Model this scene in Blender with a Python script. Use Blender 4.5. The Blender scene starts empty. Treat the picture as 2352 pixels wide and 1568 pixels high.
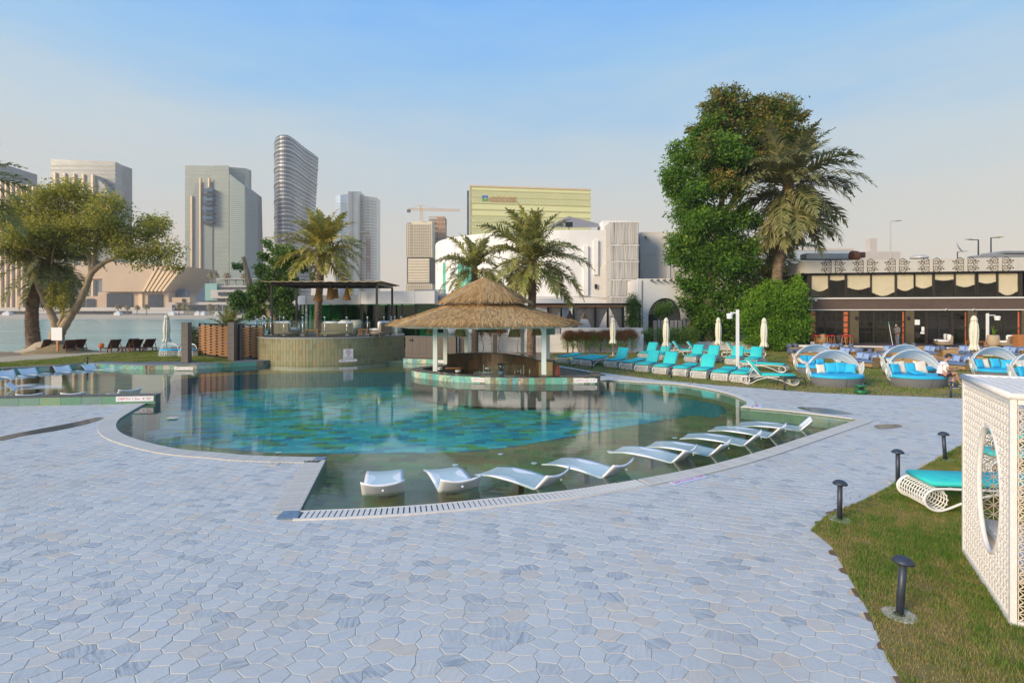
import bpy, math, random
import numpy as np
from mathutils import Vector, Matrix
from mathutils.geometry import tessellate_polygon
R = math.radians
PI = math.pi
sc = bpy.context.scene
col = sc.collection
rnd = random.Random(7)
H = 3.0

# ------------------------------------------------------------------ camera
cd = bpy.data.cameras.new('camera')
cam = bpy.data.objects.new('camera', cd)
col.objects.link(cam)
cam.location = (0, 0, H)
cam.rotation_euler = (R(90), 0, 0)
cd.sensor_width = 36
cd.lens = 18.37
cd.shift_y = -0.0281
cd.clip_start = .1
cd.clip_end = 6000
sc.camera = cam

# ------------------------------------------------------------------ world, sun, exposure
SUN_EL, SUN_ROT = R(20), R(232)
w = bpy.data.worlds.new('World')
sc.world = w
w.use_nodes = True
nt = w.node_tree
nt.nodes.clear()
N = nt.nodes.new
Lk = nt.links.new
out = N('ShaderNodeOutputWorld')
bg = N('ShaderNodeBackground')
bg.inputs['Strength'].default_value = .1
sky = N('ShaderNodeTexSky')
sky.sky_type = 'NISHITA'
sky.sun_disc = False
sky.sun_elevation = SUN_EL
sky.sun_rotation = SUN_ROT
sky.air_density = 1.2
sky.dust_density = 3.0
tc = N('ShaderNodeTexCoord')
sep = N('ShaderNodeSeparateXYZ')
Lk(tc.outputs['Generated'], sep.inputs[0])
ns = N('ShaderNodeTexNoise')
mp = N('ShaderNodeMapping')
mp.inputs['Scale'].default_value = (1.1, 1.1, 6)
mp.inputs['Rotation'].default_value = (.12, .1, 0)
Lk(tc.outputs['Generated'], mp.inputs[0])
Lk(mp.outputs[0], ns.inputs['Vector'])
ns.inputs['Scale'].default_value = 2.6
ns.inputs['Detail'].default_value = 7
ns.inputs['Roughness'].default_value = .62
ma = N('ShaderNodeMath'); ma.operation = 'MULTIPLY_ADD'
Lk(ns.outputs['Fac'], ma.inputs[0]); ma.inputs[1].default_value = -.17; ma.inputs[2].default_value = .085
ad = N('ShaderNodeMath'); ad.operation = 'ADD'
Lk(sep.outputs['Z'], ad.inputs[0]); Lk(ma.outputs[0], ad.inputs[1])
cr = N('ShaderNodeValToRGB')
e = cr.color_ramp.elements
e[0].position = 0.0; e[0].color = (.45, .395, .335, 1)
e[1].position = 1.0; e[1].color = (.09, .24, .54, 1)
for p, c in ((.10, (.445, .405, .355)), (.20, (.40, .405, .385)), (.29, (.33, .40, .445)), (.40, (.19, .345, .52)), (.52, (.10, .275, .58))):
 q = e.new(p); q.color = (*c, 1)
Lk(ad.outputs[0], cr.inputs[0])
sclr = N('ShaderNodeMix'); sclr.data_type = 'RGBA'; sclr.blend_type = 'MULTIPLY'
sclr.inputs['Factor'].default_value = 1
Lk(cr.outputs[0], sclr.inputs['A']); sclr.inputs['B'].default_value = (9.2, 9.2, 9.1, 1)
mx = N('ShaderNodeMix'); mx.data_type = 'RGBA'
mx.inputs['Factor'].default_value = .94
Lk(sky.outputs[0], mx.inputs['A']); Lk(sclr.outputs['Result'], mx.inputs['B'])
Lk(mx.outputs['Result'], bg.inputs['Color'])
Lk(bg.outputs[0], out.inputs[0])

sl = bpy.data.lights.new('sun', 'SUN')
sl.energy = 2.3
sl.angle = R(22)
sl.color = (1, .82, .60)
so = bpy.data.objects.new('sun', sl)
col.objects.link(so)
sd = Vector((math.sin(SUN_ROT) * math.cos(SUN_EL), math.cos(SUN_ROT) * math.cos(SUN_EL), math.sin(SUN_EL)))
so.rotation_euler = sd.to_track_quat('Z', 'Y').to_euler()
so.location = sd * 50
sc.view_settings.view_transform = 'Standard'
sc.view_settings.look = 'None'
sc.view_settings.exposure = 0.95
sc.view_settings.gamma = 1
sc.cycles.max_bounces = 8
sc.cycles.transparent_max_bounces = 12

# ------------------------------------------------------------------ helpers
def G(u, v, z=0.0):
 Y = 1200 * (H - z) / (v - 718)
 return Vector(((u - 1176) * Y / 1200, Y, z))
def AT(u, v, Y):
 return Vector(((u - 1176) * Y / 1200, Y, H - (v - 718) * Y / 1200))
def GP(pts, z=0.0):
 return [(G(u, v, z).x, G(u, v, z).y) for u, v in pts]
def lerp(a, b, t):
 return a + (b - a) * t

_m = {}
def mat(name, c, rough=.6, metal=0., var=.12, scale=4., bump=0., bscale=40., c2=None, spec=.5, stretch=(1, 1, 1), tone=False, alpha=1., trans=0., emit=None, estr=0., sub=0.):
 if name in _m:
  return _m[name]
 m = bpy.data.materials.new(name)
 _m[name] = m
 m.use_nodes = True
 t = m.node_tree
 b = t.nodes['Principled BSDF']
 b.inputs['Roughness'].default_value = rough
 b.inputs['Metallic'].default_value = metal
 b.inputs['Specular IOR Level'].default_value = spec
 if c2 is None:
  lo = tuple(max(0, x * (1 - var)) for x in c)
  hi = tuple(min(1, x * (1 + var)) for x in c)
 else:
  lo, hi = c, c2
 tcn = t.nodes.new('ShaderNodeTexCoord')
 mpn = t.nodes.new('ShaderNodeMapping')
 mpn.inputs['Scale'].default_value = stretch
 t.links.new(tcn.outputs['Object'], mpn.inputs[0])
 n = t.nodes.new('ShaderNodeTexNoise')
 n.inputs['Scale'].default_value = scale
 n.inputs['Detail'].default_value = 6
 n.inputs['Roughness'].default_value = .65
 t.links.new(mpn.outputs[0], n.inputs['Vector'])
 fac = n.outputs['Fac']
 r = t.nodes.new('ShaderNodeValToRGB')
 r.color_ramp.elements[0].position = .3
 r.color_ramp.elements[0].color = (*lo, 1)
 r.color_ramp.elements[1].position = .7
 r.color_ramp.elements[1].color = (*hi, 1)
 if tone:
  at = t.nodes.new('ShaderNodeAttribute'); at.attribute_name = 'tone'
  mm = t.nodes.new('ShaderNodeMath'); mm.operation = 'MULTIPLY_ADD'
  t.links.new(at.outputs['Fac'], mm.inputs[0]); mm.inputs[1].default_value = .62
  m2 = t.nodes.new('ShaderNodeMath'); m2.operation = 'MULTIPLY'
  t.links.new(fac, m2.inputs[0]); m2.inputs[1].default_value = .38
  t.links.new(m2.outputs[0], mm.inputs[2])
  fac = mm.outputs[0]
  r.color_ramp.elements[0].position = .12
  r.color_ramp.elements[1].position = .85
  if isinstance(tone, (list, tuple)):
   for p, cc in tone:
    q = r.color_ramp.elements.new(p); q.color = (*cc, 1)
 t.links.new(fac, r.inputs[0])
 t.links.new(r.outputs[0], b.inputs['Base Color'])
 if bump:
  n2 = t.nodes.new('ShaderNodeTexNoise')
  n2.inputs['Scale'].default_value = bscale
  n2.inputs['Detail'].default_value = 5
  t.links.new(mpn.outputs[0], n2.inputs['Vector'])
  bp = t.nodes.new('ShaderNodeBump')
  bp.inputs['Strength'].default_value = bump
  bp.inputs['Distance'].default_value = .02
  t.links.new(n2.outputs['Fac'], bp.inputs['Height'])
  t.links.new(bp.outputs[0], b.inputs['Normal'])
 if sub:
  # thin leaf: part of the light passes through
  tr = t.nodes.new('ShaderNodeBsdfTranslucent')
  ms = t.nodes.new('ShaderNodeMixShader')
  ms.inputs[0].default_value = sub
  t.links.new(r.outputs[0], tr.inputs['Color'])
  t.links.new(b.outputs[0], ms.inputs[1]); t.links.new(tr.outputs[0], ms.inputs[2])
  t.links.new(ms.outputs[0], t.nodes['Material Output'].inputs['Surface'])
 if emit:
  b.inputs['Emission Color'].default_value = (*emit, 1)
  b.inputs['Emission Strength'].default_value = estr
 return m

def glass(name, tint, rough=.03, ior=1.45, base=None):
 # thin pane: Fresnel mix of clear tinted transmission and mirror
 if name in _m: return _m[name]
 m = bpy.data.materials.new(name); _m[name] = m
 m.use_nodes = True
 t = m.node_tree
 t.nodes.clear()
 o = t.nodes.new('ShaderNodeOutputMaterial')
 ms = t.nodes.new('ShaderNodeMixShader')
 fr = t.nodes.new('ShaderNodeFresnel'); fr.inputs['IOR'].default_value = ior
 tr = t.nodes.new('ShaderNodeBsdfTransparent'); tr.inputs[0].default_value = (*tint, 1)
 gl = t.nodes.new('ShaderNodeBsdfGlossy'); gl.inputs['Roughness'].default_value = rough
 gl.inputs['Color'].default_value = (.95, .95, .95, 1)
 gm = t.nodes.new('ShaderNodeNewGeometry'); im = t.nodes.new('ShaderNodeMapRange')
 im.inputs['To Min'].default_value = ior; im.inputs['To Max'].default_value = 1 / ior
 t.links.new(gm.outputs['Backfacing'], im.inputs['Value']); t.links.new(im.outputs[0], fr.inputs['IOR'])
 t.links.new(fr.outputs[0], ms.inputs[0]); t.links.new(tr.outputs[0], ms.inputs[1]); t.links.new(gl.outputs[0], ms.inputs[2])
 t.links.new(ms.outputs[0], o.inputs[0])
 return m

def tag(o, label=None, cat=None, group=None, kind=None):
 if label: o['label'] = label
 if cat: o['category'] = cat
 if group: o['group'] = group
 if kind: o['kind'] = kind
 return o

def thing(name, label, cat, loc=(0, 0, 0), rz=0., group=None):
 o = bpy.data.objects.new(name, None)
 col.objects.link(o)
 o.empty_display_size = .2
 o.location = loc
 o.rotation_euler = (0, 0, rz)
 return tag(o, label, cat, group)

def copy_tree(o, parent=None):
 c = o.copy()
 col.objects.link(c)
 c.parent = parent
 for ch in o.children:
  copy_tree(ch, c)
 return c

def dup(o, loc, rz, label, scale=None):
 c = copy_tree(o)
 c.location = loc
 c.rotation_euler = (0, 0, rz)
 c['label'] = label
 if scale: c.scale = scale
 return c

class MB:
 def __init__(s):
  s.v = []; s.f = []; s.t = []; s.ct = .5
 def add(s, vs, fs):
  k = len(s.v)
  s.v.extend([tuple(q) for q in vs])
  for f in fs:
   s.f.append([i + k for i in f]); s.t.append(s.ct)
  return s
 def box(s, x0, x1, y0, y1, z0, z1):
  return s.add([(x0, y0, z0), (x1, y0, z0), (x1, y1, z0), (x0, y1, z0), (x0, y0, z1), (x1, y0, z1), (x1, y1, z1), (x0, y1, z1)],
                     [(0, 3, 2, 1), (4, 5, 6, 7), (0, 1, 5, 4), (1, 2, 6, 5), (2, 3, 7, 6), (3, 0, 4, 7)])
 def bbox(s, x0, x1, y0, y1, z0, z1, b=.01):
  # box with chamfered upper and lower rims
  rings = []
  for z, i in ((z0, b), (z0 + b, 0), (z1 - b, 0), (z1, b)):
   rings.append([(x0 + i, y0 + i, z), (x1 - i, y0 + i, z), (x1 - i, y1 - i, z), (x0 + i, y1 - i, z)])
  return s.loft(rings, True, True)
 def loft(s, rings, cap0=False, cap1=False, closed=True):
  k = len(s.v)
  n = len(rings[0])
  for r in rings: s.v.extend([tuple(q) for q in r])
  fs = []
  for i in range(len(rings) - 1):
   for j in range(n if closed else n - 1):
    a = i * n + j; b = i * n + (j + 1) % n
    fs.append([a, b, b + n, a + n])
  if cap0: fs.append(list(range(n))[::-1])
  if cap1: fs.append([(len(rings) - 1) * n + j for j in range(n)])
  for f in fs:
   s.f.append([i + k for i in f]); s.t.append(s.ct)
  return s
 def lathe(s, prof, n=16, c=(0, 0), sx=1, sy=1, cap0=True, cap1=True):
  rings = [[(c[0] + r * sx * math.cos(2 * PI * j / n), c[1] + r * sy * math.sin(2 * PI * j / n), z) for j in range(n)] for r, z in prof]
  return s.loft(rings, cap0, cap1)
 def tube(s, pts, r, n=6, caps=True, closed=False):
  pts = [Vector(p) for p in pts]
  L = len(pts)
  rr = r if isinstance(r, (list, tuple)) else [r] * L
  rings = []
  up = None
  for i, p in enumerate(pts):
   if closed: d = pts[(i + 1) % L] - pts[i - 1]
   else: d = pts[min(i + 1, L - 1)] - pts[max(i - 1, 0)]
   if d.length < 1e-9: d = Vector((0, 0, 1))
   d.normalize()
   if up is None:
    up = Vector((0, 0, 1)) if abs(d.z) < .9 else Vector((1, 0, 0))
   a = d.cross(up)
   if a.length < 1e-6:
    up = Vector((0, 1, 0)); a = d.cross(up)
   a.normalize(); b = a.cross(d).normalized(); up = b
   rings.append([p + (a * math.cos(2 * PI * j / n) + b * math.sin(2 * PI * j / n)) * rr[i] for j in range(n)])
  if closed: rings.append(rings[0])
  return s.loft([[tuple(q) for q in rg] for rg in rings], caps and not closed, caps and not closed)
 def bar(s, a, b, wd, ht=None, up=(0, 0, 1)):
  a = Vector(a); b = Vector(b); ht = ht or wd
  d = (b - a).normalized(); u = Vector(up)
  x = d.cross(u)
  if x.length < 1e-4: x = d.cross(Vector((1, 0, 0)))
  x.normalize(); y = x.cross(d)
  o = [x * wd / 2 + y * ht / 2, x * -wd / 2 + y * ht / 2, x * -wd / 2 - y * ht / 2, x * wd / 2 - y * ht / 2]
  return s.loft([[a + q for q in o], [b + q for q in o]], True, True)
 def prism(s, poly, z0, z1):
  n = len(poly)
  tri = tessellate_polygon([[Vector((x, y, 0)) for x, y in poly]])
  k = len(s.v)
  s.v.extend([(x, y, z0) for x, y in poly] + [(x, y, z1) for x, y in poly])
  A = sum(poly[i][0] * poly[(i + 1) % n][1] - poly[(i + 1) % n][0] * poly[i][1] for i in range(n))
  for t in tri:
   t = list(t)
   a2 = (poly[t[1]][0] - poly[t[0]][0]) * (poly[t[2]][1] - poly[t[0]][1]) - (poly[t[2]][0] - poly[t[0]][0]) * (poly[t[1]][1] - poly[t[0]][1])
   if a2 < 0: t = t[::-1]
   s.f.append([k + n + i for i in t]); s.t.append(s.ct)
   s.f.append([k + i for i in t[::-1]]); s.t.append(s.ct)
  for i in range(n):
   j = (i + 1) % n
   q = [k + i, k + j, k + n + j, k + n + i]
   s.f.append(q if A > 0 else q[::-1]); s.t.append(s.ct)
  return s
 def sheet(s, poly, z, holes=()):
  loops = [[Vector((x, y, 0)) for x, y in poly]] + [[Vector((x, y, 0)) for x, y in h] for h in holes]
  flat = [p for l in loops for p in l]
  k = len(s.v)
  s.v.extend([(p.x, p.y, z) for p in flat])
  for t in tessellate_polygon(loops):
   a, b, c = [flat[i] for i in t]
   ar = (b.x - a.x) * (c.y - a.y) - (c.x - a.x) * (b.y - a.y)
   if abs(ar) < 1e-9: continue
   s.f.append([k + i for i in (t if ar > 0 else t[::-1])]); s.t.append(s.ct)
  return s
 def ball(s, c, rx, ry=None, rz=None, n=12, m=8, p=1.):
  ry = ry or rx; rz = rz or rx
  def sg(a): return math.copysign(abs(a) ** p, a)
  rings = []
  for i in range(m + 1):
   th = -PI / 2 + PI * i / m
   cr_, sr_ = max(1e-3, abs(math.cos(th)) ** p), sg(math.sin(th))
   rings.append([(c[0] + rx * cr_ * sg(math.cos(2 * PI * j / n)), c[1] + ry * cr_ * sg(math.sin(2 * PI * j / n)), c[2] + rz * sr_) for j in range(n)])
  return s.loft(rings, True, True)
 def xf(s, M, k=0):
  for i in range(k, len(s.v)):
   s.v[i] = tuple(M @ Vector(s.v[i]))
  return s
 def mesh(s, name, m, smooth=False):
  me = bpy.data.meshes.new(name)
  me.from_pydata(s.v, [], s.f)
  a = me.attributes.new('tone', 'FLOAT', 'FACE')
  a.data.foreach_set('value', s.t)
  if m: me.materials.append(m)
  if smooth: me.shade_smooth()
  me.update()
  return me
 def build(s, name, m, parent=None, smooth=False, label=None, kind=None):
  o = bpy.data.objects.new(name, s.mesh(name, m, smooth))
  col.objects.link(o)
  if parent: o.parent = parent
  if label: o['label'] = label
  if kind: o['kind'] = kind
  return o

def np_quads(name, V, tone, m, parent=None, kind=None, tri=False):
 n = len(V); q = 3 if tri else 4
 me = bpy.data.meshes.new(name)
 me.vertices.add(n * q)
 me.vertices.foreach_set('co', np.asarray(V, dtype=np.float32).reshape(-1))
 me.loops.add(n * q)
 me.loops.foreach_set('vertex_index', np.arange(n * q, dtype=np.int32))
 me.polygons.add(n)
 me.polygons.foreach_set('loop_start', np.arange(0, n * q, q, dtype=np.int32))
 me.polygons.foreach_set('loop_total', np.full(n, q, dtype=np.int32))
 a = me.attributes.new('tone', 'FLOAT', 'FACE')
 a.data.foreach_set('value', np.asarray(tone, dtype=np.float32))
 me.materials.append(m)
 me.update(calc_edges=True)
 o = bpy.data.objects.new(name, me)
 col.objects.link(o)
 if parent: o.parent = parent
 if kind: o['kind'] = kind
 return o

def in_poly(x, y, poly):
 r = False
 n = len(poly); j = n - 1
 for i in range(n):
  xi, yi = poly[i]; xj, yj = poly[j]
  if (yi > y) != (yj > y) and x < (xj - xi) * (y - yi) / (yj - yi) + xi: r = not r
  j = i
 return r
def np_in(P, poly):
 x, y = P[:, 0], P[:, 1]
 r = np.zeros(len(P), bool)
 n = len(poly); j = n - 1
 for i in range(n):
  xi, yi = poly[i]; xj, yj = poly[j]
  if yi != yj:
   r ^= ((yi > y) != (yj > y)) & (x < (xj - xi) * (y - yi) / (yj - yi) + xi)
  j = i
 return r
def snap(x, y, poly):
 best = None
 n = len(poly)
 for i in range(n):
  ax, ay = poly[i]; bx, by = poly[(i + 1) % n]
  dx, dy = bx - ax, by - ay
  L = dx * dx + dy * dy
  if L < 1e-12: continue
  t = max(0, min(1, ((x - ax) * dx + (y - ay) * dy) / L))
  px, py = ax + t * dx, ay + t * dy
  d = (px - x) ** 2 + (py - y) ** 2
  if best is None or d < best[0]: best = (d, px, py)
 return best[1], best[2]
def resample(pts, step):
 pts = [Vector(p) for p in pts]
 o = [pts[0]]
 acc = 0
 for a, b in zip(pts, pts[1:]):
  L = (b - a).length
  d = step - acc
  while d <= L:
   o.append(a.lerp(b, d / L)); d += step
  acc = (acc + L) % step
 return o
def spline(pts, k=6, closed=False):
 P = [Vector(p) for p in pts]; n = len(P); o = []
 rng = range(n if closed else n - 1)
 for i in rng:
  p0 = P[(i - 1) % n] if closed or i > 0 else P[i]
  p1 = P[i]; p2 = P[(i + 1) % n]
  p3 = P[(i + 2) % n] if closed or i + 2 < n else p2
  for j in range(k):
   t = j / k
   o.append(.5 * ((2 * p1) + (p2 - p0) * t + (2 * p0 - 5 * p1 + 4 * p2 - p3) * t * t + (3 * p1 - p0 - 3 * p2 + p3) * t ** 3))
 if not closed: o.append(P[-1])
 return o
def offset_line(pts, d):
 # pts: list of 2D; offset to the left of travel by d
 P = [Vector((p[0], p[1])) for p in pts]
 o = []
 for i, p in enumerate(P):
  a = P[max(i - 1, 0)]; b = P[min(i + 1, len(P) - 1)]
  t = (b - a).normalized()
  o.append(p + Vector((-t.y, t.x)) * d)
 return o

def pieces(parent, name, plist, m, limit=300, key=None, label=None):
 """plist: list of (verts, faces, tone) in the parent's space; nearest ones become single parts, the rest one stuff part"""
 pw = parent.matrix_world if parent else Matrix()
 if parent:
  pw = Matrix.Translation(parent.location) @ parent.rotation_euler.to_matrix().to_4x4()
 def dist(p):
  c = Vector(p[0][0])
  return ((pw @ c) - cam.location).length
 plist = sorted(plist, key=key or dist)
 for vs, fs, t in plist[:limit]:
  b = MB(); b.ct = t
  c = sum((Vector(q) for q in vs), Vector()) / len(vs)
  b.add([Vector(q) - c for q in vs], fs)
  o = b.build(name, m, parent)
  o.location = c
 if len(plist) > limit:
  b = MB()
  for vs, fs, t in plist[limit:]:
   b.ct = t; b.add(vs, fs)
  b.build(name + '_rest', m, parent, kind='stuff')
def boxp(x0, x1, y0, y1, z0, z1, t=None):
 b = MB().box(x0, x1, y0, y1, z0, z1)
 return (b.v, b.f, rnd.random() if t is None else t)

def text_part(s, size, m, parent, loc, rot=(PI / 2, 0, 0), name='lettering', extrude=.002, wid=None, align='CENTER'):
 c = bpy.data.curves.new(name, 'FONT')
 c.body = s; c.size = size; c.extrude = extrude
 c.align_x = align; c.align_y = 'CENTER'
 t = bpy.data.objects.new(name, c)
 col.objects.link(t)
 bpy.context.view_layer.update()
 me = bpy.data.meshes.new_from_object(t)
 bpy.data.objects.remove(t)
 me.materials.clear(); me.materials.append(m)
 o = bpy.data.objects.new(name, me)
 col.objects.link(o)
 if parent: o.parent = parent
 o['kind'] = 'stuff'
 o.location = loc; o.rotation_euler = rot
 if wid and len(me.vertices):
  xs = [v.co.x for v in me.vertices]
  k = wid / max(1e-6, max(xs) - min(xs))
  o.scale = (k, 1, 1)
 return o

# ------------------------------------------------------------------ materials
WHITE = mat('white_paint', (.74, .73, .70), .5, var=.05, scale=2)
WPLAST = mat('white_plastic', (.78, .79, .80), .28, var=.03, scale=2)
WWICK = mat('white_wicker', (.74, .72, .68), .55, var=.06, scale=20)
TURQ = mat('turquoise_fabric', (.028, .52, .50), .75, var=.1, scale=6, bump=.15, bscale=300)
BLUEF = mat('sky_blue_fabric', (.02, .42, .68), .75, var=.1, scale=5, bump=.15, bscale=200)
CREAM = mat('cream_fabric', (.72, .66, .56), .85, var=.08, scale=6, bump=.3, bscale=25)
UMBF = mat('umbrella_fabric', (.66, .64, .52), .85, var=.1, scale=8, bump=.3, bscale=30)
GREYW = mat('grey_wicker', (.17, .18, .19), .65, var=.2, scale=60, bump=.6, bscale=120)
WICK = mat('honey_wicker', (.36, .235, .11), .6, var=.3, scale=90, bump=.8, bscale=160)
TWICK = mat('brown_wicker', (.27, .20, .13), .65, var=.3, scale=80, bump=.8, bscale=140)
SLATE = mat('slate_blue_fabric', (.11, .165, .29), .8, var=.15, scale=8, bump=.3, bscale=60)
LBLUE = mat('light_blue_fabric', (.25, .36, .58), .8, var=.1, scale=8, bump=.2, bscale=60)
DGREY = mat('dark_grey_metal', (.045, .055, .075), .45, .3, var=.2, scale=8)
BLACKM = mat('black_metal', (.02, .02, .022), .45, .2, var=.2, scale=6)
BLACKP = mat('black_stone', (.035, .035, .04), .25, var=.3, scale=10)
STEEL = mat('steel', (.55, .56, .57), .22, .9, var=.1, scale=8)
WOODR = mat('red_brown_wood', (.12, .045, .025), .5, var=.35, scale=6, stretch=(1, 8, 8), bump=.3, bscale=30)
WOODO = mat('orange_wood', (.38, .16, .05), .5, var=.25, scale=8, stretch=(1, 6, 6))
WOODP = mat('pole_wood', (.36, .19, .09), .55, var=.25, scale=10)
STUCCO = mat('white_stucco', (.78, .76, .73), .85, var=.06, scale=.6, bump=.5, bscale=12)
STUCCO2 = mat('cream_stucco', (.70, .66, .60), .85, var=.07, scale=.5, bump=.4, bscale=12)
REDTXT = mat('red_lettering', (.55, .03, .03), .5, var=.02)
SIGNW = mat('sign_white', (.78, .77, .76), .35, var=.02)
SIGNB = mat('sign_lilac', (.66, .68, .84), .35, var=.03)
BRKTILE = mat('slate_tile', (.17, .15, .08), .55, scale=9, bump=.5, bscale=25, tone=((.3, (.22, .21, .10)), (.5, (.27, .23, .12)), (.68, (.25, .25, .13)), (.80, (.34, .22, .09))), c2=(.26, .28, .14))
DKTILE = mat('dark_slate_tile', (.045, .04, .025), .45, scale=9, bump=.5, bscale=25, tone=((.45, (.075, .06, .03)), (.7, (.12, .06, .03))), c2=(.09, .10, .05))
BANDT = mat('pool_band_tile', (.10, .33, .22), .3, scale=12, tone=((.25, (.16, .44, .30)), (.36, (.10, .26, .32)), (.46, (.28, .52, .38)), (.55, (.20, .13, .07)), (.64, (.62, .55, .43)), (.72, (.30, .46, .40)), (.79, (.15, .38, .26))), c2=(.66, .58, .45))
GREENT = mat('green_slate_tile', (.10, .24, .15), .45, scale=9, tone=((.4, (.16, .32, .20)), (.6, (.15, .20, .22)), (.75, (.25, .30, .12))), c2=(.12, .33, .26))
DEEPT = mat('deep_pool_tile', (.01, .18, .26), .4, scale=2.2, tone=((.24, (.015, .32, .40)), (.38, (.03, .48, .48)), (.48, (.10, .62, .52)), (.57, (.03, .40, .38)), (.65, (.08, .52, .26)), (.73, (.14, .40, .04)), (.80, (.02, .15, .24))), c2=(.24, .50, .06))
SHELFT = mat('shelf_tile', (.09, .10, .025), .45, scale=2.5, bump=.2, tone=((.35, (.22, .16, .05)), (.55, (.13, .21, .045)), (.75, (.27, .20, .07))), c2=(.12, .31, .06))
BLKT = mat('black_band_tile', (.018, .02, .022), .3, var=.3, scale=5, tone=True, c2=(.045, .05, .055))
COPE = mat('coping_stone', (.50, .46, .40), .7, scale=12, bump=.3, tone=((.5, (.55, .52, .46)),), c2=(.60, .55, .47))
COPEW = mat('coping_white', (.66, .62, .56), .6, var=.08, scale=10)
BSTONE = mat('blue_marble', (.06, .12, .20), .4, scale=9, c2=(.25, .32, .40), stretch=(1, 4, 1))
DKSTONE = mat('dark_ledge_stone', (.10, .095, .09), .4, var=.2, scale=12)
BRPANEL = mat('brown_panel', (.085, .068, .055), .55, var=.15, scale=5, bump=.2)
TRUNKL = mat('pale_bark', (.42, .33, .21), .8, scale=5, c2=(.24, .16, .09), bump=.8, bscale=14)
TRUNKP = mat('palm_bark', (.16, .11, .075), .9, scale=9, c2=(.27, .20, .14), bump=1., bscale=20)
TRUNKG = mat('grey_bark', (.17, .13, .09), .9, scale=6, c2=(.26, .21, .15), bump=.8, bscale=16)
# ------------------------------------------------------------------ ground, sea, pool
WZ = -.03
grass_m = mat('grass_soil', (.16, .17, .04), .95, scale=1.1, c2=(.26, .18, .07), bump=.6, bscale=60)
blade_m = mat('grass_blades', (.09, .20, .015), .8, scale=1.4, c2=(.45, .31, .12), tone=((.38, (.16, .27, .03)), (.58, (.31, .29, .07))), sub=.35)
sand_m = mat('sand', (.42, .33, .22), .95, scale=2, c2=(.50, .42, .29), bump=.4, bscale=20)

# water edge of the pool, counter-clockwise pieces
E_far = [(-260, 862), (0, 856), (120, 850), (192, 843), (335, 848), (454, 846), (613, 836.5), (640, 829), (930, 829), (930, 834), (1060, 838), (1140, 845), (1250, 858), (1375, 864)]
E_c1 = spline([(x, y, 0) for x, y in GP([(1375, 872), (1476, 878), (1566, 884), (1656, 900), (1701, 915.5), (1716, 924), (1713, 931), (1701, 935)])], 4)
E_c2 = GP([(1701, 935), (1823, 945.6), (1973, 964)])
E_c3 = spline([(x, y, 0) for x, y in GP([(1973, 964), (1850, 1004), (1732, 1042), (1587.6, 1079), (1356, 1121), (1176, 1142), (938, 1164.5), (688, 1176)])], 4)
E_c4 = GP([(688, 1176), (750.5, 1052)])
E_c5 = spline([(x, y, 0) for x, y in GP([(750.5, 1052), (588, 1048), (517, 1042), (412.5, 1032.6), (330, 1014.7), (283, 998), (267, 981.7), (272, 965), (291.5, 951), (324.5, 932), (337, 926.3)])], 4)
E_wall = GP([(0, 932), (-260, 938)])
def xy(l): return [(p[0], p[1]) for p in l]
POOL = GP(E_far) + xy(E_c1) + E_c2[1:] + xy(E_c3)[1:] + E_c4[1:] + xy(E_c5)[1:] + E_wall
POOL = [POOL[i] for i in range(len(POOL)) if (Vector(POOL[i]) - Vector(POOL[i - 1])).length > .02]

DEEP = []
for u, v in [(430, 1019), (523, 1030), (633, 1040), (813, 1041), (1050, 1038), (1176, 1026), (1326, 998), (1458, 976), (1590, 952)]:
 p = G(u, v, -.35); DEEP.append((p.x, p.y))
for u, v in [(1640, 934), (1672, 922), (1655, 907), (1560, 892), (1476, 883), (1375, 878), (1240, 868), (1060, 845), (930, 840), (613, 843), (454, 850), (400, 856)]:
 p = G(u, v, 0); DEEP.append((p.x, p.y))
for u, v in [(352, 900), (330, 938), (312, 955), (300, 975), (330, 996), (380, 1010)]:
 p = G(u, v, -.1); DEEP.append((p.x, p.y))

# ---- lawn outlines
NEARLAWN = GP([(2500, 1002), (2222, 1015.5), (2126, 1068), (2032, 1123), (1986, 1147), (1894, 1186), (1863, 1217), (1909, 1254), (1964, 1350), (1999, 1413.6), (2036, 1512), (2073, 1568), (2190, 1760), (3200, 1760), (3200, 1002)])
BACKEDGE = [(1262, 836), (1276, 838), (1372, 854), (1510, 872), (1647, 884.4), (1882, 902), (2223, 915), (2700, 925)]
BACKLAWN = GP(BACKEDGE) + [(44, 36), (44, 37.5), (26, 40), (21, 41), (10.5, 42), (9, 38.5), (3, 38.5)]
LZ = .2
LAWNN = [(-400, 862), (0, 846), (100, 840), (192, 832), (239, 830), (300, 832), (421, 830), (470, 833), (530, 836)]
LAWNF = [(560, 812), (500, 806), (430, 801), (366, 804), (250, 812), (176, 818), (100, 825), (0, 832.6), (-400, 850)]
LEFTLAWN = GP(LAWNN, LZ) + GP(LAWNF, LZ)

# ---- base terrain (one sheet, pool cut out)
shore = [(-160, 40), (-60, 40.5), (-44, 40.5), (-36, 41), (-26, 42), (-21, 45), (-19, 56), (-16, 75), (-10, 120), (0, 300), (40, 325), (400, 325)]
g = MB()
g.sheet([(-300, -30), (400, -30), (400, 326)] + [(p[0], p[1]) for p in shore[::-1][1:]] + [(-300, 40)], -.05, holes=[POOL])
gr = g.build('ground', mat('ground_soil', (.20, .15, .10), .95, scale=.4, c2=(.30, .22, .14), bump=.5, bscale=8)); tag(gr, kind='structure')

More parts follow.
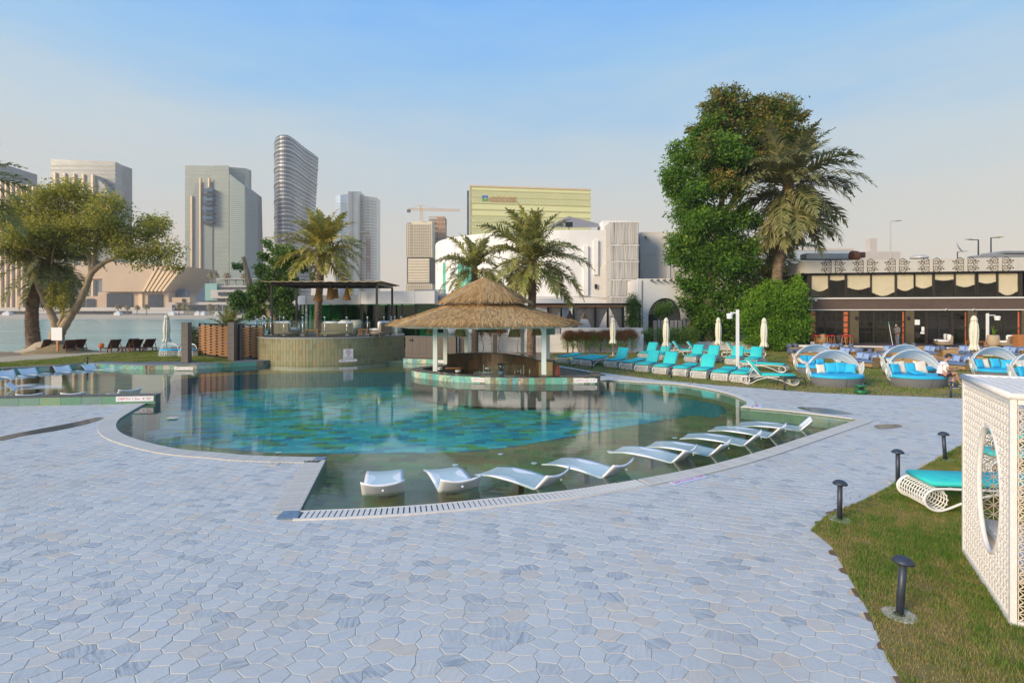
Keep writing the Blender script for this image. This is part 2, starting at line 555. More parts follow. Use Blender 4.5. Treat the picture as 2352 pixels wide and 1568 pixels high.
# raised land and beach on the far left side
rl = MB()
rl.prism(GP([(-400, 855), (0, 850), (120, 844), (192, 838.5), (335, 842), (454, 840), (613, 831.5), (640, 822)], 0.0) + [(-14.5, 37), (-15.5, 41), (-20, 40.5), (-27, 38.2), (-37, 37.6), (-60, 37)], -.04, LZ - .012)
tag(rl.build('terrace_ground', mat('ground_soil', (0, 0, 0))), kind='structure')
bs = MB()
bs.loft([[(-70, 36.8, LZ - .03), (-38, 37.2, LZ - .03), (-27, 38, LZ - .03), (-19.5, 40, LZ - .03), (-15, 41, LZ - .03)],
         [(-70, 39, -.35), (-38, 39.5, -.35), (-27, 40.5, -.35), (-21, 43, -.35), (-16.5, 50, -.35)],
         [(-70, 44, -1.3), (-38, 44.5, -1.3), (-27, 45, -1.3), (-23, 48, -1.3), (-19, 70, -1.3)]], closed=False)
tag(bs.build('beach', sand_m), kind='structure')

# sand path behind the left lawn
sp = MB(); sp.sheet(GP([(-400, 850), (0, 832.6), (100, 825), (176, 818), (250, 812), (366, 804), (430, 801), (430, 797), (366, 798), (250, 803), (176, 808), (0, 820), (-400, 832)], LZ), LZ + .006)
tag(sp.build('path', sand_m), kind='structure')

def lawn(name, poly, z, n, h, seed, zone=None, wdt=.006):
 b = MB(); b.sheet(poly, z)
 base = b.build(name, grass_m); tag(base, kind='structure')
 rs = np.random.RandomState(seed)
 P = np.array(poly)
 zp = zone or (P[:, 0].min(), P[:, 0].max(), P[:, 1].min(), P[:, 1].max())
 pts = np.zeros((0, 2))
 while len(pts) < n:
  q = np.column_stack([rs.uniform(zp[0], zp[1], n * 2), rs.uniform(zp[2], zp[3], n * 2)])
  q = q[np.abs(q[:, 0]) < q[:, 1] * 1.02 + .4]
  q = q[np_in(q, poly)]
  pts = np.vstack([pts, q])
 pts = pts[:n]
 # clumps and bare patches
 f = np.sin(pts[:, 0] * 1.7 + np.cos(pts[:, 1] * 1.3) * 2) * np.cos(pts[:, 1] * 2.1 + np.sin(pts[:, 0] * .9) * 2)
 f2 = np.sin(pts[:, 0] * 7.1 + np.cos(pts[:, 1] * 5.3) * 2) * np.cos(pts[:, 1] * 6.1 + np.sin(pts[:, 0] * 4.9) * 2)
 f3 = np.sin(pts[:, 0] * 19 + pts[:, 1] * 3) * np.cos(pts[:, 1] * 17 - pts[:, 0] * 4)
 hh = h * (.5 + .35 * f + .25 * f2 + .15 * f3 + rs.rand(n) * .7).clip(.12, 1.8)
 th = rs.uniform(0, 2 * PI, n)
 lean = rs.uniform(.2, 1.1, n)
 dx, dy = np.cos(th), np.sin(th)
 b3 = np.column_stack([pts, np.full(n, z)])
 wv = np.column_stack([-dy, dx, np.zeros(n)]) * (wdt * rs.uniform(.7, 1.5, n))[:, None]
 tip = b3 + np.column_stack([dx * lean * hh, dy * lean * hh, hh])
 V = np.stack([b3 - wv, b3 + wv, tip], 1)
 tone = (.50 - .28 * f - .22 * f2 - .12 * f3 + rs.uniform(-.32, .38, n)).clip(0, 1)
 o = np_quads('grass', V, tone, blade_m, base, 'stuff', tri=True)
lawn('lawn_near_right', NEARLAWN, .002, 170000, .035, 3, (3.0, 11.5, 3.6, 13), .0035)
lawn('lawn_back_right', BACKLAWN, .002, 90000, .06, 4, (1.5, 40, 17, 42), .014)
lawn('lawn_left', LEFTLAWN, LZ, 45000, .06, 5, (-38, -12, 26, 40), .014)

# bare soil margin between paving and near lawn
ss = MB(); ss.sheet(GP([(1940, 1100), (1850, 1217), (1900, 1262), (1960, 1360), (1990, 1420), (2030, 1520), (2180, 1760), (2235, 1760), (2085, 1560), (2052, 1505), (2018, 1410), (1985, 1345), (1925, 1250), (1885, 1217), (1915, 1190), (2000, 1150)]), -.003)
tag(ss.build('soil_margin', mat('margin_soil', (.14, .085, .045), .95, scale=5, c2=(.22, .14, .08), bump=.6)), kind='structure')

# ---- sea and far shore
seam = bpy.data.materials.new('sea_water'); seam.use_nodes = True
t = seam.node_tree; b = t.nodes['Principled BSDF']
b.inputs['Base Color'].default_value = (.13, .40, .36, 1); b.inputs['Roughness'].default_value = .22
b.inputs['Specular IOR Level'].default_value = .35
tcn = t.nodes.new('ShaderNodeTexCoord'); mpn = t.nodes.new('ShaderNodeMapping'); mpn.inputs['Scale'].default_value = (.35, 1.2, 1)
n1 = t.nodes.new('ShaderNodeTexNoise'); n1.inputs['Scale'].default_value = 1.6; n1.inputs['Detail'].default_value = 6
bp = t.nodes.new('ShaderNodeBump'); bp.inputs['Strength'].default_value = .5; bp.inputs['Distance'].default_value = .12
t.links.new(tcn.outputs['Object'], mpn.inputs[0]); t.links.new(mpn.outputs[0], n1.inputs['Vector']); t.links.new(n1.outputs['Fac'], bp.inputs['Height']); t.links.new(bp.outputs[0], b.inputs['Normal'])
n3 = t.nodes.new('ShaderNodeTexNoise'); n3.inputs['Scale'].default_value = .05
r3 = t.nodes.new('ShaderNodeValToRGB'); r3.color_ramp.elements[0].color = (.17, .36, .30, 1); r3.color_ramp.elements[1].color = (.25, .47, .38, 1)
r3.color_ramp.elements[0].position = .35; r3.color_ramp.elements[1].position = .65
t.links.new(mpn.outputs[0], n3.inputs['Vector']); t.links.new(n3.outputs['Fac'], r3.inputs[0]); t.links.new(r3.outputs[0], b.inputs['Base Color'])
s = MB(); s.sheet([(-2500, 30), (-70, 30), (-38, 38), (-19, 41), (-10, 60), (60, 100), (60, 345), (-2500, 345)], -1.0)
tag(s.build('sea', seam), kind='structure')
fs = MB()
fs.loft([[(-2500, 318, -1.4), (500, 318, -1.4)], [(-2500, 326, -.6), (500, 326, -.6)], [(-2500, 340, .4), (500, 340, .4)], [(-2500, 342, 1.1), (500, 342, 1.1)], [(-2500, 365, 1.6), (500, 365, 1.6)], [(-2500, 3000, 1.6), (2500, 3000, 1.6)]], closed=False)
fs.f = [f[::-1] for f in fs.f]
tag(fs.build('far_shore', mat('far_sand', (.50, .38, .24), .95, scale=.02, c2=(.58, .46, .31))), kind='structure')

# ---- pool shell
ps = MB()
n = len(POOL)
ps.loft([[(x, y, -.012) for x, y in POOL], [(x, y, -1.4) for x, y in POOL]])
ps.f = [f[::-1] for f in ps.f]
tag(ps.build('pool_wall', GREENT), kind='structure')
sf = MB(); sf.sheet(POOL, -.362, holes=[DEEP])
shelf = sf.build('pool_shelf', mat('pool_grout', (.12, .14, .10), .8)); tag(shelf, kind='structure')
df = MB(); df.sheet(DEEP, -1.162)
df.loft([[(x, y, -.355) for x, y in DEEP], [(x, y, -1.17) for x, y in DEEP]])
deepf = df.build('pool_floor', mat('pool_grout_blue', (.01, .12, .16), .8)); tag(deepf, kind='structure')

def tile_field(parent, name, poly, hole, w, h, ang, z, m, th=.006, gap=.006, vis=None, limit=300, extra=None):
 c, s_ = math.cos(ang), math.sin(ang)
 P = np.array(poly)
 cx, cy = P.mean(0)
 rad = np.linalg.norm(P - [cx, cy], axis=1).max() + 1
 pl = []
 nx, ny = int(rad / w) + 1, int(rad / h) + 1
 for j in range(-ny, ny):
  for i in range(-nx, nx):
   lx = (i + (.5 if j % 2 else 0)) * w; ly = j * h
   X = cx + c * lx - s_ * ly; Y = cy + s_ * lx + c * ly
   if abs(X) > Y * 1.0 + .6: continue
   if not in_poly(X, Y, poly) or (hole and in_poly(X, Y, hole)): continue
   if extra and not extra(X, Y): continue
   q = []
   for a, b2 in ((-1, -1), (1, -1), (1, 1), (-1, 1)):
    px, py = lx + a * (w / 2 - gap / 2), ly + b2 * (h / 2 - gap / 2)
    x2, y2 = cx + c * px - s_ * py, cy + s_ * px + c * py
    if not in_poly(x2, y2, poly): x2, y2 = snap(x2, y2, poly)
    elif hole and in_poly(x2, y2, hole): x2, y2 = snap(x2, y2, hole)
    q.append((x2, y2))
   dz = rnd.uniform(-.0008, .0008)
   vs = [(x2, y2, z - th) for x2, y2 in q] + [(x2, y2, z + dz) for x2, y2 in q]
   pl.append((vs, [(4, 5, 6, 7), (0, 1, 5, 4), (1, 2, 6, 5), (2, 3, 7, 6), (3, 0, 4, 7)], rnd.random()))
 pieces(parent, name, pl, m, limit)
c3off = offset_line([(p[0], p[1]) for p in E_c3], -.62)
BANDPOLY = [(p[0], p[1]) for p in E_c3] + [(p.x, p.y) for p in c3off[::-1]]
tile_field(deepf, 'floor_tile', DEEP, None, .62, .31, R(8), -1.155, DEEPT)
tile_field(shelf, 'shelf_tile', POOL, DEEP, .62, .31, R(-4), -.355, SHELFT, extra=lambda x, y: not in_poly(x, y, BANDPOLY))
# dark granite border following the front edge
pl = []
rs_ = resample([(p[0], p[1], 0) for p in E_c3], .62)
of = offset_line([(p.x, p.y) for p in rs_], -.62)
for i in range(len(rs_) - 1):
 a, b_, c_, d_ = rs_[i], rs_[i + 1], of[i + 1], of[i]
 e_ = (b_ - a).normalized() * .004
 q = [(a.x + e_.x, a.y + e_.y), (b_.x - e_.x, b_.y - e_.y), (c_.x - e_.x, c_.y - e_.y), (d_.x + e_.x, d_.y + e_.y)]
 pl.append(([(x, y, -.356) for x, y in q] + [(x, y, -.347) for x, y in q], [(7, 6, 5, 4), (4, 5, 1, 0), (5, 6, 2, 1), (6, 7, 3, 2), (7, 4, 0, 3)], rnd.random()))
pieces(shelf, 'border_tile', pl, BLKT)

# round inlet lids on the shelf
for u, v in ((1046, 1067), (1150, 1042), (1227, 1063), (1400, 1036), (1550, 1005), (640, 1038)):
 p = G(u, v, -.34)
 b = MB(); b.lathe([(.07, -.345), (.07, -.338), (.06, -.335)], 14, (p.x, p.y), cap0=False)
 b.build('inlet_lid', WPLAST, shelf)

wm = bpy.data.materials.new('pool_water'); wm.use_nodes = True
t = wm.node_tree; t.nodes.clear()
o_ = t.nodes.new('ShaderNodeOutputMaterial'); ms = t.nodes.new('ShaderNodeMixShader')
fr = t.nodes.new('ShaderNodeFresnel'); fr.inputs['IOR'].default_value = 1.45
tr = t.nodes.new('ShaderNodeBsdfTransparent'); tr.inputs[0].default_value = (.88, .96, .95, 1)
gl = t.nodes.new('ShaderNodeBsdfGlossy'); gl.inputs['Roughness'].default_value = .015
gm = t.nodes.new('ShaderNodeNewGeometry'); im = t.nodes.new('ShaderNodeMapRange')   # same reflectance from both sides of the surface
im.inputs['To Min'].default_value = 1.43; im.inputs['To Max'].default_value = 1 / 1.43
t.links.new(gm.outputs['Backfacing'], im.inputs['Value']); t.links.new(im.outputs[0], fr.inputs['IOR'])
tcn = t.nodes.new('ShaderNodeTexCoord'); mpn = t.nodes.new('ShaderNodeMapping'); mpn.inputs['Scale'].default_value = (.6, 1.3, 1)
n1 = t.nodes.new('ShaderNodeTexNoise'); n1.inputs['Scale'].default_value = 6.5; n1.inputs['Detail'].default_value = 3; n1.inputs['Roughness'].default_value = .5; n1.inputs['Distortion'].default_value = .3
bp = t.nodes.new('ShaderNodeBump'); bp.inputs['Strength'].default_value = .10; bp.inputs['Distance'].default_value = .012
t.links.new(tcn.outputs['Object'], mpn.inputs[0]); t.links.new(mpn.outputs[0], n1.inputs['Vector']); t.links.new(n1.outputs['Fac'], bp.inputs['Height'])
t.links.new(bp.outputs[0], gl.inputs['Normal']); t.links.new(bp.outputs[0], fr.inputs['Normal'])
t.links.new(fr.outputs[0], ms.inputs[0]); t.links.new(tr.outputs[0], ms.inputs[1]); t.links.new(gl.outputs[0], ms.inputs[2]); t.links.new(ms.outputs[0], o_.inputs[0])
wt = MB(); wt.sheet(POOL, WZ)
tag(wt.build('pool_water', wm), kind='structure')

# ---- pavement of irregular hexagonal stones
base_out = GP([(-500, 950)] + [(1375, 858), (1269, 852), (1262, 838)][:0])
PV = MB()
DECK = [(-19, 15.5)] + xy(reversed([Vector((p[0], p[1], 0)) for p in POOL[len(E_far):]]))[:0]
seq = POOL[len(E_far):]      # right curve ... wall
deck = list(reversed(seq)) + GP([(1375, 864)]) + [(4.6, 25.2), (2.0, 30)] + GP(BACKEDGE[1:]) + GP([(2700, 990), (2222, 1000)]) + [(13, 3.2), (-16, 3.2)]
PV.sheet(deck, -.0045)
mort = mat('mortar', (.62, .49, .34), .95, scale=6, var=.15, bump=.4, bscale=80)
pav = PV.build('pavement', mort); tag(pav, kind='structure')
pm = bpy.data.materials.new('paver_marble'); pm.use_nodes = True
t = pm.node_tree; b = t.nodes['Principled BSDF']; b.inputs['Roughness'].default_value = .55
at = t.nodes.new('ShaderNodeAttribute'); at.attribute_name = 'tone'
geo = t.nodes.new('ShaderNodeNewGeometry')
rot = t.nodes.new('ShaderNodeVectorRotate'); rot.rotation_type = 'Z_AXIS'
mu = t.nodes.new('ShaderNodeMath'); mu.operation = 'MULTIPLY'; mu.inputs[1].default_value = 43.7
t.links.new(at.outputs['Fac'], mu.inputs[0])
t.links.new(geo.outputs['Position'], rot.inputs['Vector']); t.links.new(mu.outputs[0], rot.inputs['Angle'])
mpn = t.nodes.new('ShaderNodeMapping'); mpn.inputs['Scale'].default_value = (3, 26, 1)
t.links.new(rot.outputs[0], mpn.inputs[0])
n1 = t.nodes.new('ShaderNodeTexNoise'); n1.inputs['Scale'].default_value = 1.2; n1.inputs['Detail'].default_value = 7; n1.inputs['Roughness'].default_value = .7
t.links.new(mpn.outputs[0], n1.inputs['Vector'])
n2 = t.nodes.new('ShaderNodeTexNoise'); n2.inputs['Scale'].default_value = 110; n2.inputs['Detail'].default_value = 3
t.links.new(geo.outputs['Position'], n2.inputs['Vector'])
n3 = t.nodes.new('ShaderNodeTexNoise'); n3.inputs['Scale'].default_value = .7; n3.inputs['Detail'].default_value = 3
t.links.new(geo.outputs['Position'], n3.inputs['Vector'])
rc = t.nodes.new('ShaderNodeValToRGB'); rc.color_ramp.interpolation = 'LINEAR'   # stone body by tone
rc.color_ramp.elements[0].position = 0; rc.color_ramp.elements[0].color = (.51, .51, .49, 1)
rc.color_ramp.elements[1].position = 1; rc.color_ramp.elements[1].color = (.60, .52, .43, 1)
for p, c in ((.3, (.55, .54, .51)), (.7, (.58, .565, .53)), (.88, (.61, .58, .525))):
 q = rc.color_ramp.elements.new(p); q.color = (*c, 1)
t.links.new(at.outputs['Fac'], rc.inputs[0])
rv = t.nodes.new('ShaderNodeValToRGB')   # vein mask
rv.color_ramp.elements[0].position = .38; rv.color_ramp.elements[0].color = (1, 1, 1, 1)
rv.color_ramp.elements[1].position = .56; rv.color_ramp.elements[1].color = (0, 0, 0, 1)
t.links.new(n1.outputs['Fac'], rv.inputs[0])
rs2 = t.nodes.new('ShaderNodeValToRGB')  # how veined each stone is, from its tone
rs2.color_ramp.interpolation = 'CONSTANT'
rs2.color_ramp.elements[0].position = 0; rs2.color_ramp.elements[0].color = (.6, .6, .6, 1)
rs2.color_ramp.elements[1].position = .07; rs2.color_ramp.elements[1].color = (.3, .3, .3, 1)
for p, c in ((.2, .1), (.45, .22), (.6, .08), (.82, .24), (.9, .12)):
 q = rs2.color_ramp.elements.new(p); q.color = (c, c, c, 1)
t.links.new(at.outputs['Fac'], rs2.inputs[0])
mk = t.nodes.new('ShaderNodeMath'); mk.operation = 'MULTIPLY'
t.links.new(rv.outputs[0], mk.inputs[0]); t.links.new(rs2.outputs[0], mk.inputs[1])
m1 = t.nodes.new('ShaderNodeMix'); m1.data_type = 'RGBA'
t.links.new(mk.outputs[0], m1.inputs['Factor']); t.links.new(rc.outputs[0], m1.inputs['A']); m1.inputs['B'].default_value = (.10, .15, .20, 1)
m2 = t.nodes.new('ShaderNodeMix'); m2.data_type = 'RGBA'; m2.blend_type = 'OVERLAY'; m2.inputs['Factor'].default_value = .5
t.links.new(m1.outputs['Result'], m2.inputs['A']); t.links.new(n2.outputs['Fac'], m2.inputs['B'])
m3 = t.nodes.new('ShaderNodeMix'); m3.data_type = 'RGBA'
r4 = t.nodes.new('ShaderNodeValToRGB'); r4.color_ramp.elements[0].position = .5; r4.color_ramp.elements[0].color = (0, 0, 0, 1); r4.color_ramp.elements[1].position = .75; r4.color_ramp.elements[1].color = (.5, .5, .5, 1)
t.links.new(n3.outputs['Fac'], r4.inputs[0]); t.links.new(r4.outputs[0], m3.inputs['Factor'])
t.links.new(m2.outputs['Result'], m3.inputs['A']); m3.inputs['B'].default_value = (.50, .44, .36, 1)
t.links.new(m3.outputs['Result'], b.inputs['Base Color'])
bp = t.nodes.new('ShaderNodeBump'); bp.inputs['Strength'].default_value = .25; bp.inputs['Distance'].default_value = .01
t.links.new(n2.outputs['Fac'], bp.inputs['Height']); t.links.new(bp.outputs[0], b.inputs['Normal'])

# jittered elongated hexagon lattice; corners shared between neighbours
HWD, HHT = .275, .178
def corner(i, j, k):
 # lattice corner hashed so that neighbours agree
 key = (round(i * 4), round(j * 4), 0)
 r_ = random.Random(key[0] * 7919 + key[1] * 104729)
 return r_.uniform(-1, 1), r_.uniform(-1, 1)
def hexpts(ci, cj):
 # ci: column, cj: row ; centre
 cx = ci * HWD * .75; cy = (cj + (.5 if ci % 2 else 0)) * HHT
 o = []
 for a in range(6):
  th = PI / 3 * a
  kx = cx + HWD / 2 * math.cos(th); ky = cy + HHT / math.sqrt(3) * math.sin(th) * 1.0
  jx, jy = corner(kx / HWD * 4, ky / HHT * 6, 0)
  o.append((kx + jx * .030, ky + jy * .022))
 return o
ang = R(4)
ca, sa = math.cos(ang), math.sin(ang)
PB = POOL
bbx = (min(p[0] for p in POOL), max(p[0] for p in POOL), min(p[1] for p in POOL), max(p[1] for p in POOL))
pl = []
seqs = deck
for cj in range(10, 215):
 for ci in range(-105, 140):
  hp = hexpts(ci, cj)
  hp = [(ca * x - sa * y, sa * x + ca * y) for x, y in hp]
  mx_ = sum(p[0] for p in hp) / 6; my_ = sum(p[1] for p in hp) / 6
  if my_ < 3.75 or abs(mx_) > my_ * 1.02 + .35: continue
  if not in_poly(mx_, my_, deck) or in_poly(mx_, my_, NEARLAWN): continue
  if in_poly(mx_, my_, PB): continue
  if my_ > 6 and my_ < 32:
   hp = [snap(x, y, PB) if in_poly(x, y, PB) else (x, y) for x, y in hp]
  inn = [(x + (mx_ - x) * .030, y + (my_ - y) * .042) for x, y in hp]
  inn2 = [(x + (mx_ - x) * .062, y + (my_ - y) * .085) for x, y in hp]
  dz = rnd.uniform(-.0012, .0006)
  tl = rnd.uniform(-.003, .003), rnd.uniform(-.003, .003)
  vs = [(x, y, -.02) for x, y in inn] + [(x, y, -.0022 + dz) for x, y in inn] + [(x, y, dz + (x - mx_) * tl[0] + (y - my_) * tl[1]) for x, y in inn2]
  fs_ = [[12, 13, 14, 15, 16, 17]] + [[6 + a, 6 + (a + 1) % 6, 12 + (a + 1) % 6, 12 + a] for a in range(6)] + [[a, (a + 1) % 6, 6 + (a + 1) % 6, 6 + a] for a in range(6)]
  pl.append((vs, fs_, rnd.random()))
print('pavers', len(pl))
pieces(pav, 'paver', pl, pm, 300)

# wet patches on the paving
wet = mat('wet_paving', (.12, .125, .13), .12, var=.25, scale=8, spec=.6)
for pts in ([(236, 962), (195, 975), (130, 989), (60, 1000), (0, 1012), (0, 1003), (90, 985), (170, 970), (225, 958)],
   [(2010, 976), (2060, 974), (2070, 981), (2020, 985)], [(1830, 935), (1900, 938), (1960, 951), (1880, 948)]):
 b = MB(); q = GP(pts); b.sheet([(p[0], p[1]) for p in spline([(x, y, 0) for x, y in q], 4, True)], .004)
 tag(b.build('wet_patch', wet), kind='structure')

# ---- coping and grates
def coping(name, line, side, wid, step, gap, m, z=.022, pname='coping_stone', base=True, bm=None, jit=.0):
 """row of stones along a water edge; side=+1 puts them left of travel"""
 line = [(p[0], p[1]) for p in line]
 o = offset_line(line, side * wid)
 b = MB()
 k = len(line)
 bz = z - .014
 b.loft([[(p[0], p[1], -.03) for p in line], [(p[0], p[1], bz) for p in line], [(p.x, p.y, bz) for p in o], [(p.x, p.y, -.03) for p in o]], closed=False)
 if side > 0: b.f = [f[::-1] for f in b.f]
 root = b.build(name, bm or mat('coping_grout', (.38, .35, .31), .9)); tag(root, kind='structure')
 L = resample([(x, y, 0) for x, y in line], step)
 O = offset_line([(p.x, p.y) for p in L], side * wid)
 pl = []
 for i in range(len(L) - 1):
  a, b_ = Vector((L[i].x, L[i].y)), Vector((L[i + 1].x, L[i + 1].y)); c_, d_ = O[i + 1], O[i]
  g_ = gap / 2 / step
  e0, e1 = a.lerp(b_, g_), a.lerp(b_, 1 - g_); f0, f1 = d_.lerp(c_, g_), d_.lerp(c_, 1 - g_)
  q = [e0, e1, f1, f0]
  if side < 0: q = q[::-1]
  zz = z + rnd.uniform(-jit, jit)
  vs = [(p.x, p.y, bz - .004) for p in q] + [(p.x, p.y, zz) for p in q]
  pl.append((vs, [(4, 5, 6, 7), (0, 1, 5, 4), (1, 2, 6, 5), (2, 3, 7, 6), (3, 0, 4, 7)], rnd.random()))
 pieces(root, pname, pl, m)
 return root
darkch = mat('drain_channel', (.03, .028, .025), .8)
# front overflow grate: two thirds of it shows open slots
c3 = [(p[0], p[1]) for p in E_c3]
def cutlen(line, a, b_):
 L = resample([(x, y, 0) for x, y in line], .05)
 i0, i1 = int(a / .05), int(b_ / .05)
 return [(p.x, p.y) for p in L[i0:i1 + 1]]
tot = len(resample([(x, y, 0) for x, y in c3], .05)) * .05
half = tot * .62
coping('overflow_grate', cutlen(c3, 0, half), 1, .34, .075, .008, COPE, pname='grate_slat')
coping('overflow_grate', cutlen(c3, half, tot), 1, .30, .082, .020, COPEW, pname='grate_slat', bm=darkch)
# thin outer and inner rims of the grate
rim = MB()
for d0, d1 in ((0, .022), (.30, .335)):
 a = offset_line(c3, d0); b_ = offset_line(c3, d1)
 k = int(len(c3) * (0 if d0 else .55))
 rim.loft([[(p.x, p.y, .0) for p in a[k:]], [(p.x, p.y, .027) for p in a[k:]], [(p.x, p.y, .027) for p in b_[k:]], [(p.x, p.y, .0) for p in b_[k:]]], closed=False)
rim.f = [f[::-1] for f in rim.f]
tag(rim.build('grate_rim', COPEW), kind='structure')
c4 = [(x, y) for x, y in E_c4]
c4i = [(Vector(c4[0]).lerp(Vector(c4[1]), t)).to_tuple() for t in (0.0, .06, .5, .94, 1.0)]
coping('side_grate', c4i[0:4], 1, .40, .04, .006, COPE, pname='grate_slat')
coping('pool_coping', xy(E_c5), 1, .38, .09, .010, COPE, pname='coping_slat')
coping('pool_coping', xy(E_c1), 1, .26, .6, .006, COPEW, pname='coping_stone')
coping('pool_edge_strip', E_c2, 1, .05, .6, .004, COPEW, pname='edge_stone')
for pts in ([(635, 1192.5), (684, 1192.5), (688, 1176), (651, 1177.5)], [(718, 1058), (742, 1058), (752, 1052), (730, 1051)]):
 b = MB(); b.prism(GP(pts), .0, .030)
 tag(b.build('corner_stone', BSTONE), kind='structure')

# ---- low tiled wall between left pool and deck
A0, A1 = Vector(GP([(-260, 938)])[0]), Vector(GP([(357, 926)])[0])
dr = (A1 - A0); LEN = dr.length; dr.normalize()
pw = thing('low_pool_wall', 'low wall of pale green tiles with dark stone cap between left pool and paving', 'wall', (A0.x, A0.y, 0), math.atan2(dr.y, dr.x))
b = MB(); b.box(0, LEN, .012, .30, -.9, .26); b.build('core', DKSTONE, pw)
b = MB(); b.bbox(-.02, LEN + .03, -.02, .33, .262, .295, .006); b.build('cap', DKSTONE, pw)
pieces(pw, 'tile', [boxp(i * .62 + .004, min(LEN, (i + 1) * .62) - .004, 0, .010, -.02, .255) for i in range(int(LEN / .62) + 1)], GREENT)
pieces(pw, 'tile', [boxp(LEN + .002, LEN + .01, .02, .29, -.03, .255)], DKSTONE)

def depth_sign(txt, p, rz, wid, label, ht=.16, flat=False, z=None, size=None, grp='pool depth signs'):
 s = thing('depth_sign', label, 'sign', p, rz, grp)
 b = MB()
 size = size or ht * .62
 if flat:
  b.bbox(-wid / 2, wid / 2, -ht / 2, ht / 2, 0, .006, .002); b.build('plate', SIGNB, s)
  text_part(txt, size, REDTXT, s, (0, 0, .0075), (0, 0, 0), wid=wid * .9, extrude=.0008)
 else:
  b.bbox(-wid / 2, wid / 2, -.008, 0, -ht / 2, ht / 2, .002); b.build('plate', SIGNW, s)
  text_part(txt, size, REDTXT, s, (0, -.0095, 0), wid=wid * .9, extrude=.0008)
 return s
pz = math.atan2(dr.y, dr.x)
q = A0 + dr * (LEN - .62)
depth_sign('DEPTH 1.5m  4\' 92\'\'', (q.x + .015 * dr.y, q.y - .015, .165), pz, 1.15, 'red lettered depth plate reading 1.5m on the end of the low green tiled wall', .17)

# ---- far left raised edge with coloured waterline tiles
def band_wall(name, pts, z0, z1, label, tw=.30, m=BANDT, cap=.0, capm=DKSTONE, back=.35):
 """vertical tiled band along a 2D polyline facing its right-hand side"""
 root = thing(name, label, 'wall', (pts[0][0], pts[0][1], 0))
 o = Vector(pts[0])
 L = resample([(x - o.x, y - o.y, 0) for x, y in pts], tw)
 pl = []
 for a, c in zip(L, L[1:]):
  d = (c - a).normalized(); nrm = Vector((d.y, -d.x, 0))
  a2 = a + d * .003; c2 = c - d * .003
  vs = []
  for z in (z0, z1):
   vs += [a2 + Vector((0, 0, z)), c2 + Vector((0, 0, z)), c2 + nrm * .010 + Vector((0, 0, z)), a2 + nrm * .010 + Vector((0, 0, z))]
  pl.append(([tuple(v) for v in vs], [(4, 7, 6, 5), (3, 2, 6, 7), (0, 3, 7, 4), (1, 5, 6, 2), (0, 1, 2, 3)], rnd.random()))
 pieces(root, 'tile', pl, m)
 li = [(p[0] - o.x, p[1] - o.y) for p in pts]
 ob = offset_line(li, .012) ; oc = offset_line(li, back); of_ = offset_line(li, -.03)
 b = MB()
 b.loft([[(p.x, p.y, z0 - 1.0) for p in ob], [(p.x, p.y, z1) for p in ob], [(p.x, p.y, z1) for p in oc], [(p.x, p.y, z0 - 1.) for p in oc]], closed=False)
 b.build('core', DKSTONE, root)
 b = MB()
 b.loft([[(p.x, p.y, z1 + .003) for p in of_], [(p.x, p.y, z1 + .03) for p in of_], [(p.x, p.y, z1 + .03) for p in oc], [(p.x, p.y, z1 + .003) for p in oc], [(p.x, p.y, z1 + .003) for p in of_]], closed=False)
 b.build('cap', capm, root)
 return root
fl = GP([(-260, 862), (0, 856), (120, 850), (192, 843), (335, 848), (454, 846), (613, 836.5), (640, 830)])
band_wall('raised_pool_edge', fl, -.03, LZ + .0, 'long raised pool edge with green blue and cream waterline tiles below the left lawn', .33, back=.5, capm=mat('grey_coping', (.22, .23, .23), .6, var=.1, scale=8))
p = G(424, 846, .08)
depth_sign('DEPTH 1.6m  5\' 25\'\'', (p.x, p.y - .08, .09), R(2), .95, 'small red lettered depth plate in the tile band of the far left pool edge', .16)
# deck strip left of terrace
b = MB(); b.sheet(fl[2:8] + GP([(613, 826), (421, 829), (239, 829.5)], LZ), LZ + .004)
tag(b.build('shower_deck', mat('dark_deck', (.14, .14, .145), .6, var=.2, scale=4)), kind='structure')
# ------------------------------------------------------------------ far towers
def fmat(name, c, rough=.3, metal=.3, **k): return mat(name, c, rough, metal, **k)
TG1 = mat('tower_glass_grey', (.20, .20, .18), .25, .1, var=.25, scale=.08, spec=.6)
TG2 = mat('tower_glass_green', (.25, .28, .23), .3, .1, var=.15, scale=.05, spec=.6)
TG3 = mat('tower_glass_blue', (.05, .10, .17), .18, .1, var=.3, scale=.06, spec=.7)
TFIN = mat('tower_fin', (.74, .54, .32), .5, .1, var=.1, scale=.1)
TBAND = mat('tower_band', (.34, .34, .30), .5, var=.1, scale=.1)
TSTEEL = mat('tower_steel', (.80, .71, .58), .35, .15, var=.08, scale=.05)
TCON = mat('tower_cladding', (.76, .66, .48), .6, var=.06, scale=.1)
TDK = mat('tower_dark', (.13, .10, .08), .6, var=.2, scale=.2)
BEIGE = mat('beige_stone', (.60, .43, .28), .8, var=.07, scale=.08)
DWIN = mat('dark_window', (.025, .035, .05), .12, var=.4, scale=.3, spec=.7)

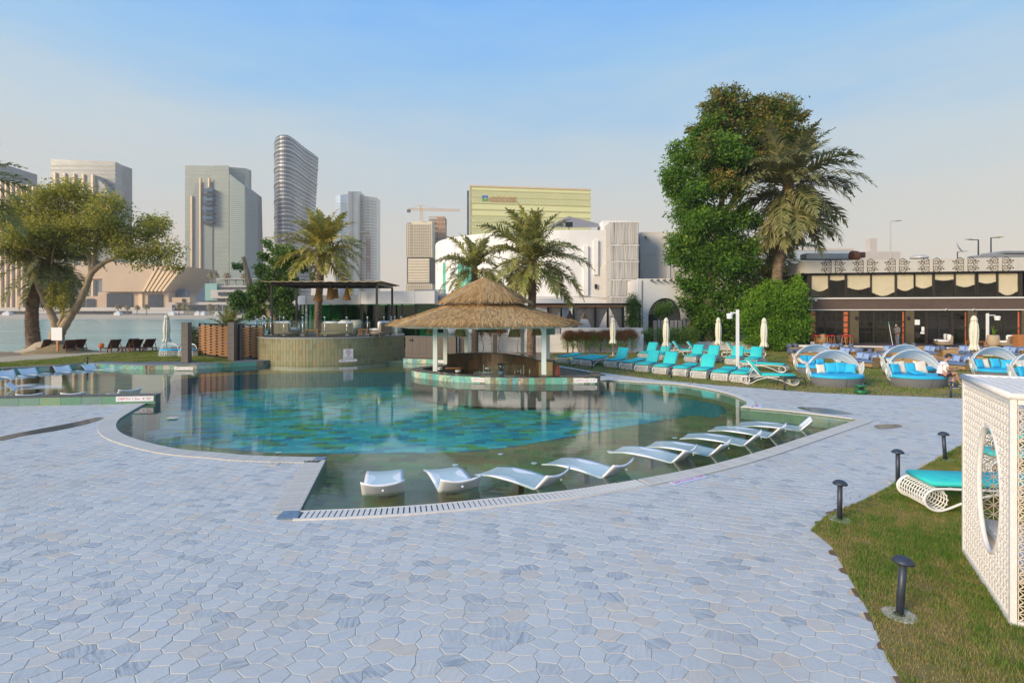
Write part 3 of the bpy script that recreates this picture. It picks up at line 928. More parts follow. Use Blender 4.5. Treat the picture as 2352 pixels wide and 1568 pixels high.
def tower(name, label, Y, corners, m, floor=4.2, bandm=None, z0=1.6, depth=30, bandh=.9, proud=.25):
 """front outline corners [(u, v)] left to right along the roof; depth steps can be given as a third value"""
 root = thing(name, label, 'tower', (AT(corners[0][0], 718, Y).x, Y, z0))
 o = root.location
 P = []
 for c in corners:
  Yc = Y + (c[2] if len(c) > 2 else 0)
  P.append(AT(c[0], c[1], Yc) - o)
 b = MB()
 back = [Vector((p.x * 1.0, depth, p.z)) for p in (P[0], P[-1])]
 ring_t = P + [back[1], back[0]]
 ring_b = [Vector((p.x, p.y, 0)) for p in ring_t]
 b.loft([ring_b, ring_t], True, True)
 b.f = [f[::-1] for f in b.f] if ring_area(ring_b) < 0 else b.f
 b.build('body', m, root)
 # floor bands along the front faces
 bd = MB()
 for a, c in zip(P, P[1:]):
  zt = min(a.z, c.z)
  d = Vector((c.x - a.x, c.y - a.y, 0))
  if d.length < 1: continue
  nrm = Vector((d.y, -d.x, 0)).normalized() * proud
  z = floor
  while z < zt - 1:
   A_ = Vector((a.x, a.y, 0)); C_ = Vector((c.x, c.y, 0))
   vs = [A_, C_, C_ + nrm, A_ + nrm]
   bd.loft([[q + Vector((0, 0, z)) for q in vs], [q + Vector((0, 0, z + bandh)) for q in vs]], True, True)
   z += floor
 bd.build('floor_band', bandm or TBAND, root, kind='stuff')
 return root
def ring_area(r):
 return sum(r[i].x * r[(i + 1) % len(r)].y - r[(i + 1) % len(r)].x * r[i].y for i in range(len(r)))
def slab(root, name, u0, u1, v0, v1, Y, th, m, v0b=None):
 """box on the front of a far building, corners given by sight lines at distance Y; root-local"""
 a, c = AT(u0, v0, Y), AT(u1, v1, Y)
 a2 = AT(u1, v0b if v0b is not None else v0, Y)
 o = root.location
 b = MB()
 pts = [(a.x, a.z), (a2.x, a2.z), (c.x, c.z), (a.x, c.z)]
 b.loft([[(x - o.x, Y - o.y, z - o.z) for x, z in pts[::-1]], [(x - o.x, Y + th - o.y, z - o.z) for x, z in pts[::-1]]], True, True)
 return b.build(name, m, root)
def winrow(root, name, u0, u1, v0, v1, n, Y, m, gap=.25, th=.3):
 for i in range(n):
  w_ = (u1 - u0) / n
  slab(root, name, u0 + w_ * (i + gap / 2), u0 + w_ * (i + 1 - gap / 2), v0, v1, Y, th, m)

Y0 = 520
t1 = tower('office_tower', 'grey glass office tower with gold fins at the far left edge', Y0, [(-60, 372), (-4, 373), (53, 392, 14)], TG1)
slab(t1, 'lower_block', -20, 80, 411, 715, Y0 - 12, 11, TG1, 430)
for i in range(8): slab(t1, 'fin', -14 + i * 12.4, -10.5 + i * 12.4, 411 + i * 2.3, 712, Y0 - 14, 3, TFIN)
t2 = tower('office_tower', 'broad flat topped grey glass tower with gold fins, behind the spreading tree', Y0, [(117, 366), (265, 371.5), (281, 379.5, 16)], TG1)
slab(t2, 'lower_block', 115.5, 214, 397, 715, Y0 - 12, 11, TG1, 401)
b = MB()
o = t2.location
pts = [AT(214, 401, Y0 - 11), AT(240, 425, Y0 - 11), AT(258, 470, Y0 - 11), AT(272, 715, Y0 - 11), AT(214, 715, Y0 - 11)]
b.loft([[p - o for p in pts[::-1]], [p - o + Vector((0, 10, 0)) for p in pts[::-1]]], True, True); b.build('sloping_wing', TG1, t2)
for i in range(5): slab(t2, 'fin', 123 + i * 21.6, 127 + i * 21.6, 396 + i * 1.3, 712, Y0 - 14, 3, TFIN)
t3 = tower('glass_tower', 'pale green glass tower with stepped sides left of the curved tower', Y0, [(425, 380), (488, 381), (489, 380.5, -5), (526, 380.5, -5), (527, 384, 4), (563, 386.6, 10), (573, 390, 26)], TG2, bandh=.7, proud=.15)
slab(t3, 'right_wing', 527, 563, 400, 690, Y0 - 8, 12, TG2, 428)
b = MB(); o = t3.location
ring = [AT(563, 428, Y0 - 8), AT(588, 447, Y0 + 4), AT(594, 700, Y0 + 4), AT(563, 700, Y0 - 8)]
b.loft([[p - o for p in ring[::-1]], [p - o + Vector((0, 12, 0)) for p in ring[::-1]]], True, True); b.build('side_wing', mat('tower_rib_grey', (.30, .27, .24), .5), t3)
bb = MB()
for i in range(62):
 v = 404 + i * 4.5
 a = AT(528, v, Y0 - 8.4); c = AT(562, v, Y0 - 8.4)
 if v < 428 - 0: c = AT(528 + (v - 400) * 1.25, v, Y0 - 8.4)
 bb.bar(a - o, c - o, .4, 1.0)
 if v > 450: bb.bar(AT(563.5, v, Y0 - 8.6) - o, AT(592, v, Y0 + 3.4) - o, .4, .9)
bb.build('louvre', mat('tower_louvre', (.33, .42, .38), .45), t3, kind='stuff')
pts = [AT(440, 455, Y0 - 6), AT(450, 420, Y0 - 6), AT(488, 418, Y0 - 6), AT(488, 690, Y0 - 6), AT(440, 690, Y0 - 6)]
b = MB(); b.loft([[p - o for p in pts[::-1]], [p - o + Vector((0, 5.5, 0)) for p in pts[::-1]]], True, True); b.build('left_bay', mat('tower_bay_grey', (.20, .22, .20), .35), t3)
for u, v in ((439, 450), (459, 409), (479, 409)): slab(t3, 'fin', u - 1.6, u + 1.6, v, 640 if v > 420 or u < 470 else 430, Y0 - 8, 3, TFIN)
for i in range(8): slab(t3, 'balcony', 465 + (i < 4) * (3 - i), 488, 433 + i * 10.6, 440 + i * 10.6, Y0 - 11, 5, DWIN if i % 2 else TG3)
slab(t3, 'dark_base', 424, 470, 620, 700, Y0 - 9, 4, TG3); slab(t3, 'dark_base', 470, 492, 655, 700, Y0 - 9, 4, TG3)

# curved steel tower: leaning ribbon plan, floors as separate rims
Yc = 560
plan = [(632, 1.02), (631, .99), (636, .968), (648, .958), (662, .962), (674, .978), (684, .998), (694, 1.02), (706, 1.045), (718, 1.068), (731.5, 1.10)]
root = thing('curved_tower', 'tall curved steel clad tower with wavy floor lines and a pointed top corner', 'tower', (AT(680, 718, Yc).x, Yc, 1.6))
o = root.location
top_z = AT(640, 327, Yc).z - 1.6
nfl = 44
def cring(z):
 t_ = z / top_z
 r = []
 for i, (u, k) in enumerate(plan):
  un = u if u < 660 else 660 + (u - 660) * (.72 + .28 * t_ ** 1.0)
  x = (un - 1176) * (Yc * k) / 1200 if i > 5 else (un - 1176) * Yc * k / 1200
  r.append(Vector((x - o.x, Yc * k - o.y, z)))
 return r
rings = []
def closed_ring(z, dz_tip=0, off=0):
 f = [Vector((p.x, p.y, p.z)) for p in spline(cring(z), 3)]
 if off:
  of = offset_line([(p.x, p.y) for p in f], off)
  f = [Vector((q.x, q.y, z)) for q in of]
 return f
b = MB()
b.loft([closed_ring(0), closed_ring(top_z * .5), closed_ring(top_z)], True, True)
b.f = [f for f in b.f]
b.build('body', mat('curved_glass', (.11, .12, .14), .25, .1, var=.2, scale=.05), root)
rim_m = mat('curved_rim', (.46, .43, .39), .3, .4, var=.05, scale=.05)
for i in range(nfl):
 z = top_z * (i + .35) / nfl
 hgt = 1.2 if i % 4 else 1.9
 b = MB()
 f0 = spline(cring(z), 3)
 wob = [Vector((p.x, p.y, z + .45 * math.sin(k * .4 + i * .35))) for k, p in enumerate(f0)]
 of = offset_line([(p.x, p.y) for p in wob], -(.45 if i % 4 else .9))
 lo = [Vector((q.x, q.y, w_.z)) for q, w_ in zip(of, wob)]
 b.loft([wob, lo, [p + Vector((0, 0, hgt)) for p in lo], [p + Vector((0, 0, hgt)) for p in wob]], closed=False)
 b.build('floor_rim', rim_m, root, smooth=False)

# twin silver towers
root = thing('silver_tower', 'pair of joined silver towers with a bright rounded middle, right of the curved tower', 'tower', (AT(818, 718, 640).x, 640, 1.6))
o = root.location
def wing(nm, us, vt, m, depth=18):
 b = MB(); f = [AT(u, 718, 640 + k) - o for u, k in us]
 f = [Vector((p.x, p.y, 0)) for p in f]
 zt = [AT(u, vv, 640 + k).z - 1.6 for (u, k), vv in zip(us, vt)]
 up = [Vector((p.x, p.y, z)) for p, z in zip(f, zt)]
 bk = [Vector((p.x, p.y + depth, 0)) for p in (f[-1], f[0])]
 b.loft([f + bk, up + [Vector((bk[0].x, bk[0].y, up[-1].z)), Vector((bk[1].x, bk[1].y, up[0].z))]], True, True)
 return b.build(nm, m, root, smooth=False)
wing('left_wing', [(770.5, 14), (782, 10), (798, 12)], [450, 448, 446], mat('silver_blue', (.40, .50, .62), .3, .4, var=.06, scale=.05))
cyl = [(798 + 15 - 15 * math.cos(a), -14 * math.sin(a)) for a in [PI * k / 10 for k in range(11)]]
wing('rounded_core', cyl, [440] * 11, TSTEEL)
wing('right_wing', [(827, 4), (833, 0), (838, -2), (848, -3), (858, -1), (865, 6)], [445, 449, 451, 452, 453, 454], TSTEEL)
bb = MB()
for i in range(46):
 z = 4 + i * 3.6
 for seg in ([(770.5, 14), (782, 10), (798, 12)], [(827, 4), (833, 0), (838, -2), (848, -3), (858, -1), (865, 6)]):
  for a, c in zip(seg, seg[1:]):
   pa, pc = AT(a[0], 718, 640 + a[1] - .3) - o, AT(c[0], 718, 640 + c[1] - .3) - o
   if z < 138: bb.bar((pa.x, pa.y, z), (pc.x, pc.y, z), .3, .5)
bb.build('floor_line', TBAND, root, kind='stuff')
bb = MB()
for k in range(9):
 p0, p1 = AT(842, 552 + k * 8, 636) - o, AT(850, 560 + k * 8, 636) - o
 q0, q1 = AT(850, 552 + k * 8, 636) - o, AT(842, 560 + k * 8, 636) - o
 bb.bar(p0, p1, .5); bb.bar(q0, q1, .5)
for u in (842, 850): bb.bar(AT(u, 545, 636) - o, AT(u, 640, 636) - o, .6)
bb.build('lift_mast', mat('mast_red', (.45, .16, .08), .6), root, kind='stuff')
for v in (531, 588): slab(root, 'hoist_beam', 828, 848, v, v + 3, 634, 3, TFIN)

# towers under construction and crane
Yb = 480
root = thing('unfinished_tower', 'beige panelled unfinished tower standing right below the crane', 'tower', (AT(962, 718, Yb).x, Yb, 1.6))
for v0, v1, u0, u1 in ((508, 591, 945, 992.5), (514, 591, 932.8, 945.5), (594, 649, 937.5, 986), (652, 712, 932.8, 992.5)):
 slab(root, 'clad_block', u0, u1, v0, v1, Yb, 18, TCON)
slab(root, 'dark_core', 934.5, 991, 512, 700, Yb + 2, 15, TDK)
bb = MB(); o = root.location
for u in [934 + k * 4.2 for k in range(15)]:
 for v0, v1 in ((515, 591), (653, 700)): bb.bar(AT(u, v0, Yb - .2) - o, AT(u, v1, Yb - .2) - o, .25, .5)
for v in [519 + 6.5 * k for k in range(12)] + [600 + 6.5 * k for k in range(8)] + [658 + 6.5 * k for k in range(7)]:
 bb.bar(AT(938, v, Yb - .25) - o, AT(986, v, Yb - .25) - o, .25, .5)
bb.build('panel_joint', mat('panel_joint', (.42, .34, .22), .6), root, kind='stuff')
root = thing('unfinished_tower', 'brown unfinished tower with diagonal scaffold behind the beige panelled one', 'tower', (AT(1005, 718, Yb + 30).x, Yb + 30, 1.6)); o = root.location
slab(root, 'core', 985, 1004, 503, 712, Yb + 30, 14, mat('raw_concrete', (.34, .27, .21), .8))
slab(root, 'core', 1004, 1022, 499, 712, Yb + 32, 14, TDK)
bb = MB()
for k in range(6):
 u = 1004 + k * 3.2
 bb.bar(AT(u, 497, Yb + 28) - o, AT(u + 16, 700, Yb + 28) - o, .8)
for k in range(17):
 v = 499 + k * 11
 bb.bar(AT(985, v, Yb + 28) - o, AT(1023 + k * .9, v, Yb + 28) - o, .9)
bb.build('scaffold', mat('scaffold_orange', (.55, .33, .17), .7), root, kind='stuff')
root = thing('tower_crane', 'yellow orange tower crane with long jib above the unfinished towers', 'crane', AT(968, 507, Yb - 2)); o = root.location
cm = mat('crane_orange', (.60, .33, .12), .6)
def lattice(a, c, wd, n, m, nm):
 b = MB(); a = Vector(a); c = Vector(c); d = (c - a); up = Vector((0, 0, 1)) if abs(d.normalized().z) < .8 else Vector((1, 0, 0))
 s_ = up * wd / 2
 b.bar(a + s_, c + s_, .35); b.bar(a - s_, c - s_, .35)
 for k in range(n):
  p, q = a + d * k / n, a + d * (k + 1) / n
  b.bar(p + s_ * (1 if k % 2 else -1), q + s_ * (-1 if k % 2 else 1), .25)
 return b.build(nm, m, root)
lattice((0, 0, 0), AT(968, 482, Yb - 2) - o, 2.4, 8, cm, 'mast')
lattice(AT(937, 481, Yb - 2) - o, AT(1056, 483, Yb - 2) - o, 1.6, 36, cm, 'jib')
b = MB(); b.bar(AT(968, 482, Yb - 2) - o, AT(965, 472, Yb - 2) - o, .8)
b.bar(AT(965, 472, Yb - 2) - o, AT(1020, 482, Yb - 2) - o, .25); b.bar(AT(965, 472, Yb - 2) - o, AT(940, 480, Yb - 2) - o, .25); b.build('apex', cm, root)
b = MB(); p = AT(939, 484, Yb - 2) - o; b.box(p.x - 1.5, p.x + 1.5, -1, 1, p.z - 1.5, p.z + 1); b.build('counterweight', TDK, root)

# lime coloured clinic block
Yq = 430
LIME = mat('lime_glass', (.72, .72, .32), .5, var=.08, scale=.06, c2=(.80, .76, .38))
root = thing('clinic_building', 'wide lime yellow glass hospital block with logo and lettering near its top left', 'building', (AT(1078, 718, Yq).x, Yq, 1.6)); o = root.location
b = MB(); P = [AT(1078, 427, Yq), AT(1356.5, 437, Yq + 14)]
fr_ = [Vector((P[0].x, P[0].y, 1.6)), Vector((P[1].x, P[1].y, 1.6))]
bk = [Vector((P[1].x + 2, P[1].y + 30, 1.6)), Vector((P[0].x + 12, P[0].y + 30, 1.6))]
lo = [q - o for q in fr_ + bk]; hi = [Vector((q.x, q.y, P[0].z - 1.6)) for q in lo]
b.loft([lo, hi], True, True); b.build('body', LIME, root)
dvec = (hi[1] - hi[0]); Lf = dvec.length; dn = dvec.normalized(); zt = hi[0].z
bb = MB(); rr = MB(); nr = Vector((dn.y, -dn.x, 0))
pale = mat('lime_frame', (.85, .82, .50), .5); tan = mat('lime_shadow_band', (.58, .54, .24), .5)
for k in range(15):
 z = zt - 3.5 - k * 5.2
 bb.bar(hi[0] * 1 + nr * .3 + Vector((0, 0, z - zt)), hi[1] + nr * .3 + Vector((0, 0, z - zt)), .5, .9)
 if k in (0, 1, 4, 5, 6, 7, 8):
  nn = 46
  for j in range(nn):
   a_ = lo[0] + dn * (Lf * (j + .05) / nn) + nr * .35; c_ = lo[0] + dn * (Lf * (j + .5) / nn) + nr * .35; e_ = lo[0] + dn * (Lf * (j + .95) / nn) + nr * .35
   rr.bar(a_ + Vector((0, 0, z - .6)), c_ + Vector((0, 0, z - 4.2)), .3, .3); rr.bar(c_ + Vector((0, 0, z - 4.2)), e_ + Vector((0, 0, z - .6)), .3, .3)
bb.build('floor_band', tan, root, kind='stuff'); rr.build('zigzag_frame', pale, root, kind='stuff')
b = MB(); b.bar(hi[0] + nr * .3, hi[1] + nr * .3, .9, 1.2); b.build('parapet', TFIN, root)
b = MB(); b.bar(lo[0] + nr * .3 + dn * .4, hi[0] + nr * .3 + dn * .4, .9, .9); b.build('corner_trim', TFIN, root)
b = MB(); q = AT(1072.5, 438, Yq + 8) - o; b.box(q.x, q.x + 2.6, 8, 24, 0, q.z); b.build('side_glass', TG3, root)
lg = mat('logo_blue', (.02, .14, .52), .5); lgn = mat('logo_green', (.10, .36, .05), .5)
def onf(u, v, off=.9):
 # point on the clinic front
 k = (u - 1176) / 1200
 A_ = fr_[0]; t_ = (k * A_.y - A_.x) / (dn.x - k * dn.y)
 p = A_ + dn * t_ + nr * off; Yp = p.y
 return Vector((p.x, p.y, 3 - (v - 718) * Yp / 1200)) - o
def logo(nm, pts, m):
 b = MB(); f = [onf(u, v) for u, v in pts]
 b.loft([f, [p - nr * .6 for p in f]], True, True); b.build(nm, m, root)
logo('logo_top', [(1107.5, 449), (1120, 449.4), (1120, 455.3), (1116.5, 455.3), (1116.5, 452.4), (1111, 452.2), (1111, 455.1), (1107.5, 455)], lg)
logo('logo_base', [(1107.5, 455.1), (1111, 455.2), (1111, 458.4), (1116.5, 458.6), (1116.5, 455.4), (1120, 455.5), (1120, 461.6), (1107.5, 461.2)], lgn)
ltm = mat('sign_orange', (.72, .36, .14), .5)
rzf = math.atan2(dn.y, dn.x)
ar = '\u0643\u0644\u064a\u0641\u0644\u0627\u0646\u062f \u0643\u0644\u064a\u0646\u0643 \u0623\u0628\u0648\u0638\u0628\u064a'
pf = '\ufef2\ufe92\ufec7\ufeee\ufe91\ufe83 \ufedb\ufee8\ufef4\ufee0\ufedb \ufeaa\ufee8\ufefc\ufed4\ufef4\ufee0\ufedb'
tp = text_part('Cleveland Clinic Abu Dhabi', 3.1, ltm, root, onf(1153.5, 460.3), (PI / 2, 0, rzf), wid=22.5, extrude=.2)
tp = text_part(pf, 2.9, ltm, root, onf(1153.5, 453.5), (PI / 2, 0, rzf), wid=22.5, extrude=.2)

# cultural block with slanting ribs at the shore
Yk = 385
root = thing('ribbed_hall', 'low beige stone hall with a slanting ribbed end, on the far shore', 'building', (AT(300, 718, Yk).x, Yk, 1.6)); o = root.location
b = MB(); pts = [AT(235, 600, Yk), AT(430, 612, Yk), AT(378, 670, Yk), AT(235, 670, Yk)]
b.loft([[p - o for p in pts[::-1]], [p - o + Vector((0, 40, 0)) for p in pts[::-1]]], True, True); b.build('upper_block', BEIGE, root)
slab(root, 'lower_block', 225, 387, 671, 714, Yk + 4, 34, BEIGE)
for k in range(6):
 b = MB(); a_, c_ = AT(352 + k * 12.2, 612, Yk - 1), AT(326 + k * 10.5 - 0, 668, Yk - 1)
 b.bar(AT(362 + k * 11.5, 612, Yk - 1) - o, AT(330 + k * 9, 669, Yk - 1) - o, 1.6, 1.6); b.build('rib', TFIN, root)
for u0, u1, v0 in ((245, 303, 674), (318, 327, 674), (340, 372, 676)): slab(root, 'window', u0, u1, v0, 707, Yk + 3, 2, DWIN if u0 != 318 else TFIN)
slab(root, 'window', 372, 425, 664, 700, Yk + 12, 6, TG3)
slab(root, 'roof_bar', 130, 240, 610, 640, Yk + 6, 20, BEIGE); slab(root, 'low_wing', 40, 226, 680, 712, Yk + 8, 20, BEIGE)
winrow(root, 'window', 50, 220, 686, 706, 7, Yk + 7, DWIN)

root = thing('terraced_mall', 'white stepped shopping terrace with long window strips on the far shore', 'building', (AT(540, 718, Yk).x, Yk, 1.6))
PALEC = mat('pale_cladding', (.56, .50, .44), .7, var=.05, scale=.05)
slab(root, 'base', 385, 700, 694, 714, Yk, 26, PALEC); slab(root, 'colonnade', 395, 700, 700, 713, Yk - 1, 1, DWIN)
slab(root, 'middle', 484, 640, 666, 685, Yk + 4, 22, PALEC); slab(root, 'upper', 497, 640, 656, 665.5, Yk + 7, 18, PALEC)
slab(root, 'glass_box', 471, 498, 651, 690, Yk + 5, 16, mat('mint_glass', (.25, .45, .40), .25))
slab(root, 'setback', 472, 640, 685, 694, Yk + 8, 16, mat('shop_glass', (.30, .22, .15), .4))
winrow(root, 'window', 500, 620, 670.5, 679, 12, Yk + 3, DWIN, .12); winrow(root, 'window', 500, 620, 659, 663.5, 14, Yk + 6, DWIN, .12)
winrow(root, 'window', 502, 640, 686, 693, 9, Yk + 7, DWIN, .5)
slab(root, 'roof_canopy', 497, 590, 640, 641.5, Yk + 4, 14, PALEC)
for u in (517, 540, 558, 580): slab(root, 'column', u - .7, u + .7, 641, 656, Yk + 8, 1.5, PALEC)
slab(root, 'pavilion', 395, 436, 683, 695, Yk - 3, 8, BEIGE); slab(root, 'window', 418, 424, 686, 694, Yk - 4, 1, DWIN)
slab(root, 'low_wall', -40, 395, 706, 714, Yk - 12, 3, PALEC)
slab(root, 'block', 640, 705, 690, 714, Yk + 2, 20, PALEC); winrow(root, 'window', 645, 700, 695, 704, 7, Yk + 1, DWIN)

# small things on the far beach
tent_m = mat('tent_white', (.72, .70, .66), .7)
for i, (u, w_, lab) in enumerate(((18, 16, 'white cabin standing leftmost on the far beach'), (272, 14, 'white tent with a low ridge right of the tree trunk fork, on the far beach'), (455, 11, 'left white beach hut of the row below the stone hall'), (468, 9, 'second white beach hut of the row below the stone hall'), (396, 14, 'white pointed marquee left of the closed umbrella, on the far beach'), (500, 10, 'third white beach hut, nearest the mall colonnade'))):
 p = AT(u, 718, 346)
 tt = thing('beach_hut', lab, 'hut', (p.x, 346, 1.2), group='white huts on the far beach')
 h_ = w_ / 1200 * 346 / 2
 b = MB(); b.box(-h_, h_, -1.5, 1.5, 0, 1.6); b.build('wall', tent_m, tt)
 b = MB(); b.loft([[(-h_, -1.6, 1.6), (h_, -1.6, 1.6), (h_, 1.6, 1.6), (-h_, 1.6, 1.6)], [(-.1, -.1, 2.9), (.1, -.1, 2.9), (.1, .1, 2.9), (-.1, .1, 2.9)]], False, True); b.build('roof', tent_m, tt)
# breakwater posts / promenade street lamps over there
pm_ = mat('lamp_pale', (.55, .5, .45), .6)
for i, (u, v) in enumerate(((434, 697), (481, 697), (511, 697), (534, 693), (545, 695), (581, 694))):
 p = AT(u, 718, 352)
 lp = thing('street_lamp', 'thin pale promenade lamp on the far beach, %s' % ['leftmost of six', 'second of six', 'third of six', 'fourth of six', 'fifth of six', 'rightmost of six'][i], 'lamp', (p.x, 352, 1.4), group='promenade lamps on the far beach')
 hh = AT(u, v, 352).z - 1.4
 b = MB(); b.tube([(0, 0, 0), (0, 0, hh)], .16, 5); b.build('pole', pm_, lp)
 b = MB(); b.bar((-.6, 0, hh), (.6, 0, hh), .3); b.build('lamp_head', pm_, lp)

# yellow swimming buoys
bm_ = mat('buoy_yellow', (.75, .50, .04), .5)
bpr = None
bu = [(3, 845), (19, 834), (55, 832), (47, 844), (92, 832), (84, 844), (319, 837), (337, 828), (345, 838), (370, 827), (388, 830), (398, 838)]
wds = ['first', 'second', 'third', 'fourth', 'fifth', 'sixth', 'seventh', 'eighth', 'ninth', 'tenth', 'eleventh', 'rightmost']
for i, (u, v) in enumerate(bu):
 p = G(u, v - 12 if False else v, 0)
 Yb_ = 1200 * 4 / (v - 718 - 48) if False else 46 + (848 - v) * .45
 x = (u - 1176) * Yb_ / 1200
 if bpr is None:
  b = MB(); b.ball((0, 0, .03), .17, .17, .13, 10, 6)
  bpr = b.build('buoy', bm_, smooth=True); bo = bpr
 else:
  bo = bpr.copy(); col.objects.link(bo)
 bo.location = (x, Yb_, -1.0)
 tag(bo, 'small yellow float on the sea left of the slat screen, %s from the left' % wds[i], 'buoy', 'yellow swimming floats')

# ------------------------------------------------------------------ white curved restaurant
root = thing('curved_white_building', 'large white curved stucco building with teal windows and a grey tent roof behind the palms', 'building', (0, 52, 0)); o = root.location
pl_ = [(1000, 64), (1003, 61.5), (1017, 59), (1051, 56.8), (1085, 55.2), (1130, 54.1), (1186, 53.1), (1240, 52.4), (1287, 52), (1350, 52), (1402, 52.2)]
f = [Vector(((u - 1176) * y / 1200, y - 52, 0)) for u, y in pl_]
f = spline(f, 3)
b = MB(); bk = [Vector((14, 16, 0)), Vector((-8, 16, 0))]
b.loft([f + bk, [Vector((p.x, p.y, 11.22)) for p in f + bk]], True, True); b.build('curved_wall', STUCCO, root)
b = MB(); of = offset_line([(p.x, p.y) for p in f], -.06)
b.loft([[Vector((q.x, q.y, 4.6)) for q in of], [Vector((q.x, q.y, 4.72)) for q in of], [Vector((p.x, p.y, 4.72)) for p in f]], closed=False); b.build('ledge', STUCCO, root)
teal = mat('teal_window', (.10, .42, .32), .2, var=.2, scale=.5, spec=.6)
def pline(u, pl=pl_):
 for (u0, y0), (u1, y1) in zip(pl, pl[1:]):
  if u0 <= u <= u1: return y0 + (y1 - y0) * (u - u0) / (u1 - u0)
 return pl[-1][1]
for u0, u1, v0, v1 in ((1017, 1028, 603, 675), (1029, 1039, 601, 675), (1051, 1067, 600, 675), (1068, 1085, 597, 675)):
 ya, yb = pline(u0) - .1, pline(u1) - .1
 A_, B_ = AT(u0, v0, ya) - o, AT(u1, v0, yb) - o
 C_, D_ = AT(u1, v1, yb) - o, AT(u0, v1, ya) - o
 b = MB(); b.loft([[D_, C_, B_, A_], [p + Vector((0, .3, 0)) for p in (D_, C_, B_, A_)]], True, True); b.build('window', teal, root)
for u, v0, v1 in ((1008, 572, 620), (1046, 560, 640), (1368, 552, 632), (1345, 565, 680)):
 ya = pline(u)
 p = AT(u, v0, ya) - o; q = AT(u, v1, ya) - o
 b = MB(); b.bbox(p.x - .22, p.x + .22, p.y - .22, p.y + .1, q.z, p.z, .02); b.build('pilaster', STUCCO, root)
p = AT(1368, 655, 52) - o
b = MB(); b.box(p.x - .1, p.x + .1, p.y - .2, p.y, p.z - .35, p.z + .1); b.build('wall_lamp', BLACKM, root)
# arched recess beside the reed tower
c_ = AT(1402, 650, 52.1) - o
b = MB(); pts = [(c_.x + .9, c_.z - 1.5)] + [(c_.x + .9 - 2.7 * math.sin(a), c_.z + 2.2 * math.cos(a)) for a in [PI / 2 * k / 8 for k in range(9)]] + [(c_.x - 1.8, c_.z - 1.5)]
b.loft([[(x, .02, z) for x, z in pts], [(x, .25, z) for x, z in pts]], True, True); b.build('arch_panel', STUCCO2, root)
# tent roof
ap = AT(1306.7, 497, 58) - o
ring = [AT(1255, 523, 54), AT(1402, 522, 54), AT(1395, 519, 64), AT(1262, 519, 64)]
b = MB(); b.loft([[q - o for q in ring], [ap + Vector((.05 * math.cos(a), .05 * math.sin(a), 0)) for a in (3.9, 5.5, .8, 2.4)]], True, True)
b.build('tent_roof', mat('tent_grey', (.27, .24, .22), .8, var=.08), root)
b = MB(); p = AT(1307, 521, 52.5) - o; b.box(p.x - .35, p.x + .35, .3, .8, p.z, p.z + .45); b.tube([(p.x, .6, p.z - .6), (p.x, .6, p.z)], .04); b.build('floodlight', BLACKM, root)
b = MB(); p = AT(1393, 512, 54) - o; b.box(p.x - .6, p.x + 2, 1, 4, 9, p.z + .05); b.build('roof_block', STUCCO, root)

# reed clad tower
root = thing('reed_tower', 'square tower clad in vertical whitewashed reeds in five tiers', 'tower', (AT(1434, 718, 50).x, 50, 0)); o = root.location
hw = 64 / 2 * 50 / 1200
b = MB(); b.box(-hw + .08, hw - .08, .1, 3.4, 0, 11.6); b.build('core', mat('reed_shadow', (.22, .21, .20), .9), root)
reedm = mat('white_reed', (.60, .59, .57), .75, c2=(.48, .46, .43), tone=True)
tiers = [(9.5, 11.67), (7.95, 9.45), (6.2, 7.9), (4.55, 6.15), (2.6, 4.5), (.4, 2.5)]
for z0, z1 in tiers:
 b = MB()
 for k in range(80):
  x = lerp(-hw, hw, (k + rnd.random() * .8) / 80)
  b.ct = rnd.random()
  dx = rnd.uniform(-.03, .03)
  b.bar((x, -.02 + rnd.uniform(-.03, .02), z0 + rnd.uniform(-.05, .1)), (x + dx, -.02 + rnd.uniform(-.03, .02), z1 + rnd.uniform(-.04, .02)), .042)
 for k in range(14):
  y = .1 + k * .22
  b.bar((-hw - .02, y, z0), (-hw - .02, y + rnd.uniform(-.05, .05), z1), .06); b.bar((hw + .02, y, z0), (hw + .02, y, z1), .06)
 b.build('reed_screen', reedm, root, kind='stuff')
 b = MB(); b.box(-hw - .08, hw + .08, -.08, .0, z1 - .06, z1 + .03); b.build('rail', STUCCO, root)

# right white block and arched entrance block
root = thing('white_block', 'plain white stucco block right of the reed tower with two drain spouts', 'building', (AT(1466, 718, 53).x, 53, 0)); o = root.location
b = MB(); b.bbox(.2, 9.5, 0, 8, 0, 11.2, .05); b.build('wall', STUCCO2, root)
b = MB(); b.box(.2, 9.5, -.03, 0, 8.9, 8.97); b.box(.2, 9.5, -.03, 0, 11.05, 11.18); b.build('moulding', STUCCO2, root)
for u in (1482, 1525):
 p = AT(u, 545, 53) - o; b = MB(); b.tube([(p.x, -.35, p.z - .05), (p.x, .1, p.z + .05)], .09, 8); b.build('spout', TRUNKG, root)
b = MB(); p = AT(1536, 545, 53) - o; b.box(p.x - .12, p.x + .12, -.1, 0, 4, p.z); b.build('downpipe', STUCCO, root)

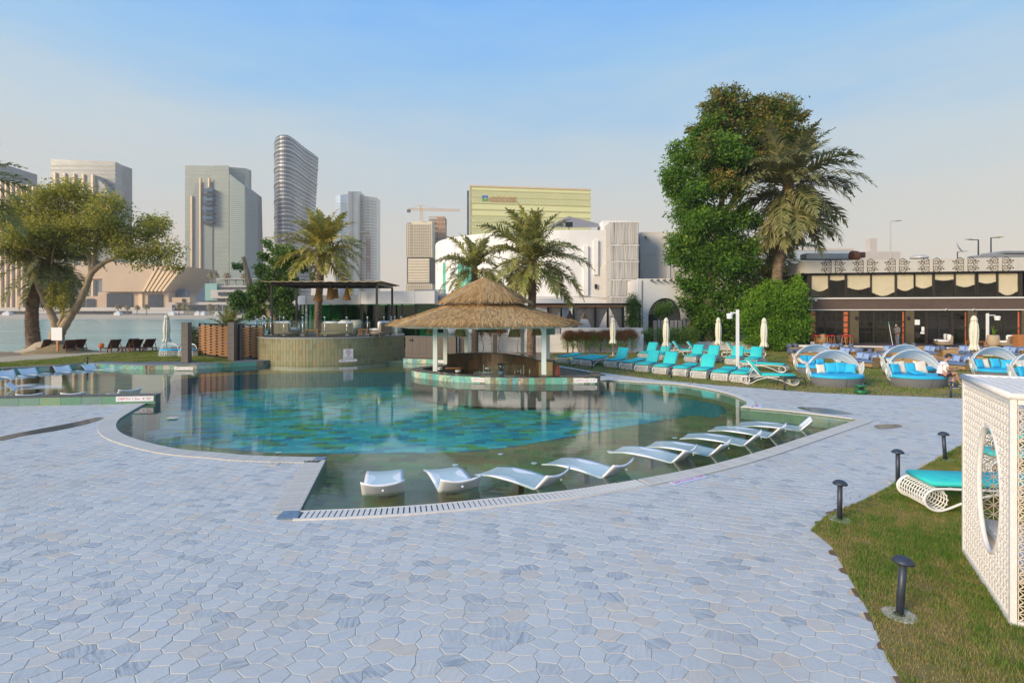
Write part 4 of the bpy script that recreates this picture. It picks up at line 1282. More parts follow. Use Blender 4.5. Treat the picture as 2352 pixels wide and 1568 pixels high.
root = thing('arched_entrance', 'white entrance block with a round arch and wooden roof beams', 'building', (AT(1465, 718, 44).x, 44, 0)); o = root.location
xr = 155 * 44 / 1200; zt = 5.86
ac = AT(1528, 728, 44) - o; ra = 39 * 44 / 1200
def archpoly():
 pts = [(0, 0), (ac.x - ra, 0), (ac.x - ra, ac.z)]
 pts += [(ac.x - ra * math.cos(a), ac.z + ra * 1.12 * math.sin(a)) for a in [PI * k / 14 for k in range(1, 14)]]
 pts += [(ac.x + ra, ac.z), (ac.x + ra, 0), (xr, 0), (xr, zt), (0, zt)]
 return pts
b = MB(); b.prism(archpoly(), 0, .45)
b.v = [(x, z_, y) for x, y, z_ in b.v]; b.f = [f[::-1] for f in b.f]
b.build('front_wall', STUCCO, root)
b = MB(); b.box(0.02, xr, 3.5, 4, 0, zt - .01); b.box(.0, .35, .46, 3.49, 0, zt - .02); b.build('inner_wall', STUCCO2, root)
b = MB(); b.box(.4, xr, .5, 3.4, zt - .5, zt - .3); b.build('ceiling', STUCCO2, root)
for k in range(7):
 p = AT(1495 + k * 14.5, 644, 44) - o
 b = MB(); b.tube([(p.x, -.45, p.z), (p.x, -.02, p.z + .01)], .085, 8); b.build('roof_beam', TRUNKG, root)
b = MB(); p = AT(1489, 722, 44.6) - o; b.bbox(p.x, p.x + .8, .7, .8, 0, p.z, .01); b.build('door', BLACKM, root)
b = MB(); b.box(ac.x - .9, xr - .05, .6, .75, 0, 2.35); b.build('low_wall', STUCCO, root)
b = MB(); b.tube([(.35, -.04, 0), (.35, -.04, 5.7)], .035, 6); b.build('cable_pipe', TRUNKG, root)
lat = mat('carved_brass_panel', (.30, .20, .08), .5, .3, scale=8, c2=(.40, .28, .12))
for i, u in enumerate((1505, 1523, 1543, 1562, 1582)):
 p = AT(u, 760, 42.6)
 s = thing('carved_screen', ['dark carved screen panel inside the left of the entrance arch', 'second carved screen panel from the left by the arch', 'middle carved screen panel, right of the second umbrella', 'fourth carved screen panel, left of the tree trunk', 'rightmost carved screen panel beside the big tree trunk'][i], 'screen', (p.x, 42.6, .55), group='carved dark screen panels')
 hw_, hh = 6.2 * 42.6 / 1200, 1.85
 b = MB()
 for a in ((-hw_, -hw_ + .05), (hw_ - .05, hw_)): b.box(a[0], a[1], 0, .06, 0, hh)
 for z in (0, hh - .05, hh / 2): b.box(-hw_ + .05, hw_ - .05, 0, .06, z, z + .05)
 b.build('frame', BLACKM, s)
 b = MB()
 for z in np.arange(.08, hh - .08, .1):
  for x in np.arange(-hw_ + .08, hw_ - .06, .085):
   if abs(z - hh / 2) < .06: continue
   b.ball((x, .03, z), .036, .012, .045, 6, 3)
 b.build('carving', lat, s, kind='stuff')

# ------------------------------------------------------------------ glass pavilion and beach bar
root = thing('glass_pavilion', 'low white roofed pavilion with dark green glass walls behind the terrace', 'building', (AT(691, 718, 45).x, 45, 0)); o = root.location
pvp = [(691, 47.5), (708, 45.2), (760, 45), (829, 44.2), (833, 43.6), (955, 42.5), (1000, 42.3)]
gg = glass('pavilion_glass', (.30, .62, .42), .02, 1.5)
pts = [Vector(((u - 1176) * y / 1200, y, 0)) - Vector((o.x, o.y, 0)) for u, y in pvp]
zf0, zf1 = 3.72, 4.5
for i, (a, c) in enumerate(zip(pts, pts[1:])):
 z1 = zf1 if i < 3 else 4.75
 d = (c - a).normalized(); nn = Vector((d.y, -d.x, 0)) * .25
 b = MB(); q = [a + nn, c + nn, c - nn * 3, a - nn * 3]
 b.loft([[v_ + Vector((0, 0, zf0)) for v_ in q], [v_ + Vector((0, 0, z1)) for v_ in q]], True, True); b.build('fascia', STUCCO, root)
 L_ = (c - a).length; k = max(1, round(L_ / 1.35))
 for j in range(k):
  p0, p1 = a.lerp(c, j / k), a.lerp(c, (j + 1) / k)
  b = MB(); b.bar(p0 + Vector((0, 0, .9)), p0 + Vector((0, 0, zf0)), .1, .12, up=(1, 0, 0)); b.build('mullion', BLACKM, root)
  b = MB(); b.bar(p0.lerp(p1, .05) + Vector((0, 0, 2.3)), p0.lerp(p1, .95) + Vector((0, 0, 2.3)), .02, 2.8); b.build('pane', gg, root)
b = MB(); b.sheet([(p.x, p.y) for p in pts] + [(pts[-1].x, 9), (pts[0].x, 9)], zf1 - .1); b.v = [(x, y, z) for x, y, z in b.v]; b.build('roof', STUCCO2, root)
b = MB(); b.box(pts[0].x, pts[-1].x, 5, 5.2, .2, zf0); b.build('back_wall', mat('interior_green', (.01, .05, .02), .7, c2=(.05, .38, .16), scale=.9, stretch=(2.5, 1, .2)), root)
b = MB(); b.sheet([(p.x, p.y) for p in pts] + [(pts[-1].x, 9), (pts[0].x, 9)], .88); b.build('floor', mat('pav_floor', (.10, .09, .07), .4), root)
for i in range(7):
 x = 1.5 + i * 1.9
 b = MB(); b.bbox(x, x + .6, 2, 2.6, .9, 1.75, .04); b.bbox(x, x + .6, 2.5, 2.62, 1.75, 2.2, .03); b.build('green_seat', mat('green_velvet', (.02, .20, .07), .7), root)

root = thing('beach_bar', 'white beach bar building with reed parapet behind the thatched hut', 'building', (AT(955, 718, 43.5).x, 43.5, 0)); o = root.location
b = MB(); b.bbox(0, 13, 1.8, 6, 0, 4.3, .03); b.build('wall', STUCCO, root)
b = MB(); b.bbox(-.2, 3.0, .4, 3, 3.6, 4.6, .02); b.build('parapet', STUCCO, root)
b = MB()
for k in range(60):
 b.ct = rnd.random(); x = lerp(-.2, 2.5, k / 60 + rnd.random() / 90); b.bar((x, .35, 4.1 + rnd.random() * .05), (x + rnd.uniform(-.03, .03), .35, 4.95), .035)
b.build('reed_screen', reedm, root, kind='stuff')
b = MB(); b.box(-.2, 4.2, -.3, .3, 3.3, 3.42); b.build('timber_beam', WOODO, root)
for k in range(3):
 x = .5 + k * 2.6
 b = MB(); b.bbox(x, x + 1.8, 1.65, 1.78, 1.3, 3.1, .02); b.build('opening', DWIN, root)
b = MB()
for k in range(34):
 b.ct = rnd.random(); x = .1 + k * .055 + (k > 16) * 2; b.bar((x, .2, 3.3), (x + rnd.uniform(-.06, .06), .2, 1.5 + rnd.random() * .3), .03)
b.build('fringe', CREAM, root, kind='stuff')
# ------------------------------------------------------------------ white garden walls
def wall_thing(name, label, A_, B_, h, th=.25, m=STUCCO, capw=.03):
 A_, B_ = Vector(A_), Vector(B_); d = B_ - A_
 s = thing(name, label, 'wall', (A_.x, A_.y, 0), math.atan2(d.y, d.x))
 b = MB(); b.bbox(0, d.length, 0, th, -.1, h, .01); b.build('wall_body', m, s)
 b = MB(); b.bbox(-.02, d.length + .02, -capw, th + capw, h + .003, h + .06, .008); b.build('cap', m, s)
 return s
gw = wall_thing('garden_wall', 'long white garden wall behind the bar and the clipped hedge', (AT(1045, 718, 40.5).x, 40.5), (AT(1478, 718, 40).x, 40.0), 1.30)
b = MB(); b.box(4.5, 14.5, -.02, 0, .52, .56); b.build('groove_band', STUCCO2, gw)
wall_thing('garden_wall', 'upper white wall behind the hedge under the black pergola', (AT(1290, 718, 41).x, 41.2), (AT(1478, 718, 41).x, 41.2), 1.75)
wall_thing('garden_wall', 'low white wall along the loungers in front of the carved screens', (AT(1480, 718, 41.4).x, 41.4), (AT(1860, 718, 42).x, 43.0), .62)
BW0, BW1 = G(1835, 809), G(2450, 822)
tz = .5
wl = wall_thing('terrace_wall', 'long low white wall in front of the restaurant terrace', (BW0.x, BW0.y), (BW1.x, BW1.y), tz)

# brown panelled wall between terrace and bar
p0, p1 = G(929, 831), G(1062, 838)
A_, B_ = Vector((-8.0, 32.8)), Vector((-1.7, 36.2))
a3 = AT(932, 834, 33.6); 
def G2(u, Y): return Vector(((u - 1176) * Y / 1200, Y))
A_, B_ = G2(931, 31.6), G2(1047, 30.6)
d = B_ - A_
s = thing('panelled_wall', 'brown stone panelled wall with pool band below, right of the terrace drum', 'wall', (A_.x, A_.y, 0), math.atan2(d.y, d.x))
b = MB(); b.box(0, d.length, .02, .25, .3, 1.55); b.build('core', DKSTONE, s)
nn = 7
pieces(s, 'panel', [boxp(d.length * k / nn + .004, d.length * (k + 1) / nn - .004, 0, .018, z0, z1) for k in range(nn) for z0, z1 in ((.30, .52), (.525, 1.55))], BRPANEL)
b = MB(); b.bbox(-.02, d.length, -.03, .3, 1.552, 1.60, .006); b.build('cap', DKSTONE, s)
band_wall('pool_band_wall', [(A_.x - .1, A_.y - .12), (B_.x + .3, B_.y - .12)], -.03, .24, 'short tile banded pool edge below the brown panelled wall', .30, back=.14)
q = A_.lerp(B_, .78)
depth_sign('DEPTH 0.7m  2\' 29\'\'', (q.x, q.y - .16, .12), math.atan2(d.y, d.x), .95, 'red lettered depth plate below the brown wall, half hidden by the bar post', .15)
b = MB(); b.bbox(.3, .5, -.07, .01, 1.3, 1.42, .01); b.lathe([(.03, 1.36), (.03, 1.30)], 8, (.4, -.06)); b.build('spotlight', BLACKM, s)
# ------------------------------------------------------------------ terrace drum
TC = Vector((-11.95, 34.7)); TR = 4.7; TZ = 1.55
s = thing('terrace_drum', 'round raised terrace faced with olive and rust slate tiles rising from the pool', 'terrace', (TC.x, TC.y, 0)); drum = s
b = MB(); b.lathe([(TR - .02, -.9), (TR - .02, TZ - .06)], 72, cap0=False); b.build('core', mat('tile_grout', (.62, .58, .46), .85), s)
b = MB(); b.lathe([(TR + .03, TZ - .06), (TR + .03, TZ - .012), (TR + .02, TZ)], 72); b.build('rim', mat('terrace_rim', (.34, .33, .28), .6), s)
b = MB(); b.lathe([(TR - .15, TZ + .001), (TR - .15, TZ + .008)], 60, cap0=False); b.build('floor', mat('terrace_deck', (.17, .14, .12), .7, var=.2, scale=3), s)
nt_ = 150; pl = []
rows = [(-.12, .195), (.207, .531), (.543, .867), (.879, 1.203), (1.215, 1.485)]
for z0, z1 in rows:
 for k in range(nt_):
  a0 = 2 * PI * (k + .05) / nt_; a1 = 2 * PI * (k + .95) / nt_
  if math.sin((a0 + a1) / 2) > .35: continue
  dz = rnd.uniform(-.002, .003)
  q = [(math.cos(a) * r_, math.sin(a) * r_) for a, r_ in ((a0, TR - .02), (a1, TR - .02), (a1, TR + dz), (a0, TR + dz))]
  vs = [(x, y, z0) for x, y in q] + [(x, y, z1) for x, y in q]
  pl.append((vs, [(3, 2, 6, 7), (1, 5, 6, 2), (0, 3, 7, 4), (4, 7, 6, 5), (0, 1, 2, 3)], rnd.random()))
pieces(s, 'tile', pl, BRKTILE)
q = G(800, 838); 
def ondrum(u, v, off=.0):
 # nearest point of the drum along the sight line
 k = (u - 1176) / 1200
 A_ = k * k + 1; B_ = -2 * (k * TC.x + TC.y); C_ = TC.x ** 2 + TC.y ** 2 - (TR + off) ** 2
 Y = (-B_ - math.sqrt(max(0, B_ * B_ - 4 * A_ * C_))) / (2 * A_)
 return Vector((k * Y, Y, 3 - (v - 718) * Y / 1200))
p = ondrum(799.5, 828, .03); rz_ = math.atan2(p.x - TC.x, -(p.y - TC.y))
depth_sign('DEPTH 1.6m  5\' 25\'\'', p, rz_, 1.03, 'red lettered depth plate on the round tiled terrace under the no diving sign', .155)
p = ondrum(800, 812.5, .03)
s = thing('no_diving_sign', 'square white sign with a red crossed diver and the words no diving', 'sign', p, rz_)
b = MB(); b.bbox(-.28, .28, -.01, 0, -.29, .28, .003); b.build('plate', SIGNW, s)
b = MB(); b.tube([(.13 * math.cos(a), -.013, .10 + .13 * math.sin(a)) for a in [2 * PI * k / 24 for k in range(24)]], .011, 5, closed=True)
b.bar((-.09, -.013, .19), (.09, -.013, .01), .018, .008, up=(0, 1, 0)); b.bar((.06, -.012, .17), (-.05, -.012, .06), .02, .006, up=(0, 1, 0)); b.ball((.07, -.012, .175), .018, .006, .018, 8, 5); b.build('symbol', REDTXT, s, kind='stuff')
text_part('NO', .11, REDTXT, s, (0, -.012, -.10), extrude=.001); text_part('DIVING', .11, REDTXT, s, (0, -.012, -.21), extrude=.001, wid=.44)

# balustrade
s = thing('glass_balustrade', 'clear glass balustrade with ball topped steel posts round the terrace', 'railing', (TC.x, TC.y, TZ))
us = [608.6, 622, 652, 695, 746, 797, 844, 882, 907]
cg = glass('clear_glass', (.90, .96, .94), .01, 1.42)
P = []
for u in us:
 p = ondrum(min(max(u, 610), 917), 780, -.12); P.append(Vector((p.x - TC.x, p.y - TC.y, 0)))
for i, p in enumerate(P):
 b = MB(); b.tube([p + Vector((0, 0, .0)), p + Vector((0, 0, 1.12))], .022, 8); b.build('post', STEEL, s, True)
 b = MB(); b.ball(tuple(p + Vector((0, 0, 1.17))), .055, n=12, m=8); b.build('ball', STEEL, s, True)
 for z in (.15, .85): b = MB(); b.bar(p + Vector((-.09, 0, z)), p + Vector((.09, 0, z)), .02, .04); b.build('clamp', STEEL, s)
for a, c in zip(P, P[1:]):
 b = MB(); b.bar(a.lerp(c, .04) + Vector((0, 0, .52)), a.lerp(c, .96) + Vector((0, 0, .52)), .012, .92); b.build('pane', cg, s)
# rear part of the balustrade
Pb = [Vector((math.cos(a) * (TR - .12), math.sin(a) * (TR - .12), 0)) for a in (R(-20), R(0), R(22), R(48), R(132), R(158), R(180), R(200))]
for i, p in enumerate(Pb):
 b = MB(); b.tube([p, p + Vector((0, 0, 1.12))], .022, 6); b.ball(tuple(p + Vector((0, 0, 1.17))), .05, n=8, m=6); b.build('post', STEEL, s, True)
for a, c in list(zip(Pb, Pb[1:]))[:3] + list(zip(Pb, Pb[1:]))[4:]:
 b = MB(); b.bar(a.lerp(c, .04) + Vector((0, 0, .52)), a.lerp(c, .96) + Vector((0, 0, .52)), .012, .92); b.build('pane', cg, s)

# pergola over the terrace
s = thing('terrace_pergola', 'thin black steel pergola with bamboo mat roof over the round terrace', 'pergola', (0, 0, 0))
fy, ry = 31.7, 36.2; x0, x1 = -14.58, -8.2; zr = 4.72
b = None
for x, y in ((x0, fy), (x1, fy), (x0 - .35, ry), (x1 - .1, ry)):
 b = MB(); b.bbox(x - .06, x + .06, y - .06, y + .06, TZ if abs(x - TC.x) < 4 and abs(y - TC.y) < 4 else .5, zr, .006); b.build('post', BLACKM, s)
b = MB()
for a, c in (((x0, fy), (x1, fy)), ((x0 - .35, ry), (x1 - .1, ry)), ((x0, fy), (x0 - .35, ry)), ((x1, fy), (x1 - .1, ry))):
 b.bar((a[0], a[1], zr + .04), (c[0], c[1], zr + .04), .1, .16)
b.build('beam', BLACKM, s, kind='stuff')
for k in range(9):
 x = lerp(x0, x1, (k + .5) / 9); b = MB(); b.bar((x, fy, zr + .05), (x - .15, ry, zr + .05), .05, .1); b.build('rafter', BLACKM, s)
matm = mat('bamboo_mat', (.55, .38, .20), .8, var=.2, scale=6, bump=.4, bscale=40)
for k in range(4):
 xa, xb = lerp(x0 - .45, x1 + .35, k / 4), lerp(x0 - .45, x1 + .35, (k + 1) / 4)
 b = MB()
 n_ = 10
 top = [[(lerp(xa, xb, i / n_), y, zr + .15 + .02 * math.sin(i * 1.9 + k) + (.03 if i in (0, n_) else 0)) for i in range(n_ + 1)] for y in (fy - .5, fy + 1.4, ry - 1, ry + .45)]
 b.loft(top, closed=False); b.loft([[(x, y, z - .03) for x, y, z in r] for r in top][::-1], closed=False)
 b.loft([top[0], [(x, y, z - .03) for x, y, z in top[0]]], closed=False)
 b.build('roof_mat', matm, s)

# basket lamps
def basket(h, r0, r1, m, n=22, wav=.0):
 b = MB()
 rows_ = 9
 for i in range(rows_ + 1):
  t_ = i / rows_; z = -h * t_; r_ = r0 + (r1 - r0) * (t_ ** 1.3)
  b.tube([(r_ * math.cos(a), r_ * math.sin(a), z) for a in [2 * PI * k / 20 for k in range(20)]], h * .035, 4, closed=True)
 b2 = MB()
 for k in range(n):
  a = 2 * PI * k / n
  b2.tube([((r0 + (r1 - r0) * t_ ** 1.3 + .004) * math.cos(a), (r0 + (r1 - r0) * t_ ** 1.3 + .004) * math.sin(a), -h * t_) for t_ in (0, .25, .5, .75, 1)], .009, 4)
 b3 = MB()
 b3.lathe([((r0 + (r1 - r0) * t_ ** 1.3) * .985, -h * t_) for t_ in (0, .25, .5, .75, 1)], 20, cap0=True, cap1=False)
 return b, b2, b3
def basket_lamp(label, loc, h, r0, r1, m, cord, grp):
 s = thing('basket_lamp', label, 'lamp', loc, 0, grp)
 a, b_, c = basket(h, r0, r1, m)
 c.build('shade', m, s, True); a.build('woven_hoop', m, s, kind='stuff'); b_.build('woven_rib', m, s, kind='stuff')
 b = MB(); b.tube([(0, 0, 0), (0, 0, cord)], .012, 5); b.lathe([(.045, cord - .02), (.045, cord)], 10); b.build('cord', STEEL, s)
 return s
LW = mat('lamp_wicker', (.50, .28, .10), .6, var=.25, scale=30, bump=.5, bscale=100)
LW2 = mat('lamp_wicker_olive', (.34, .27, .11), .6, var=.3, scale=30, bump=.5, bscale=100)
LW3 = mat('lamp_wicker_brown', (.22, .13, .08), .6, var=.3, scale=30, bump=.5, bscale=100)
g_ = 'basket lamps under the terrace pergola'
for u, v0, v1, w_, lab in ((730.6, 664, 690, 12, 'flared wicker basket lamp under the terrace pergola, in front of the palm trunk'), (759, 662, 687, 9, 'wide wicker basket lamp in the middle under the terrace pergola'), (770, 664, 684, 8, 'small basket lamp half behind the middle one under the terrace pergola'), (796.5, 662, 688.5, 10.5, 'rightmost wicker basket lamp under the terrace pergola')):
 Yp = 33.5 + (u == 770) * .8
 p = AT(u, v0, Yp); hh = (v1 - v0) * Yp / 1200; r_ = w_ * Yp / 1200 * .9
 basket_lamp(lab, p, hh, r_ * (.25 if w_ > 9 else .75), r_, LW, zr - p.z + .05, g_)

# sofas on the terrace
def terrace_sofa(label, loc, rz, wid=2.2, nc=2, grp='wicker sofas on the round terrace'):
 s = thing('terrace_sofa', label, 'sofa', loc, rz, grp)
 hw = wid / 2
 b = MB(); b.bbox(-hw, hw, -.42, .42, .10, .34, .07); b.build('base', TWICK, s, True)
 b = MB()
 b.loft([[(-hw + .04, -.40, .2), (hw - .04, -.40, .2), (hw - .04, -.22, .2), (-hw + .04, -.22, .2)], [(-hw + .06, -.44, .82), (hw - .06, -.44, .82), (hw - .06, -.34, .82), (-hw + .06, -.34, .82)]], True, True); b.build('backrest', TWICK, s)
 for k in range(nc):
  x0_, x1_ = -hw + .1 + (wid - .2) * k / nc, -hw + .1 + (wid - .2) * (k + 1) / nc
  b = MB(); b.bbox(x0_ + .01, x1_ - .01, -.25, .40, .345, .49, .05); b.build('seat_cushion', CREAM2, s, True)
  b = MB(); b.bbox(x0_ + .01, x1_ - .01, -.335, -.17, .47, .92, .06); b.build('back_cushion', CREAM2, s, True)
 for x in (-hw + .12, hw - .12):
  for y in (-.32, .32):
   b = MB(); b.box(x - .03, x + .03, y - .03, y + .03, 0, .105); b.build('leg', DGREY, s)
 return s
CREAM2 = mat('white_cushion', (.74, .73, .69), .85, var=.05, scale=6, bump=.3, bscale=25)
terrace_sofa('brown wicker sofa with white cushions seen from behind, middle of the terrace', (AT(782, 770, 31.5).x, 31.3, TZ + .01), PI * 1.0 + PI, 1.95)
terrace_sofa('long brown wicker sofa with white cushions at the left of the terrace', (AT(650, 770, 31.8).x, 31.9, TZ + .01), R(-28), 1.9)
terrace_sofa('wicker armchair with white cushion at the terrace left side, turned to the table', (AT(668, 770, 33.4).x, 33.6, TZ + .01), R(-75), 1.1, 1)
terrace_sofa('brown wicker sofa with white cushions at the right end of the terrace', (AT(872, 770, 32).x, 32.2, TZ + .01), R(75), 1.5)
terrace_sofa('wicker sofa facing the pool at the rear of the terrace', (AT(800, 770, 36).x, 36.3, TZ + .01), R(180), 1.7)
def low_table(label, loc, w_, d_, h_, m=None, rz=0, grp=None, nm='coffee_table'):
 s = thing(nm, label, 'table', loc, rz, grp); m = m or WOODO
 n_ = 5
 for k in range(n_):
  y0 = -d_ / 2 + d_ * k / n_; b = MB(); b.bbox(-w_ / 2, w_ / 2, y0 + .006, y0 + d_ / n_ - .006, h_ - .04, h_, .006); b.build('plank', m, s)
 for x in (-1, 1):
  for y in (-1, 1):
   b = MB(); b.box(x * (w_ / 2 - .07) - .035, x * (w_ / 2 - .07) + .035, y * (d_ / 2 - .07) - .035, y * (d_ / 2 - .07) + .035, 0, h_ - .04); b.build('leg', m, s)
 b = MB(); b.box(-w_ / 2 + .08, w_ / 2 - .08, -d_ / 2 + .08, d_ / 2 - .08, h_ - .1, h_ - .042); b.build('apron', m, s)
 return s
low_table('orange wood coffee table between the left and middle terrace sofas', (AT(720, 770, 32.2).x, 32.0, TZ + .01), .95, .6, .42)
low_table('small orange wood table between the middle and right terrace sofas', (AT(834, 770, 33).x, 33.2, TZ + .01), .6, .6, .40)
s = thing('frosted_panel', 'pale frosted glass panel on the right end of the terrace', 'panel', ondrum(912, 775, -.25))
b = MB(); b.bbox(-.22, .02, -.01, .01, .05, 1.0, .003); b.build('pane', mat('frosted', (.32, .38, .38), .35), s); b = MB(); b.box(-.24, -.22, -.02, .02, 0, 1.02); b.build('post', STEEL, s)

# ------------------------------------------------------------------ shower pillars and slat screens
SHP = mat('shower_stone', (.16, .13, .105), .5, var=.12, scale=6)
def pillar(label, x, y, z0, z1, w_=.37, rz=0):
 s = thing('shower_pillar', label, 'pillar', (x, y, z0), rz, 'outdoor shower pillars')
 n_ = 3
 for k in range(n_):
  a, c = (z1 - z0) * k / n_, (z1 - z0) * (k + 1) / n_
  b = MB(); b.bbox(-w_ / 2, w_ / 2, -w_ / 2, w_ / 2, a + .003, c - .003, .004); b.build('stone_block', SHP, s)
 zz = 1.02
 b = MB(); b.lathe([(.03, zz - .01), (.03, zz + .02)], 10, (-.0, -w_ / 2 - .01)); b.tube([(-w_ / 2 + .05, -w_ / 2 - .02, zz), (-w_ / 2 - .22, -w_ / 2 - .02, zz)], .013, 6); b.tube([(-w_ / 2 - .22, -w_ / 2 - .02, zz + .02), (-w_ / 2 - .22, -w_ / 2 - .02, zz - .06)], .016, 6); b.build('tap', STEEL, s)
 return s
pillar('brown stone shower pillar left of the wooden slat screens', AT(428.5, 800, 29.5).x, 29.5, LZ, 2.46)
pillar('brown stone shower pillar between the two wooden slat screens', AT(534, 800, 30.6).x, 30.6, LZ, 2.44)
SL = mat('slat_wood', (.24, .10, .035), .55, var=.3, scale=3, stretch=(1, 1, 14), c2=(.42, .22, .08), bump=.3)
def slat_screen(label, A_, B_, z0, z1, nb, npost):
 A_, B_ = Vector(A_), Vector(B_); d = B_ - A_; L_ = d.length
 s = thing('slat_screen', label, 'screen', (A_.x, A_.y, z0), math.atan2(d.y, d.x), 'woven wooden slat screens')
 hh = z1 - z0
 b = MB(); b.box(0, .1, -.05, .05, 0, hh); b.box(L_ - .08, L_, -.05, .05, 0, hh); b.box(.1, L_ - .08, -.04, .04, hh - .06, hh); b.box(.1, L_ - .08, -.04, .04, .03, .08); b.build('frame', BLACKM, s)
 for k in range(1, npost):
  x = .1 + (L_ - .2) * k / npost; b = MB(); b.bbox(x - .03, x + .03, -.05, .05, .08, hh - .06, .004); b.build('upright', BLACKM, s)
 for j in range(nb):
  z = .14 + (hh - .28) * j / nb
  b = MB(); pts = []
  m_ = npost * 4
  for i in range(m_ + 1):
   x = .1 + (L_ - .2) * i / m_
   y = .055 * (1 if j % 2 else -1) * math.cos(PI * i / 4)
   pts.append((x, y))
  rings = [[(x, y - .011, z), (x, y + .011, z), (x, y + .011, z + .078), (x, y - .011, z + .078)] for x, y in pts]
  b.loft(rings, True, True); b.build('slat', SL, s)
 return s
slat_screen('woven wooden slat screen with black frame, left of the shower pillar', G2(458, 34.2), G2(527, 31.2), .22, 2.33, 22, 5)
slat_screen('lower woven slat screen directly left of the round terrace', G2(557, 31.6), G2(607, 31.4), .22, 2.3, 22, 3)
s = slat_screen('narrow woven slat screen between the pillar and the dark post', G2(541, 31.0), G2(550, 30.9), .22, 2.31, 22, 1)
s = thing('dark_post', 'dark grey square post between the two wooden slat screens', 'post', (AT(553, 800, 31).x, 31, .2)); b = MB(); b.bbox(-.09, .09, -.09, .09, 0, 2.1, .008); b.build('shaft', SHP, s)
b = MB(); b.bbox(-.10, .10, -.10, .10, 2.103, 2.14, .006); b.build('cap', DGREY, s)

# ------------------------------------------------------------------ pool bar island
BX = Vector((-1.4, 25.2))
outer = [(-3.3, 27.5), (-4.1, 26.9), (-4.7, 26.1), (-4.85, 25.3), (-4.5, 24.5), (-3.75, 23.8), (-2.8, 23.0), (-1.76, 22.55), (-.5, 22.25), (.8, 22.15), (1.7, 22.2)]
outer = [(p.x, p.y) for p in spline([(x, y, 0) for x, y in outer], 5)] + [(2.8, 22.22), (3.72, 22.22)]
CZ = .28
bw = band_wall('bar_counter', outer[::-1][::-1], -.03, CZ - .03, 'curved swim up bar counter with coloured tile band and black top, under the thatched roof', .235, back=-.0001 + .5, capm=BLACKP)
inner_floor = [(x, y) for x, y in outer[:-2]]
backl = [(-3.3, 27.2), (-2.2, 27.95), (-1.07, 28.05), (0, 27.2), (.77, 25.5), (1.24, 23.7)]
backs = [(p.x, p.y) for p in spline([(x, y, 0) for x, y in backl], 6)]
b = MB(); b.sheet(inner_floor + [(1.7, 23.6)] + backs[::-1], -.42); b.build('floor', DKSTONE, None).parent = bw
bpy.data.objects['floor'] if False else None
for ch in bw.children:
 if ch.name.startswith('floor'): ch.location = (-bw.location.x, -bw.location.y, 0)
# high back wall of the bar
s = thing('bar_back_wall', 'curved brown slate tiled back wall of the pool bar with black top', 'wall', (-1, 27, 0))
bk_ = [(x + 1, y - 27) for x, y in backs]
L = resample([(x, y, 0) for x, y in bk_], .245)
pl = []
for a, c in zip(L, L[1:]):
 d = (c - a).normalized(); nr_ = Vector((d.y, -d.x, 0))
 for z0, z1 in ((-.42, .0), (.005, .42), (.425, .79)):
  a2, c2 = a + d * .003, c - d * .003; vs = []
  for z in (z0, z1): vs += [(q.x, q.y, z) for q in (a2, c2, c2 + nr_ * .014, a2 + nr_ * .014)]
  pl.append((vs, [(3, 2, 6, 7), (1, 5, 6, 2), (0, 3, 7, 4), (4, 7, 6, 5), (0, 1, 2, 3)], rnd.random()))
pieces(s, 'tile', pl, DKTILE)
o1, o2 = offset_line(bk_, .001), offset_line(bk_, .28)
b = MB(); b.loft([[(p.x, p.y, -.45) for p in o1], [(p.x, p.y, .80) for p in o1], [(p.x, p.y, .80) for p in o2], [(p.x, p.y, -.1) for p in o2]], closed=False); b.build('core', mat('grout_dark', (.20, .17, .11), .8), s)
o1, o2 = offset_line(bk_, -.06), offset_line(bk_, .55)
b = MB(); b.loft([[(p.x, p.y, .803) for p in o1], [(p.x, p.y, .85) for p in o1], [(p.x, p.y, .85) for p in o2], [(p.x, p.y, .803) for p in o2], [(p.x, p.y, .803) for p in o1]], closed=False); b.build('counter_top', BLACKP, s)
# block at the right end
p = G(1254, 861)
s = thing('bar_end_block', 'square brown tiled block with black top at the right end of the bar', 'counter', (AT(1254, 0, 23.3).x, 23.3, 0))
b = MB(); b.box(-.30, .30, .02, .7, 0, .83); b.build('core', mat('grout_dark', (0, 0, 0)), s)
pieces(s, 'tile', [boxp(-.30 + .2 * k + .003, -.10 + .2 * k - .003, 0, .02, z0, z1) for k in range(3) for z0, z1 in ((.0, .40), (.405, .82))], BRKTILE)
b = MB(); b.bbox(-.36, .40, -.06, .76, .832, .88, .008); b.build('counter_top', BLACKP, s)
s = thing('ledge_block', 'small dark stone block ending the pool ledge right of the bar', 'block', (AT(1368, 0, 22.5).x, 22.5, 0))
b = MB(); b.bbox(-.17, .17, -.2, .25, -.4, .42, .01); b.build('stone', DKSTONE, s); b = MB(); b.bbox(-.18, .18, -.21, .26, .423, .45, .005); b.build('cap', BLACKP, s)
s = thing('planter', 'tapered orange wooden planter stand behind the bar end', 'planter', (AT(1276, 0, 23.6).x, 23.6, 0))
b = MB(); b.loft([[(-.26, -.26, 0), (.26, -.26, 0), (.26, .26, 0), (-.26, .26, 0)], [(-.15, -.15, .62), (.15, -.15, .62), (.15, .15, .62), (-.15, .15, .62)]], True, True); b.build('body', mat('stand_wood', (.34, .085, .03), .55, var=.2, stretch=(8, 8, 1)), s)
b = MB(); b.bbox(-.18, .18, -.18, .18, .622, .65, .005); b.build('top', mat('stand_wood', (0, 0, 0)), s)
depth_sign('DEPTH 0.9m  2\' 95\'\'', (AT(1107.5, 0, 22.36).x, 22.40, .12), R(-9), .93, 'red lettered depth plate in the middle of the bar counter front', .175)
depth_sign('DEPTH 1.4m  4\' 59\'\'', (AT(1345.5, 0, 22.2).x, 22.195, .12), 0, .96, 'red lettered depth plate at the right end of the pool ledge', .175)

